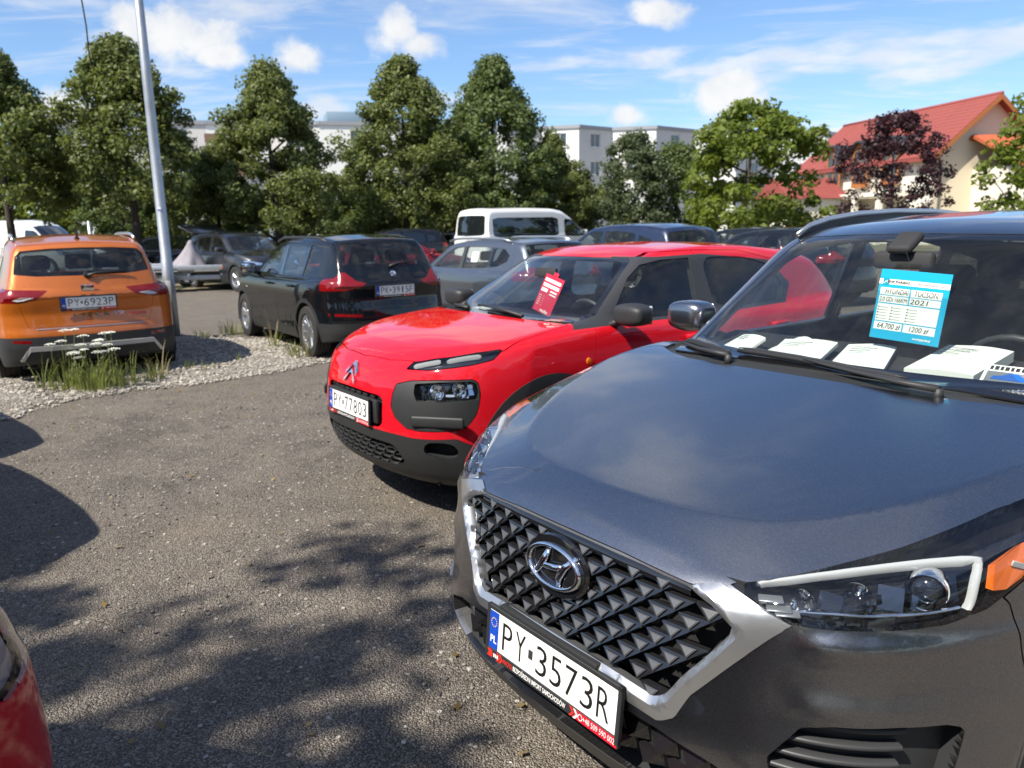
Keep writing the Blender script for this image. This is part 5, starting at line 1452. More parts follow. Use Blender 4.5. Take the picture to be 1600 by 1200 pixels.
def build_cactus():
    p = cactus_shape(); f = car_field(p)
    sk = Skin(f, (-3.5, 0, .16), (.95, .95, 1.56), .0165 if PART != 'fast' else .03)
    def nose_x(y, z): return float(p['nose'](np.array([z]))[0]-p['plan'](np.array([abs(y)]))[0]*p['planz'](np.array([z]))[0])
    for x in (0, -2.595): sk.circle('drop', x, .33, .385)
    lf = [(0, .3, None)]; ob = [(0, .1, None), (1, .25, None)]
    drl = [(.69, .455, .866), (.643, .466, .902), (.498, .637, .935), (.40, .70, .952), (.27, .768, .966), (.30, .775, .945), (.345, .775, .915), (.44, .735, .896), (.53, .683, .884), (.628, .582, .869)]
    sk.cut('drl', 45, uv3(45, drl), [(0, .2, None), (1, .25, None), (2, .84, None)], only=('body',), gap=.0045)
    pod = [(.779, .419, .66), (.765, .42, .73), (.745, .43, .785), (.702, .514, .808), (.6, .63, .818), (.468, .757, .818), (.442, .772, .80), (.437, .783, .741), (.45, .785, .68), (.467, .783, .634), (.521, .774, .572), (.57, .74, .556), (.632, .695, .551), (.712, .591, .548), (.748, .517, .556), (.772, .452, .602)]
    sk.cut('pod', 45, uv3(45, pod), [(0, .2, None), (1, .2, None)], only=('body',), gap=.0045)
    len_ = [(.695, .543, .797), (.6, .635, .809), (.468, .757, .811), (.45, .77, .795), (.441, .781, .748), (.449, .784, .711), (.6, .67, .704), (.708, .571, .708), (.709, .549, .75)]
    sk.cut('lamp', 45, uv3(45, len_), [(0, .2, None), (1, .2, None)], only=('pod',))
    sk.cut('drop', 'front', chaikin(mir_poly([(0, .722), (.352, .712), (.348, .56), (.305, .528), (0, .520)]), 2, .12), lf, only=('body',))
    # lower black bumper and sills
    lowp = mir_poly([(0, .520), (.43, .512), (.56, .502), (.67, .503), (.74, .507), (.775, .47), (.80, .40), (1.2, .40), (1.2, .05), (0, .05)])
    sk.cut('lower', 'front', lowp, [(0, .36, None)], only=('body',), gap=.002)
    hon = mir_poly([(0, .462), (.40, .452), (.44, .43), (.475, .365), (.45, .335), (.36, .322), (0, .318)])
    sk.cut('honey', 'front', hon, lf, only=('lower',))
    fog = [(.70, .63, .485), (.64, .69, .490), (.585, .732, .478), (.560, .745, .44), (.565, .742, .405), (.605, .706, .396), (.65, .66, .405), (.70, .605, .425)]
    sk.cut('fog', 45, chaikin(uv3(45, fog), 1), ob, only=('lower',))
    hood = [(.9, -.1), (.716, 0), (.695, .27), (.64, .468), (.62, .50), (.498, .641), (.40, .704), (.27, .772), (.067, .762), (-.137, .742), (-.225, .73), (-.20, .55), (-.165, .3), (-.155, 0), (-.155, -.1)]
    hood[0] = (.716, -.1)
    sk.cut('hood', 'top', hood, [(2, .86, None)], only=('body',), gap=.0045)
    ws = mir_poly([(0, 1.058), (.45, 1.056), (.685, 1.052), (.705, 1.075), (.63, 1.22), (.535, 1.375), (.50, 1.392), (.3, 1.40), (0, 1.402)])
    sk.cut('frit', 'front', ws, [(0, -1.3, 0)], only=('body',))
    wi = np.array(ws)*[.95, 1]; wi[:, 1] = 1.228+(wi[:, 1]-1.228)*.90
    sk.cut('windshield', 'front', wi, [(0, -1.3, 0)], only=('frit',))
    sk.cut('cowl', 'top', [(0, -.1), (0, .68), (-.2, .71), (-.3, .70), (-.4, .5), (-.4, -.1)], [(2, 1.0, 1.12)], only=('body',))
    sl = [(1, .35, None)]
    sk.cut('window0', 'side', [(-.60, 1.04), (-.60, 1.10), (-.69, 1.185), (-.80, 1.28), (-.93, 1.355), (-1.1, 1.38), (-1.36, 1.385), (-1.33, 1.03)], sl, only=('body',))
    sk.cut('window1', 'side', chaikin([(-1.50, 1.04), (-1.47, 1.385), (-1.9, 1.375), (-2.2, 1.31), (-2.32, 1.16), (-2.25, 1.05)], 2, .15), sl, only=('body',))
    sk.cut('pillar', 'side', [(-.22, 1.02), (-.55, 1.255), (-.86, 1.40), (-.93, 1.405), (-1.1, 1.40), (-1.5, 1.405), (-2.2, 1.34), (-2.42, 1.16), (-2.3, 1.03), (-1.3, 1.015), (-.55, 1.02)], sl, only=('body',))
    for d in ([(-.36, .30), (-.34, .86), (-.40, 1.04), (-.93, 1.385), (-1.1, 1.425), (-1.42, 1.43), (-1.41, .30)], [(-1.415, .30), (-1.425, 1.43), (-1.9, 1.415), (-2.25, 1.34), (-2.4, 1.15), (-2.3, .9), (-2.16, .6), (-2.1, .30)]):
        sk.cut('door'+str(d[0][0]), 'side', d, sl, only=('body',), gap=.0045)
    DT = ('body', 'door-0.36', 'door-1.415')
    sk.cut('airbump', 'side', chaikin([(-.50, .46), (-.47, .66), (-.55, .70), (-2.0, .72), (-2.12, .68), (-2.10, .48), (-2.0, .45), (-.6, .43)], 2, .2), sl, only=DT)
    for x in (0, -2.595): sk.circle('clad', x, .33, .475, only=DT)
    sk.split(np.where(sk.V[:, 0] < .4, sk.V[:, 2]-.36, 1.), 'clad', DT)
    sk.cut('rearwin', 'rear', [(-.55, 1.08), (.55, 1.08), (.46, 1.30), (-.46, 1.30)], [(0, None, -2.9)], only=('body',))
    sk.cut('tail', 'side', [(-2.95, .95), (-3.6, .97), (-3.6, .83), (-3.05, .83)], [(0, None, -2.8), (1, .45, None)], only=('body',))
    sk.remove('drop', 'gap'); sk.finish()
    root = empty('red_crossover', (-.284, 4.923, 0), R(216.5))
    tag(root, 'bright red crossover with black bumper pods and chevron badge beside the grey SUV', 'car')
    body = paint('red_paint', (.60, .008, .018), .0, .32, 0, .03)
    skin_obj('body_shell', sk, sk.faces('body'), body, root)
    skin_obj('bonnet', sk, sk.faces('hood'), body, root, lip=.02)
    skin_obj('lower_bumper', sk, sk.faces('lower'), M['plastic'], root, off=.002, lip=.03)
    skin_obj('cladding', sk, sk.faces('clad'), M['plastic'], root, off=.006, lip=.018)
    side_pair('airbump', sk, 'airbump', M['plastic'], root, .02, .016)
    side_pair('window_pillar', sk, 'pillar', M['trim'], root, .012)
    for k in range(2): side_pair('side_window', sk, 'window%d' % k, M['glass'], root, .003, -.006)
    skin_obj('scuttle_panel', sk, sk.faces('cowl'), M['plastic'], root, off=-.01, lip=.02)
    skin_obj('windscreen', sk, sk.faces('windshield'), M['glass'], root, lip=0, off=-.002)
    skin_obj('windscreen_border', sk, sk.faces('frit'), M['gloss'], root, lip=.006, off=-.002)
    for d in ('door-0.36', 'door-1.415'):
        for s in (1, -1):
            o = skin_obj('door', sk, sk.faces(d), body, root, s, .015)
            xh = -1.2 if d == 'door-0.36' else -2.1
            tube('door_handle', [(xh+.09, s*.85, .90), (xh+.06, s*.876, .905), (xh-.06, s*.876, .907), (xh-.09, s*.85, .905)], .012, body, o, 8, flatten=(1, 1.4))
    skin_obj('rear_window', sk, sk.faces('rearwin'), M['dglass'], root)
    side_pair('tail_light', sk, 'tail', M['redlens'], root, .03)
    lining(root, sk, -.24, -3.0, 1.03, M['grey'], tags=('body', 'door-0.36', 'door-1.415', 'pillar'))
    # lamps
    lf_, df_ = sk.faces('lamp'), sk.faces('drl')
    for s in (1, -1):
        pd = skin_obj('lamp_pod', sk, sk.faces('pod'), M['plastic'], root, s, .03)
        L = skin_obj('headlight', sk, lf_, M['clear'], root, s, 0, -.028)
        walls('lamp_surround', sk, lf_, .085, M['plastic'], L, (s,), False)
        skin_obj('lamp_housing', sk, lf_, M['gloss'], L, s, 0, -.085)
        def at(pt, dn):
            P = project(f, np.array([pt], float), 4); N = fgrad(f, P); N /= np.linalg.norm(N); q = (P-N*dn)[0]; return Vector((q[0], s*q[1], q[2])), Vector((N[0][0], s*N[0][1], N[0][2]))
        for pt, rad in (((.52, .725, .765), .042), ((.62, .64, .76), .042)):
            c, n = at(pt, .06); q = Vector((.9, s*.42, 0)).to_track_quat('Z', 'Y').to_euler()
            o = lathe('reflector', [(.015, rad*1.05), (.01, rad), (-.01, rad*.8), (-.02, rad*.4), (-.022, .01), (0, .009), (.004, .001)], M['chrome'], L, 32, 'z'); o.location = c; o.rotation_euler = q
        for pt, sz, rz in (((.475, .755, .785), (.004, .03, .03), 60), ((.47, .76, .75), (.004, .03, .035), 70), ((.5, .745, .73), (.004, .04, .02), 40), ((.57, .69, .735), (.004, .05, .014), 45)):
            c, n = at(pt, .055); box('reflector_facet', c, sz, M['chrome'], L, (0, R(-20), s*R(rz)), .001, 1)
        # raised rounded buffer on the pod
        c, n = at((.64, .672, .60), -.002)
        bb = box('pod_buffer', c, (.02, .30, .062), M['plastic'], pd, (0, 0, s*math.atan2(.62, .78)), .012, 3)
        # daytime lamp strip
        D = skin_obj('daytime_lamp', sk, df_, M['clear'], root, s, 0)
        skin_obj('lamp_back', sk, df_, M['gloss'], D, s, 0, -.03)
        walls('lamp_surround', sk, df_, .03, M['gloss'], D, (s,), False)
        for (a, b) in (((.660, .475, .878), (.555, .590, .902)), ((.535, .620, .903), (.385, .725, .930))):
            n_ = 14; A = np.linspace(a, b, n_)
            P = project(f, A, 4); N = fgrad(f, P); N /= np.linalg.norm(N, axis=1)[:, None]
            V = []; F = []
            for i in range(n_):
                w = .013 if 0 < i < n_-1 else .007
                for dz in (-w, 0, w):
                    q = P[i]-N[i]*(.012-(.004 if dz == 0 else 0)); V.append((q[0], s*q[1], q[2]+dz))
            for i in range(n_-1):
                for j in range(2): F.append((3*i+j, 3*i+j+1, 3*i+j+4, 3*i+j+3))
            mesh_obj('light_guide', V, F, M['drl'], D, True)
        fo = sk.faces('fog')
        o = skin_obj('fog_pocket', sk, fo, M['black'], root, s, 0, -.06); walls('pocket_wall', sk, fo, .062, M['plastic'], o, (s,), False, .002)
        mirror(root, (-.555, s*.925, 1.092), M['plastic'], s, (.145, .24, .135))
        si = lathe('side_indicator', [(-.004, .022), (.006, .020), (.010, .001)], M['amber'], root, 16, 'y'); si.location = (-.285, s*.846, .84); si.rotation_euler = (0, 0, 0 if s > 0 else R(180))
    # plate recess with slotted grille behind
    box('grille_backing', (.745, 0, .62), (.05, .74, .24), M['black'], root, bev=.01)
    for k in range(9):
        y = (k-4)*.075; box('grille_slot', (nose_x(y, .69)-.035, y, .692), (.03, .055, .018), M['plastic'], root, (0, 0, 0), .003)
    box('plate_bracket', (.795, .0, .612), (.03, .60, .135), M['plastic'], root, bev=.01)
    plate(root, 'PY 77803', (.832, -.012, .612), (R(90-3), 0, R(90)))
    # honeycomb
    hf = sk.faces('honey')
    skin_obj('lower_grille', sk, hf, M['black'], root, 0, 0, -.035); walls('grille_wall', sk, hf, .036, M['plastic'], root, off=.002)
    for r_ in range(4):
        z = .444-.034*r_
        for k in range(-6, 7):
            y = (k+(.5 if r_ % 2 else 0))*.084
            if poly_sd(np.array([[y, z]]), hon)[0] > -.012: continue
            V = []; F = []
            for rr, dd in ((1.0, -.012), (1.0, .0), (.74, -.002), (.70, -.03)):
                for (u, v) in ((-.042, 0), (-.026, .0165), (.026, .0165), (.042, 0), (.026, -.0165), (-.026, -.0165)):
                    V.append((nose_x(y+u, z)+dd-.006, y+u*rr, z+v*rr*(1 if rr > .9 else .82)))
            for q in range(3):
                for j in range(6): F.append((q*6+j, q*6+(j+1) % 6, q*6+6+(j+1) % 6, q*6+6+j))
            mesh_obj('grille_cell', V, F, M['plastic'], root)
    # badge: two chrome chevrons
    for k in range(2):
        z0 = .786+.044*k; h_ = .046
        def pt(y, z, d): return (nose_x(y, z)+d+.004, y, z)
        for s in (1, -1):
            P = [(0, z0+h_*.75), (s*.066, z0-.022), (s*.066, z0-.044), (s*.020, z0+.008), (0, z0+.016)]
            V = [pt(y, z, .002 if False else .0) for y, z in P]+[pt(y*.98, z, .012) for y, z in P]
            n = 5; F = [tuple(range(n, 2*n))]+[(i, (i+1) % n, n+(i+1) % n, n+i) for i in range(n)]
            if s < 0: F = [q[::-1] for q in F]
            mesh_obj('badge_chevron', V, F, M['chrome'], root)
    # wipers
    def surf(x, y, d=0.):
        zz = np.linspace(1.5, .8, 400); v = f(x+0*zz, y+0*zz, zz); return (x, y, zz[np.argmax(v < 0)]+d)
    for (a, b, c) in (((-.185, .35), (-.25, -.25), (-.215, .05)), ((-.20, -.28), (-.29, -.62), (-.235, -.45))):
        w = tube('wiper', [surf(*a, .015), surf(*c, .022), surf((b[0]+c[0])/2, (b[1]+c[1])/2, .02)], [.012, .009, .006], M['plastic'], root, 8)
        tube('wiper_blade', [surf(a[0]-.02+(b[0]-a[0])*t, a[1]+(b[1]-a[1])*t, .012) for t in np.linspace(.1, 1, 10)], .009, M['seal'], w, 6)
    wheels(root, 2.595, .845, .33, 'five', .205, m=M['alu'])
    for x in (0, -2.595): arch_liner(root, x, .84, .33, .39)
    box('underbody', (-1.3, 0, .26), (3.8, 1.2, .08), M['black'], root, bev=0)
    cabin(root, dict(x0=-.26, xd=-.66, zd=1.02, xf=-1.30, xr=-2.1, zs=.50, hw=.66))
    box('interior_mirror', (-.66, 0, 1.30), (.03, .22, .065), M['dark'], root, (0, R(-12), 0), .012)
    return root
if PART in ('', 'fast', 'cac'): build_cactus()
# ---------------------------------------------------------------- other cars
_skins = {}
def far_glass(): return flat('dark_glass', (.010, .013, .015), .03, 0., .6, 1.)
def gen_skin(key, shape, h, S):
    if key in _skins: return _skins[key]
    p = shape(); f = car_field(p); xt = S['len'][0]; xr = S['len'][1]
    sk = Skin(f, (xr-.12, 0, .16), (xt+.12, S['w']+.1, S['hgt']+.08), h, 3)
    for x in (0, -S['wb']): sk.circle('drop', x, S['wr'], S['wr']+.045)
    g = .003 if h < .03 else 0
    B = ('body',)
    if 'hl' in S: sk.cut('headlight', 'front', S['hl'], [(0, .1, None), (1, .2, None)], only=B, gap=g)
    if 'gr' in S: sk.cut('grille', 'front', S['gr'], [(0, .3, None)], only=B)
    if 'hood' in S: sk.cut('hood', 'top', S['hood'], [(2, S.get('hoodz', .8), S.get('hoodz2', 1.3))], only=B, gap=g)
    sk.cut('windshield', 'front', S['ws'], [(0, S['wsx'], .3)], only=B)
    for i, w in enumerate(S['win']): sk.cut('window%d' % i, 'side', w, [(1, .35, None)], only=B)
    for i, w in enumerate(S.get('pil', [])): sk.cut('pillar%d' % i, 'side', w, [(1, .35, None)], only=B)
    for t in S.get('tl', []): sk.cut('taillight', 'rear', t, [(0, None, xr+.42), (1, .15, None)], only=B, gap=g)
    if 'rw' in S: sk.cut('rearwin', 'rear', S['rw'], [(0, None, xr+.8)], only=B)
    for i, d in enumerate(S.get('door', [])): sk.cut('door%d' % i, 'side', d, [(1, .35, None)], only=B, gap=g)
    DT = B+('door0', 'door1')
    if 'hatch' in S: sk.cut('hatch', 'rear', S['hatch'], [(0, None, xr+.75)], only=B, gap=g)
    if 'low' in S:
        sk.split(np.where(sk.V[:, 0] < -S['wb'], sk.V[:, 2]-S['low'][1]+0*sk.V[:, 1], 1.), 'low', DT+('hatch',))
        sk.split(np.where(sk.V[:, 0] > 0, sk.V[:, 2]-S['low'][0], 1.), 'low', DT)
        sk.split(sk.V[:, 2]-S['low'][2], 'low', DT)
        if S.get('clad'):
            for x in (0, -S['wb']): sk.circle('low', x, S['wr'], S['wr']+.045+S['clad'], only=DT)
    sk.remove('drop', 'gap'); sk.finish(); sk.field = f; sk.p = p
    _skins[key] = sk
    return sk
def gen_car(name, label, sk, S, pose, col, group=None, interior=True, lod=0, wstyle='five_double', sc=(1, 1, 1), scol=None, priv=False, lowm=None, tag_=True):
    root = empty(name, (pose[0], pose[1], pose[2] if len(pose) > 3 else 0), R(pose[-1])); root.scale = sc
    tag(root, label, 'car', group)
    G = M['glass'] if interior else far_glass(); GR = (M['dglass'] if priv else M['rglass']) if interior else G
    lip = .012 if lod == 0 else .0
    skin_obj('body_shell', sk, sk.faces('body'), col, root, lip=lip)
    for nm, tg, m in (('bonnet', 'hood', col), ('tailgate', 'hatch', col), ('bumper_trim', 'low', lowm or M['plastic'])):
        if sk.faces(tg): skin_obj(nm, sk, sk.faces(tg), m, root, lip=lip, off=.003 if tg == 'low' else 0)
    skin_obj('windscreen', sk, sk.faces('windshield'), G, root, lip=0, off=-.003)
    if sk.faces('rearwin'): skin_obj('rear_window', sk, sk.faces('rearwin'), GR, root, lip=0, off=-.003)
    for k in (0, 1, 2): side_pair('side_window', sk, 'window%d' % k, GR if (priv and k) else G, root, 0, -.004)
    for k in (0, 1): side_pair('window_pillar', sk, 'pillar%d' % k, M['gloss'], root, lip)
    for k in (0, 1): side_pair('door', sk, 'door%d' % k, col, root, lip)
    tl = sk.faces('taillight')
    if tl:
        for s in (1, -1):
            o = skin_obj('tail_light', sk, tl, M['redlens'], root, s, 0, .002)
            if lod == 0:
                skin_obj('lamp_back', sk, tl, flat('lamp_back_red', (.25, .02, .02), .25, .3), o, s, 0, -.035); walls('lamp_wall', sk, tl, .035, M['gloss'], o, (s,), False)
    hl = sk.faces('headlight')
    if hl:
        for s in (1, -1):
            o = skin_obj('headlight', sk, hl, M['clear'], root, s, 0)
            skin_obj('lamp_back', sk, hl, M['chrome'] if lod else M['galv'], o, s, 0, -.03)
    if sk.faces('grille'): skin_obj('grille', sk, sk.faces('grille'), M['gloss'], root, 0, 0, -.015)
    wheels(root, S['wb'], S['w']-.012, S['wr'], wstyle, .215, m=scol)
    for x in (0, -S['wb']): arch_liner(root, x, S['w']-.02, S['wr'], S['wr']+.05)
    x0, x1 = S['len']
    box('underbody', ((x0+x1)/2, 0, .27), (x0-x1-.5, 1.2, .08), M['black'], root, bev=0)
    if interior:
        lining(root, sk, -.28, x1+.25, S['zd']-.04, M['grey'], tags=('body', 'door0', 'door1', 'pillar0', 'pillar1', 'hatch'))
        cabin(root, dict(x0=-.26, xd=-.72, zd=S['zd'], xf=-1.35, xr=-2.25, zs=S['zd']-.53, hw=S['w']-.2))
    for s in (1, -1): mirror(root, (S.get('mx', -.6), s*(S['w']+.065), S['zd']+.075), col, s, (.14, .22, .15), armm=M['plastic'])
    return root
mp = mir_poly
ATE = dict(len=(.86, -3.51), wb=2.638, w=.92, hgt=1.63, wr=.345, zd=1.07, mx=-.62,
    hl=[(.46, .80), (.80, .87), (.86, .86), (.80, .74), (.5, .72)], gr=mp([(0, .80), (.42, .79), (.36, .56), (0, .55)]),
    hood=[(.8, -.1), (.79, .3), (.68, .5), (.5, .72), (.2, .80), (-.2, .78), (-.16, 0), (-.16, -.1)],
    ws=mp([(0, 1.115), (.64, 1.105), (.70, 1.13), (.57, 1.47), (.3, 1.50), (0, 1.505)]), wsx=-1.2,
    win=[[(-.62, 1.10), (-1.0, 1.40), (-1.2, 1.47), (-1.52, 1.48), (-1.52, 1.09)], [(-1.60, 1.09), (-1.60, 1.48), (-2.1, 1.475), (-2.42, 1.43), (-2.46, 1.10)], [(-2.53, 1.12), (-2.53, 1.41), (-2.85, 1.33), (-2.86, 1.17)]],
    tl=[[(.37, 1.045), (.55, 1.055), (.95, 1.075), (.95, .935), (.66, .925), (.47, .965)]],
    rw=mp([(0, 1.185), (.45, 1.19), (.655, 1.215), (.62, 1.40), (.565, 1.455), (.3, 1.475), (0, 1.48)]),
    door=[[(-.42, .36), (-.40, .9), (-.48, 1.07), (-1.0, 1.44), (-1.2, 1.51), (-1.56, 1.52), (-1.56, .36)], [(-1.57, .36), (-1.57, 1.52), (-2.1, 1.51), (-2.48, 1.45), (-2.5, 1.05), (-2.3, .7), (-2.2, .36)]],
    hatch=mp([(0, .66), (.58, .665), (.62, .80), (.67, 1.0), (.69, 1.18), (.61, 1.47), (.56, 1.51), (0, 1.53)]), low=(.45, .565, .36), clad=.055)
X1S = dict(len=(.84, -3.61), wb=2.76, w=.898, hgt=1.56, wr=.335, zd=1.02, mx=-.66,
    hl=[(.46, .76), (.78, .83), (.84, .82), (.80, .70), (.5, .68)], gr=mp([(0, .78), (.30, .77), (.30, .60), (0, .60)]),
    hood=[(.78, -.1), (.77, .3), (.66, .5), (.5, .68), (.2, .76), (-.22, .75), (-.2, 0), (-.2, -.1)],
    ws=mp([(0, 1.05), (.62, 1.045), (.68, 1.07), (.555, 1.39), (.3, 1.42), (0, 1.425)]), wsx=-1.3,
    win=[[(-.72, 1.035), (-1.1, 1.29), (-1.35, 1.385), (-1.62, 1.405), (-1.60, 1.03)], [(-1.70, 1.03), (-1.71, 1.408), (-2.2, 1.41), (-2.45, 1.395), (-2.42, 1.06)], [(-2.49, 1.07), (-2.52, 1.39), (-2.78, 1.37), (-2.93, 1.27), (-2.90, 1.17), (-2.7, 1.09)]],
    pil=[[(-1.60, 1.025), (-1.62, 1.41), (-1.72, 1.41), (-1.70, 1.025)], [(-2.42, 1.05), (-2.45, 1.40), (-2.52, 1.40), (-2.49, 1.06)]],
    tl=[[(.36, .965), (.48, .995), (.585, 1.10), (.64, 1.10), (.70, 1.03), (.95, 1.01), (.95, .88), (.62, .88), (.45, .915)]],
    rw=mp([(0, 1.16), (.4, 1.16), (.585, 1.18), (.57, 1.35), (.53, 1.44), (.3, 1.455), (0, 1.46)]),
    door=[[(-.45, .36), (-.43, .86), (-.55, 1.02), (-1.1, 1.34), (-1.35, 1.425), (-1.66, 1.44), (-1.66, .36)], [(-1.67, .36), (-1.67, 1.44), (-2.2, 1.445), (-2.47, 1.42), (-2.52, 1.05), (-2.42, .75), (-2.33, .36)]],
    hatch=mp([(0, .64), (.56, .64), (.60, .86), (.63, 1.10), (.58, 1.44), (.52, 1.475), (0, 1.48)]), low=(.42, .48, .36), clad=.05)
def rails(root, x0, x1, y, z, m, r=.016):
    for s in (1, -1):
        n = 9; pts = [(x0+(x1-x0)*t, s*y, z+.055*(1-(2*t-1)**6)) for t in np.linspace(0, 1, n)]
        tube('roof_rail', pts, r, m, root, 8, flatten=(.9, 1.3))
def build_ateca():
    sk = gen_skin('ate', ateca_shape, .024, ATE)
    col = paint('orange_paint', (.62, .155, .012), .35, .34, .35, .05)
    root = gen_car('orange_suv', 'orange SUV seen from behind, parked beside the leaning lamp post', sk, ATE, (-6.436, 11.296, 0, 123.28), col, priv=True)
    rails(root, -.98, -2.78, .605, 1.565, M['silver'])
    # rear: skid, reflectors, chrome line, badge, wiper, plate, antenna
    f = sk.field
    def rx(y, z):
        xx = np.linspace(-3.9, -2.9, 400); v = f(xx, y+0*xx, z+0*xx); return float(xx[np.argmax(v < 0)])
    def strip(name, pts, m, th, off=.006, par=root):
        V = []; F = []
        for (y, z, w) in pts:
            V += [(rx(y, z+w)-.0, y, z+w), (rx(y, z+w)-off, y, z+w-.003), (rx(y, z-w)-off, y, z-w+.003), (rx(y, z-w), y, z-w)]
        for i in range(len(pts)-1):
            for j in range(3): F.append((4*i+j, 4*i+j+1, 4*i+j+5, 4*i+j+4))
        o = mesh_obj(name, V, F, m, par, False); return o
    strip('skid_plate', [(y, .44-(.15 if abs(y) > .66 else 0)*((abs(y)-.60)/.10), .028 if abs(y) < .61 else .032) for y in (-.70, -.665, -.60, -.4, -.2, 0, .2, .4, .60, .665, .70)], flat('skid_silver', (.50, .50, .49), .4, .3), .01, .018)
    strip('tailgate_strip', [(y, .645, .006) for y in np.linspace(-.52, .52, 9)], M['silver'], .004, .006)
    for s in (1, -1):
        strip('rear_reflector', [(s*(.58+.05*k), .515+.004*k, .018) for k in range(5)], M['redlens'], .004, .006)
        for r_ in [o for o in root.children if o.name.startswith('tail_light')]: pass
    tl = [(.50, .975), (.53, .97), (.60, .948), (.66, .942), (.70, .955), (.62, .985)]
    for s in (1, -1):
        V = [(rx(y, z)-.010, s*y, z) for y, z in tl]; mesh_obj('reversing_lamp', V, [tuple(range(6)) if s < 0 else tuple(range(5, -1, -1))], M['drl'], root)
    text('badge_letters', 'A T E C A', .055, M['chrome'], root, (rx(0, .765)-.006, .0, .765), (R(90-4), 0, R(-90)), width=.36, bold=.0005, depth=.002)
    text('badge_letters', 'TSI', .05, M['chrome'], root, (rx(-.28, .765)-.006, -.27, .768), (R(90-4), 0, R(-88)), width=.10, bold=.001, depth=.002)
    text('badge_letters', 'XCELLENCE', .035, M['chrome'], root, (rx(-.47, .75)-.008, -.47, .752), (R(90-4), 0, R(-84)), width=.18, depth=.002)
    # badge: stylised S made of three slanted bars on a plate
    bx = rx(0, 1.04)
    b0 = box('badge', (bx-.004, 0, 1.04), (.010, .125, .105), M['chrome'], root, (0, R(-8), 0), .004)
    for dz in (.024, -.024): box('badge_groove', (-.006, 0, dz), (.004, .10, .010), M['trim'], b0, (R(8), 0, 0), 0)
    tube('rear_wiper', [(rx(0, 1.17)-.03, -.02, 1.18), (rx(.1, 1.21)-.03, -.10, 1.205), (rx(.3, 1.225)-.02, -.42, 1.222)], [.022, .014, .008], M['plastic'], root, 8)
    lathe('wiper_pivot', [(0, .03), (-.04, .026), (-.045, .001)], M['plastic'], root, 16, 'x').location = (rx(0, 1.185), -.01, 1.19)
    tube('aerial', [(-2.95, 0, 1.57), (-2.98, 0, 1.60), (-3.03, 0, 1.655)], [.03, .012, .004], M['plastic'], root, 8)
    plate(root, 'PY 6923P', (rx(0, .90)-.018, .005, .905), (R(90+3), 0, R(-90)), big=False)
    return root
def build_x1():
    sk = gen_skin('x1', x1_shape, .024, X1S)
    col = paint('black_paint', (.005, .006, .008), .0, .30, 0, .006)
    root = gen_car('black_crossover', 'black crossover seen from its left rear corner behind the red car', sk, X1S, (-3.438, 12.672, 0, 124.27), col, wstyle='star')
    rails(root, -.98, -2.85, .575, 1.462, M['plastic'])
    f = sk.field
    def rx(y, z):
        xx = np.linspace(-3.95, -2.9, 400); v = f(xx, y+0*xx, z+0*xx); return float(xx[np.argmax(v < 0)])
    plate(root, 'PK 3915F', (rx(0, .866)-.02, .005, .868), (R(90+3), 0, R(-90)), big=False)
    b = lathe('badge', [(0, .042), (-.008, .040), (-.010, .034), (-.009, 0.001)], M['chrome'], root, 32, 'x'); b.location = (rx(0, 1.06)-.002, 0, 1.06)
    for q in range(4):
        V = [(-.011, 0, 0)]+[(-.011, .030*math.cos(t), .030*math.sin(t)) for t in np.linspace(q*math.pi/2, (q+1)*math.pi/2, 8)]
        mesh_obj('badge_quarter', V, [tuple(range(9))], M['white'] if q % 2 else flat('badge_blue', (.03, .16, .5), .3), b)
    for s in (1, -1):
        V = []; F = []
        for k in range(6):
            y = .45+.07*k; z = .575+.004*k
            for dz in (-.016, .016): V.append((rx(y, z+dz)-.006, s*y, z+dz))
        F = [(2*k, 2*k+1, 2*k+3, 2*k+2) for k in range(5)]
        mesh_obj('rear_reflector', V, F, M['redlens'], root)
    tube('rear_wiper', [(rx(0, 1.15)-.03, .02, 1.155), (rx(.1, 1.18)-.03, -.08, 1.185), (rx(.3, 1.20)-.02, -.34, 1.21)], [.018, .012, .007], M['plastic'], root, 8)
    V = [(rx(y, 1.478)-.006, y, z) for y, z in ((-.22, 1.470), (.22, 1.470), (.22, 1.486), (-.22, 1.486))]
    mesh_obj('brake_light', V, [(0, 1, 2, 3)], M['redlens'], root)
    for x, s in ((-1.38, 1), (-2.28, 1), (-1.38, -1), (-2.28, -1)):
        tube('door_handle', [(x+.1, s*.892, .90), (x+.07, s*.918, .905), (x-.07, s*.918, .908), (x-.1, s*.892, .905)], .012, col, root, 8, flatten=(1, 1.4))
    box('side_indicator', (-.30, .897, .80), (.06, .01, .018), M['drl'], root, bev=.003)
    return root
if PART in ('', 'fast', 'rear'):
    build_ateca(); build_x1()
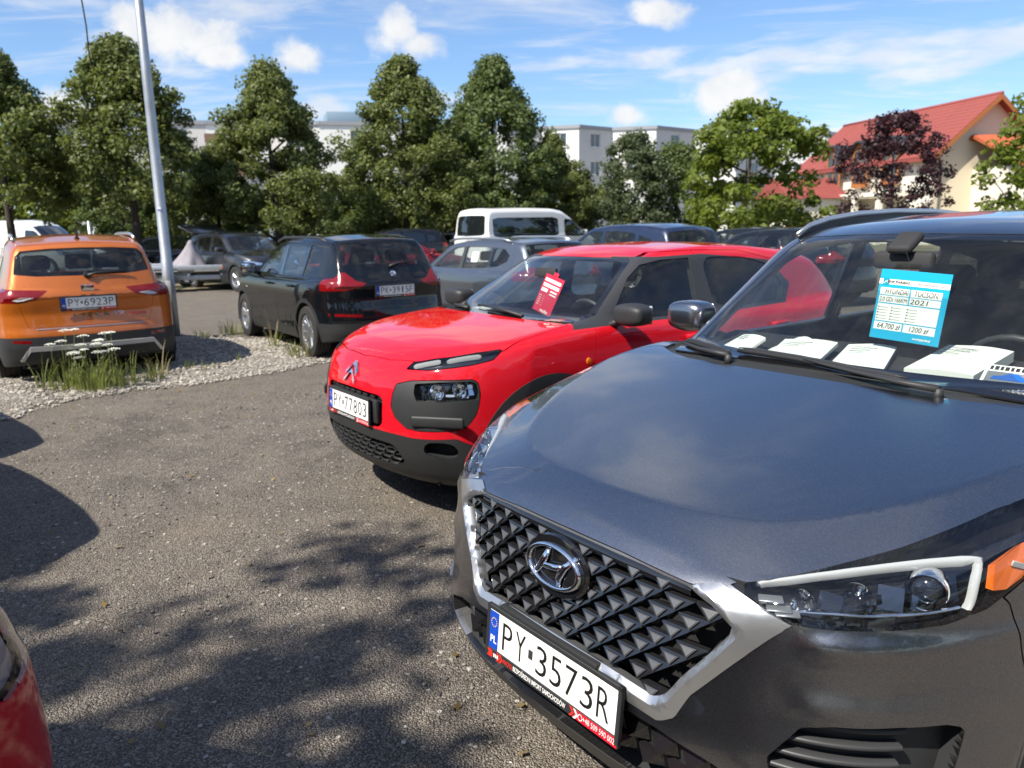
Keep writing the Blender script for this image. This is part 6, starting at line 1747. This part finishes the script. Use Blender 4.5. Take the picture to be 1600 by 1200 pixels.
# ---------------------------------------------------------------- more vehicles in the lot
def van_shape():
    return dict(
        top=curve([(1.2, .75), (.92, .98), (.7, 1.12), (.35, 1.25), (0, 1.33), (-.5, 1.35), (-4.4, 1.35)], .06),
        crown=curve([(.9, .06), (0, .03), (-4, .02)], .1),
        W=curve([(1.1, .78), (.7, .93), (.3, .98), (0, .99), (-4.0, .99), (-4.4, .98)], .08),
        sec=curve([(.1, -.06), (.3, -.01), (.7, 0), (1.1, -.005), (1.4, -.03)], .04),
        nose=curve([(.1, .8), (.3, .93), (.6, .96), (.85, .93), (1.0, .86), (1.3, .5)], .04),
        plan=curve([(-.2, .005), (0, 0), (.4, .04), (.7, .14), (.85, .28), (.95, .55)], .05), planz=curve([(.2, 1), (1., 1.0)], .05),
        tail=curve([(.1, -4.30), (.5, -4.37), (1.2, -4.37), (2.4, -4.33)], .03), planr=curve([(-.2, 0), (0, 0), (.7, .01), (.9, .04), (1.0, .12)], .03),
        bot=curve([(1, .25), (-4.3, .28)], .05),
        roof=curve([(.6, 1.0), (.25, 1.27), (-.55, 1.95), (-.95, 2.20), (-1.4, 2.28), (-2.5, 2.30), (-4.1, 2.27), (-4.30, 2.20), (-4.36, 1.6), (-4.38, 1.2)], .06),
        rcrown=.03, gW=curve([(.4, .90), (-.3, .955), (-1, .975), (-4.2, .975), (-4.4, .95)], .08), tilt=.085, gtaper=.03, belt=curve([(0, 1.25), (-4.4, 1.25)], .05), bow=.12, xm=-1.8, rg=.12, r=(.08, .07, .04))
VAN = dict(len=(.96, -4.38), wb=3.3, w=.99, hgt=2.34, wr=.34, zd=1.28, mx=-.15,
    hl=[(.55, .86), (.86, 1.02), (.93, 1.0), (.90, .80), (.6, .74)], gr=mp([(0, .84), (.5, .84), (.45, .60), (0, .60)]),
    ws=mp([(0, 1.33), (.80, 1.30), (.86, 1.36), (.76, 1.98), (.4, 2.03), (0, 2.04)]), wsx=-1.2,
    win=[chaikin([(.02, 1.24), (-.58, 1.82), (-1.0, 1.86), (-1.02, 1.20), (-.3, 1.18)], 1, .1)], rw=chaikin(mp([(0, 1.28), (.80, 1.30), (.76, 2.0), (0, 2.02)]), 1, .08))
VANB = dict(VAN); VANB['win'] = VAN['win']+[chaikin([(-1.28, 1.22), (-1.28, 1.92), (-4.05, 1.92), (-4.05, 1.22)], 1, .08)]
VANP = dict(VAN); VANP = {k: v for k, v in VANP.items() if k != 'rw'}
def build_more():
    white = paint('white_van_paint', (.74, .75, .76), 0, .35, 0, .05)
    skB = gen_skin('vanb', van_shape, .045, VANB); skP = gen_skin('vanp', van_shape, .055, VANP)
    gen_car('white_minibus', 'white minibus with long dark side windows behind the cars', skB, VANB, (2.42, 32.22, 0, 42), white, None, False, 1, 'steel', sc=(1.2, 1, 1))
    gen_car('white_panel_van', 'white windowless panel van at far left behind the orange SUV', skP, VANP, (-18.9, 33.6, 0, -12), white, None, False, 1, 'steel')
    gen_car('white_panel_van', 'white van facing the camera left of the lamp post in the distance', skB, VANB, (-17.6, 35.2, 0, -72), white, None, False, 1, 'steel')
    skx = gen_skin('x1far', x1_shape, .036, X1S); ska = gen_skin('atefar', ateca_shape, .036, ATE)
    silverblue = paint('silver_blue', (.13, .15, .18), .7, .35, .3, .05); dk = paint('dark_anthracite', (.022, .024, .028), .4, .33, .2, .08); blk = paint('far_black', (.008, .009, .011), 0, .3, 0, .06)
    navy = paint('navy', (.012, .022, .06), .3, .33, .2, .05); dred = paint('dark_red', (.18, .008, .012), .1, .33, 0, .05); lsil = paint('light_silver', (.52, .54, .56), .5, .35, .2, .05)
    w = gen_car('grey_estate_car', 'grey blue estate car with roof rails between the black crossover and red car', skx, X1S, (-1.09, 14.70, 0, 124.3), silverblue, None, True, 1, 'five', (1, 1, .925))
    rails(w, -1.0, -2.85, .585, 1.49, M['silver'])
    mesh_obj('window_sticker', [(-1.95, .765, 1.15), (-2.13, .765, 1.15), (-2.13, .715, 1.32), (-1.95, .715, 1.32)], [(0, 1, 2, 3)], M['paper'], w)
    g = 'dark cars parked beyond the red car'
    c1 = gen_car('dark_suv', 'dark SUV roof right of the minibus, above the red roof', ska, ATE, (1.55, 16.9, 0, 124), navy, g, True, 1)
    gen_car('dark_hatchback', 'dark hatchback roof between the dark SUV and the sticker car', skx, X1S, (5.2, 21.5, 0, 120), blk, g, True, 1, sc=(1, 1, .95))
    c3 = gen_car('dark_hatchback', 'dark hatchback with green windscreen sticker left of the grey SUV windscreen', skx, X1S, (4.65, 17.6, 0, 122), blk, g, True, 1, sc=(1, 1, .95))
    mesh_obj('window_sticker', [(-3.40, -.10, 1.22), (-3.40, -.38, 1.22), (-3.31, -.38, 1.33), (-3.31, -.10, 1.33)], [(0, 1, 2, 3)], flat('sticker_teal', (.05, .55, .45), .5), c3)
    m = gen_car('dark_hatchback', 'dark hatchback facing right beside the trailer, its tailgate raised', ska, ATE, (-6.85, 22.0, 0, -44), dk, None, True, 1)
    box('raised_tailgate', (-3.57, 0, 1.70), (1.0, 1.15, .07), dk, m, (0, R(14), 0), .02)
    g2 = 'cars parked under the linden row'
    gen_car('silver_car', 'light silver car behind the lamp post and the covered load', skx, X1S, (-9.9, 29.0, 0, 215), lsil, g2, True, 1, sc=(1, 1, .93))
    gen_car('navy_car', 'navy car behind the orange SUV, left of the tree trunk', skx, X1S, (-12.4, 29.4, 0, 215), navy, g2, True, 1, sc=(1, 1, .93))
    gen_car('red_car', 'dark red car between the black crossover and the white minibus', skx, X1S, (-1.9, 21.5, 0, 30), dred, g2, True, 1, sc=(1, 1, .93))
    gen_car('silver_car', 'silver car far behind the roof of the black crossover', skx, X1S, (-4.6, 33.5, 0, 200), lsil, g2, False, 1, sc=(1, 1, .93))
    gen_car('black_car', 'black car in the shade between the dark hatchback and the black crossover', ska, ATE, (-5.6, 28.6, 0, 205), blk, g2, False, 1)
    gen_car('black_car', 'black car under the leftmost lindens behind the orange SUV', skx, X1S, (-14.6, 29.0, 0, 210), blk, g2, False, 1)
    # red car cut by the lower left edge, and the dark car outside the frame that shades the asphalt
    redc = paint('cherry_red', (.52, .010, .016), .0, .32, .2, .04)
    rc = gen_car('red_hatchback', 'red hatchback corner cut off by the lower left edge', gen_skin('ate', ateca_shape, .024, ATE), ATE, (-1.89, 1.05, 0, 75), redc, None, True, 0)
    gen_car('black_car', 'black car outside the left edge, its round roof shadow falls near the red hatchback', ska, ATE, (-5.7, 4.88, 0, 137), blk, None, False, 1, sc=(.95, .95, .92))
    gen_car('black_car', 'black car outside the left edge, its shadow falls beside the orange SUV gravel', ska, ATE, (-7.14, 6.81, 0, 137), blk, None, False, 1, sc=(.95, .95, .92))
def build_trailer():
    root = empty('car_trailer', (-9.9, 22.6, 0), R(6)); tag(root, 'silver flat car trailer with loading rails behind the lamp post', 'trailer')
    for s in (-1, 1):
        o = box('side_rail', (0, s*.95, .66), (4.6, .07, .14), M['galv'], root, bev=.01)
        box('lower_beam', (.1, s*.80, .38), (4.2, .07, .12), M['galv'], root, bev=.01)
        box('track_board', (0, s*.62, .56), (4.5, .38, .05), M['galv'], root, bev=.01)
        for x in (-.55, .25):
            wheel(root, x, s*1.10, .28, 'steel', .17)
        box('mudguard', (-.15, s*1.12, .62), (1.55, .24, .04), M['plastic'], root, bev=.015)
        box('marker_lamp', (1.85, s*.995, .66), (.10, .02, .05), M['amber'], root, bev=.004); box('marker_lamp', (-1.2, s*.995, .66), (.10, .02, .05), M['amber'], root, bev=.004)
        box('rear_lamp', (2.25, s*.85, .44), (.05, .2, .12), M['redlens'], root, bev=.01)
    for x in (-1.8, -.9, 0, .9, 1.8): box('cross_member', (x, 0, .47), (.07, 1.85, .08), M['galv'], root, bev=.005)
    tube('drawbar', [(-2.2, .6, .45), (-3.6, 0, .45), (-2.2, -.6, .45)], .04, M['galv'], root, 8)
    tube('jockey_leg', [(2.2, .6, .5), (2.2, .6, .02)], .03, M['galv'], root, 8)
    # covered load: draped tarpaulin
    rg = np.random.default_rng(5); n, k = 28, 10; V = []; F = []
    for j in range(k):
        t = j/(k-1)
        for i in range(n):
            a = 2*math.pi*i/n; r = (.07+.62*t**1.25)*(1+.10*math.sin(5*a+1.3*t*3)*t+.06*math.sin(9*a+2)*t)
            V.append((r*math.cos(a)*1.0+.12*(1-t), r*math.sin(a)*.75, .98*(1-t)**.9+.0))
    for j in range(k-1):
        for i in range(n): F.append((j*n+i, j*n+(i+1) % n, (j+1)*n+(i+1) % n, (j+1)*n+i))
    V.append((.12, 0, 1.02)); F += [(len(V)-1, (i+1) % n, i) for i in range(n)]
    F = [f[::-1] for f in F]
    o = mesh_obj('tarpaulin', V, F, flat('tarp_grey', (.27, .25, .27), .8, noise=.15, nscale=5), None, True); o.location = (-9.05, 22.2, .60); o.scale = (.76, .76, .80); o.rotation_euler = (0, 0, .3)
    tag(o, 'grey tarpaulin draped over a peaked load on the trailer', 'tarpaulin')
def build_post():
    root = empty('lamp_post', (-5.16, 11.85, 0)); tag(root, 'tall galvanised tapered lamp post standing beside the orange SUV', 'lamp post')
    H = 7.5; n = 14
    tube('pole', [(0, 0, -.1), (0, 0, 1.2), (0, 0, 1.21), (0, 0, 3.5), (0, 0, H)], [.088, .082, .076, .068, .046], M['galv'], root, 16)
    box('pole_door', (.02, -.079, .75), (.08, .012, .32), M['galv'], root, bev=.004); mesh_obj('pole_sticker', [(-.02, -.0765, 1.93), (.03, -.0755, 1.93), (.03, -.0755, 1.99), (-.02, -.0765, 1.99)], [(0, 1, 2, 3)], M['white'], root)
    mesh_obj('pole_sticker', [(-.018, -.0785, 1.94), (.028, -.0775, 1.94), (.028, -.0775, 1.96), (-.018, -.0785, 1.96)], [(0, 1, 2, 3)], M['blue'], root)
    tube('lamp_arm', [(0, 0, H), (.1, -.2, H+.15), (.3, -.7, H+.25)], .03, M['galv'], root, 8); box('lamp_head', (.4, -.95, H+.25), (.2, .55, .1), M['galv'], root, (0, 0, .35), .03)
    p2 = empty('sign_post', (-11.3, 21.4, 0)); tag(p2, 'thin grey steel post in the distance left of the lamp post', 'post'); tube('pole', [(0, 0, 0), (0, 0, 1.95)], .045, M['galv'], p2, 10); lathe('cap', [(1.95, .045), (1.97, .035), (1.975, .001)], M['galv'], p2, 12, 'z')
    P = [(-6.9, 13.8, 4.35), (-6.93, 13.8, 4.5), (-6.92, 13.8, 5.0), (-6.98, 13.85, 5.6), (-6.4, 13.4, 6.6), (-5.16, 11.85, 7.4)]
    V, F = tube_geo(P, .012, 6)
    w = mesh_obj('hanging_cable', V, F, M['seal'], None, True); tag(w, 'loose black cable hanging down left of the lamp post', 'cable')
def build_weeds():
    gm = leafm('grass_blade', (.08, .11, .03), (.30, .33, .11), .35); dry = leafm('dry_stalk', (.16, .13, .06), (.36, .30, .15), .2)
    fm = flat('umbel_white', (.75, .76, .66), .8)
    def blades(name, loc, n, h, spread, m, label, group, cat='grass', lean=.5):
        V = []; F = []; rg = rng
        for i in range(n):
            a = rg.random()*6.28; r = spread*math.sqrt(rg.random())*.35; L = h*(.5+.6*rg.random()); ln = lean*(.3+rg.random()); w = .004+.004*rg.random()
            b = Vector((r*math.cos(a), r*math.sin(a), 0)); dv = Vector((math.cos(a), math.sin(a), 0)); sd = Vector((-math.sin(a), math.cos(a), 0)); k = len(V)
            for t in (0, .35, .7, 1):
                c = b+dv*(ln*L*t*t)+Vector((0, 0, L*(t-.35*ln*t*t*t))); ww = w*(1-t**1.5)+.0006; V += [c-sd*ww, c+sd*ww]
            F += [(k, k+1, k+3, k+2), (k+2, k+3, k+5, k+4), (k+4, k+5, k+7, k+6)]
        o = mesh_obj(name, V, F, m, None, True); o.location = loc; tag(o, label, cat, group); return o
    G = 'grass tufts on the gravel strip'
    spots = [(-4.56, 8.12, 90, .30, .5), (-4.42, 8.02, 70, .26, .5), (-4.28, 8.15, 70, .32, .5), (-4.72, 8.08, 50, .26, .4), (-4.0, 8.5, 60, .22, .5), (-3.85, 9.05, 60, .16, .5), (-3.6, 9.0, 30, .14, .4), (-4.43, 12.2, 70, .28, .6), (-2.72, 9.95, 90, .26, .6), (-2.55, 10.1, 60, .34, .4), (-3.3, 10.7, 24, .30, .3), (-3.42, 9.5, 24, .16, .3), (-4.75, 11.9, 40, .16, .6), (-2.9, 10.2, 40, .18, .5)]
    lbs = ['green grass clump under the white umbel flowers behind the orange SUV', 'green weeds at the black crossover wheels', 'small grass tuft on the pale gravel']
    spots += [(-4.64, 7.98, 60, .40, .5), (-4.35, 7.95, 60, .38, .5), (-4.5, 8.2, 70, .44, .5), (-4.14, 8.22, 50, .36, .5)]
    for x, y, n, h, s in spots:
        lb = lbs[0] if x < -4.3 and y < 9 else lbs[1] if y > 9.9 else lbs[2]
        blades('grass_tuft', (x, y, .03), int(n*.55), h, s, gm, lb, 'grass under the white flowers' if lb == lbs[0] else 'weeds by the black crossover' if lb == lbs[1] else 'small tufts on the gravel')
    blades('grass_tuft', (-4.92, 8.02, .02), 18, .42, .2, gm, 'single long bladed grass tuft left of the white flowers', None, lean=.55)
    blades('dry_weed', (-3.95, 8.6, .03), 14, .42, .3, dry, 'dry brown weed stalks right of the white flowers', None, 'weed', .5)
    blades('dry_weed', (-2.62, 9.9, .03), 10, .55, .3, dry, 'dry stalks beside the rear wheel of the black crossover', None, 'weed', .35)
    blades('dry_weed', (-3.3, 10.72, .03), 6, .62, .15, dry, 'thin tall dry stalk in front of the black crossover door', None, 'weed', .25)
    # wild carrots
    rg = rng
    pts = [(-4.74, 8.14, 0.59), (-4.62, 8.04, 0.61), (-4.56, 8.16, 0.43), (-4.48, 8.09, 0.53), (-4.41, 8.02, 0.39), (-4.36, 8.16, 0.48), (-4.31, 8.04, 0.37), (-4.24, 8.14, 0.55), (-4.52, 7.99, 0.31), (-4.44, 8.2, 0.46), (-4.21, 8.06, 0.43), (-4.66, 8.24, 0.33)]
    pts = pts+[(-4.66, 8.0, .50), (-4.5, 7.96, .38), (-4.3, 8.02, .46), (-4.18, 8.1, .56), (-4.4, 8.2, .34), (-4.8, 8.05, .46), (-4.1, 8.0, .40)]
    for i, (x, y, h) in enumerate(pts):
        root = empty('wild_carrot', (x, y, .03)); tag(root, 'white flowered wild carrot in the clump behind the orange SUV', 'flower', 'wild carrots')
        lx, ly = rg.normal()*.04, rg.normal()*.04
        tube('stem', [(0, 0, 0), (lx*.4, ly*.4, h*.5), (lx, ly, h)], [.0035, .003, .0022], gm, root, 5)
        V = []; F = []
        R0 = .042+.022*rg.random()
        for k in range(26):
            a = k*2.399; r = R0*math.sqrt((k+.5)/26); c = Vector((lx+r*math.cos(a), ly+r*math.sin(a), h+.02-r*r*5+.006*rg.random())); b = len(V); s = .0105
            V += [c+Vector((s, 0, 0)), c+Vector((0, s, .002)), c+Vector((-s, 0, 0)), c+Vector((0, -s, .002)), c+Vector((0, 0, .006))]; F += [(b, b+1, b+4), (b+1, b+2, b+4), (b+2, b+3, b+4), (b+3, b, b+4)]
        mesh_obj('umbel', V, F, fm, root)
def build_litter():
    n = 260; rg = np.random.default_rng(77); U = rg.random((n, 2))*[5.6, 7.5]+[-4.2, 1.5]
    P = np.column_stack([U, np.full(n, .012)]); me = leaf_mesh(rg, P, np.tile([0, 0, 1.6], (n, 1)), .017, leafm('dry_leaf', (.09, .06, .025), (.30, .22, .08), .2), 'fallen_leaves')
    tag(link(bpy.data.objects.new('fallen_leaves', me)), 'small dry leaves scattered over the asphalt', 'leaf litter', kind='stuff')
if PART in ('', 'more'): build_litter(); build_more(); build_trailer(); build_post(); build_weeds()
# ---------------------------------------------------------------- things lying and hanging inside the two near cars
def in_car(base, p, rz=0.):
    x, y, a = base; c, s = math.cos(R(a)), math.sin(R(a)); return Vector((x+c*p[0]-s*p[1], y+s*p[0]+c*p[1], p[2])), R(a)+rz
TU = (.838, 2.410, 216.466); CA = (-.284, 4.923, 216.5)
def booklet(base, corners, th, label, pages=True, line=True, title=None):
    """booklet lying on the dashboard: curved cover over a block of pages; corners in car coordinates"""
    P = [Vector(c) for c in corners]; n = 8; V = []; F = []
    o0, rz = in_car(base, (0, 0, 0)); root = empty('booklet', in_car(base, sum(P, Vector())/4)[0], rz); c0 = sum(P, Vector())/4; c0.z = P[0].z; root.location.z = P[0].z; dzz = P[3].z-P[0].z
    tag(root, label, 'booklet', None)
    top = []; bot = []
    for i in range(n+1):
        u = i/n
        for j in (0, 1):
            q = P[0].lerp(P[1], u) if j == 0 else P[3].lerp(P[2], u); q = q-c0
            bot.append(Vector((q.x, q.y, q.z))); top.append(Vector((q.x, q.y, q.z+th+.010*math.sin(u*3.1)*(.4+.6*u)+.006*u)))
    V = bot+top; m = len(bot)
    for i in range(n):
        a = 2*i; F += [(m+a, m+a+2, m+a+3, m+a+1), (a, a+1, a+3, a+2), (a, a+2, m+a+2, m+a), (a+1, m+a+1, m+a+3, a+3)]
    F += [(0, m, m+1, 1), (2*n, 2*n+1, m+2*n+1, m+2*n)]
    bm = bmesh.new(); vs = [bm.verts.new(v) for v in V]
    for f in F: bm.faces.new([vs[i] for i in f])
    bmesh.ops.recalc_face_normals(bm, faces=bm.faces); bm_obj('pages', bm, M['paper'], root)
    ax = (P[1]-P[0]); ay = (P[3]-P[0]); W_ = ax.length; H_ = ay.length; an = math.atan2(ax.y, ax.x)
    lx = ax.normalized(); ly = ay.normalized()
    if line:
        for k in range(3):
            w = W_*(.5-.1*k); q = P[0]+lx*(W_*.12+w/2)+ly*(H_*(.78-.10*k))-c0
            bx = box('printed_line', (q.x, q.y, q.z+th+.0135), (w, .003, .0006), M['ink'], root, (0, 0, an), 0)
    if title: 
        q = P[0]+lx*(W_*.42)+ly*(H_*.72)-c0; text('printed_title', title, .022, M['ink'], root, (q.x, q.y, q.z+th+.019), (0, 0, an), width=.075)
    return root
def build_papers():
    Z = 1.098; Y = 1.150
    # corners run along the dash width (towards +y) then away from the screen
    booklet(TU, [(-.47, -.60, Z), (-.43, -.44, Z), (-.50, -.40, Y), (-.56, -.55, Y)], .005, 'thin folded leaflet on the dashboard at the left corner of the windscreen')
    booklet(TU, [(-.50, -.42, Z), (-.46, -.31, Z), (-.60, -.26, Y), (-.66, -.36, Y)], .003, 'curled leaflet behind the two overlapping booklets on the dashboard', line=False)
    booklet(TU, [(-.40, -.33, Z), (-.42, -.12, Z), (-.56, -.13, Y), (-.54, -.34, Y)], .009, 'open white booklet with printed text above the wiper joint')
    booklet(TU, [(-.40, -.07, Z), (-.42, .12, Z), (-.62, .06, Y), (-.60, -.11, Y)], .007, 'white booklet in the middle of the dashboard below the blue card')
    booklet(TU, [(-.44, .18, Z), (-.43, .40, Z), (-.66, .42, Y), (-.70, .20, Y)], .028, 'thick white manual on the dashboard at the right', title='TUCSON')
    # square leaflet with a car picture stuck behind the glass
    loc, rz = in_car(TU, (-.395, .515, 1.15)); o = box('leaflet', loc, (.004, .15, .075), M['paper'], None, (0, R(-48), rz), .0005, 1); tag(o, 'small leaflet with a blue car picture at the right edge of the windscreen', 'leaflet')
    q = mesh_obj('picture', [(.0026, -.065, -.03), (.0026, .065, -.03), (.0026, .065, .012), (.0026, -.065, .012)], [(0, 1, 2, 3)], flat('picture_grey', (.16, .17, .19), .4), o)
    V = [(.0032, y, z) for y, z in ((-.05, -.018), (-.045, -.006), (-.02, -.002), (-.008, .008), (.02, .008), (.035, -.002), (.05, -.006), (.05, -.018))]; mesh_obj('picture', V, [tuple(range(8))], flat('picture_blue', (.01, .10, .42), .3), o)
    for k in range(9): box('printed_mark', (.0026, -.058+.014*k, .025), (.001, .008+.003*(k % 2), .014), M['ink'], o, bev=0)
    # blue sale card
    loc, rz = in_car(TU, (-.585, .110, 1.312)); cy = flat('card_cyan', (.0, .36, .60), .45)
    card = box('sale_card', loc, (.003, .243, .243), cy, None, (R(-3), R(-8), rz), .0012, 1); tag(card, 'cyan sale card with handwritten fields behind the windscreen of the grey SUV', 'card')
    def fld(y0, z0, y1, z1, m=M['paper'], d=.0020, nm='field'): return mesh_obj(nm, [(d, y0, z0), (d, y1, z0), (d, y1, z1), (d, y0, z1)], [(0, 1, 2, 3)], m, card)
    fld(-.1215, .070, .1215, .088)
    for (a, b, c, e) in ((-.112, .033, -.008, .058), (-.003, .033, .102, .058), (-.112, .006, -.008, .030), (-.003, .006, .102, .030), (-.112, -.058, .102, .002), (-.112, -.089, -.012, -.062), (-.007, -.089, .102, -.062)): fld(a, b, c, e)
    T = lambda s, y, z, sz, w, m=M['ink'], sh=0., b=0.: text('handwriting', s, sz, m, card, (.0028, y, z), (R(90), 0, R(90)), width=w, shear=sh, bold=b)
    T('HYUNDAI', -.052, .045, .026, .082, sh=.15); T('TUCSON', .050, .045, .026, .080, sh=.15); T('2.0 GDi 166KM', -.060, .017, .022, .098, sh=.1); T('2021', .030, .017, .024, .062, sh=.1); T('64,700 zł', -.058, -.076, .027, .082, sh=.15); T('1200 zł', .048, -.076, .025, .066, sh=.15)
    T('BNP PARIBAS', -.052, .079, .013, .078, b=.0004); T('Bank zmieniającego się świata', .060, .079, .009, .088); T('www.bnpparibas.pl', .062, -.106, .010, .062, M['paper'], b=.0004)
    fld(-.108, .068, -.086, .090, flat('logo_green', (.0, .28, .40), .4), .0024, 'logo')
    for k, (dy, dz) in enumerate(((-.102, .074), (-.098, .079), (-.093, .082), (-.090, .077))):
        V = [(.0028, dy+.0035*math.cos(t), dz+.0035*math.sin(t)) for t in (0, 2.5, 3.8)]; mesh_obj('logo', V, [(0, 1, 2)], M['paper'], card)
    for cx in (-.108, -.060, -.005):
        for k in range(5):
            z = -.010-.010*k; fld(cx, z-.0012, cx+.035, z, M['trim'], .0024, 'printed_line'); fld(cx-.001, z-.002, cx+.003, z+.002, M['ink'], .0027, 'tick')
    tube('card_string', [(0, -.02, .12), (-.03, -.05, .16), (-.06, -.08, .19)], .001, M['seal'], card, 5)
    # red card and leaflet in the red car
    loc, rz = in_car(CA, (-.49, .228, 1.172)); rd = flat('card_red', (.55, .012, .04), .45)
    rcd = box('price_card', loc, (.003, .20, .25), rd, None, (R(-13), R(-20), rz), .0015, 1); tag(rcd, 'red price tag hanging behind the windscreen of the red crossover', 'card')
    def f2(y0, z0, y1, z1, m=M['paper']): mesh_obj('field', [(.0022, y0, z0), (.0022, y1, z0), (.0022, y1, z1), (.0022, y0, z1)], [(0, 1, 2, 3)], m, rcd)
    f2(-.085, .080, .085, .100); f2(-.085, .045, .085, .066); f2(-.085, .010, -.02, .032); f2(.01, .020, .08, .030); f2(.01, .002, .08, .010)
    for z in (-.02, -.035, -.05, -.065, -.08): f2(-.085, z, -.060, z+.003); f2(-.035, z, -.03, z+.003)
    box('tag_neck', (0, 0, .135), (.003, .05, .03), rd, rcd, bev=.001)
    text('printed_title', 'grecko', .03, M['paper'], rcd, (.0025, .02, -.108), (R(90), 0, R(90)), width=.085, bold=.0006)
    booklet(CA, [(-.30, -.56, 1.035), (-.30, -.30, 1.035), (-.50, -.34, 1.035), (-.48, -.58, 1.035)], .006, 'white sheet lying on the dashboard of the red crossover', line=False)
if PART in ('', 'tuc', 'papers'): build_papers()
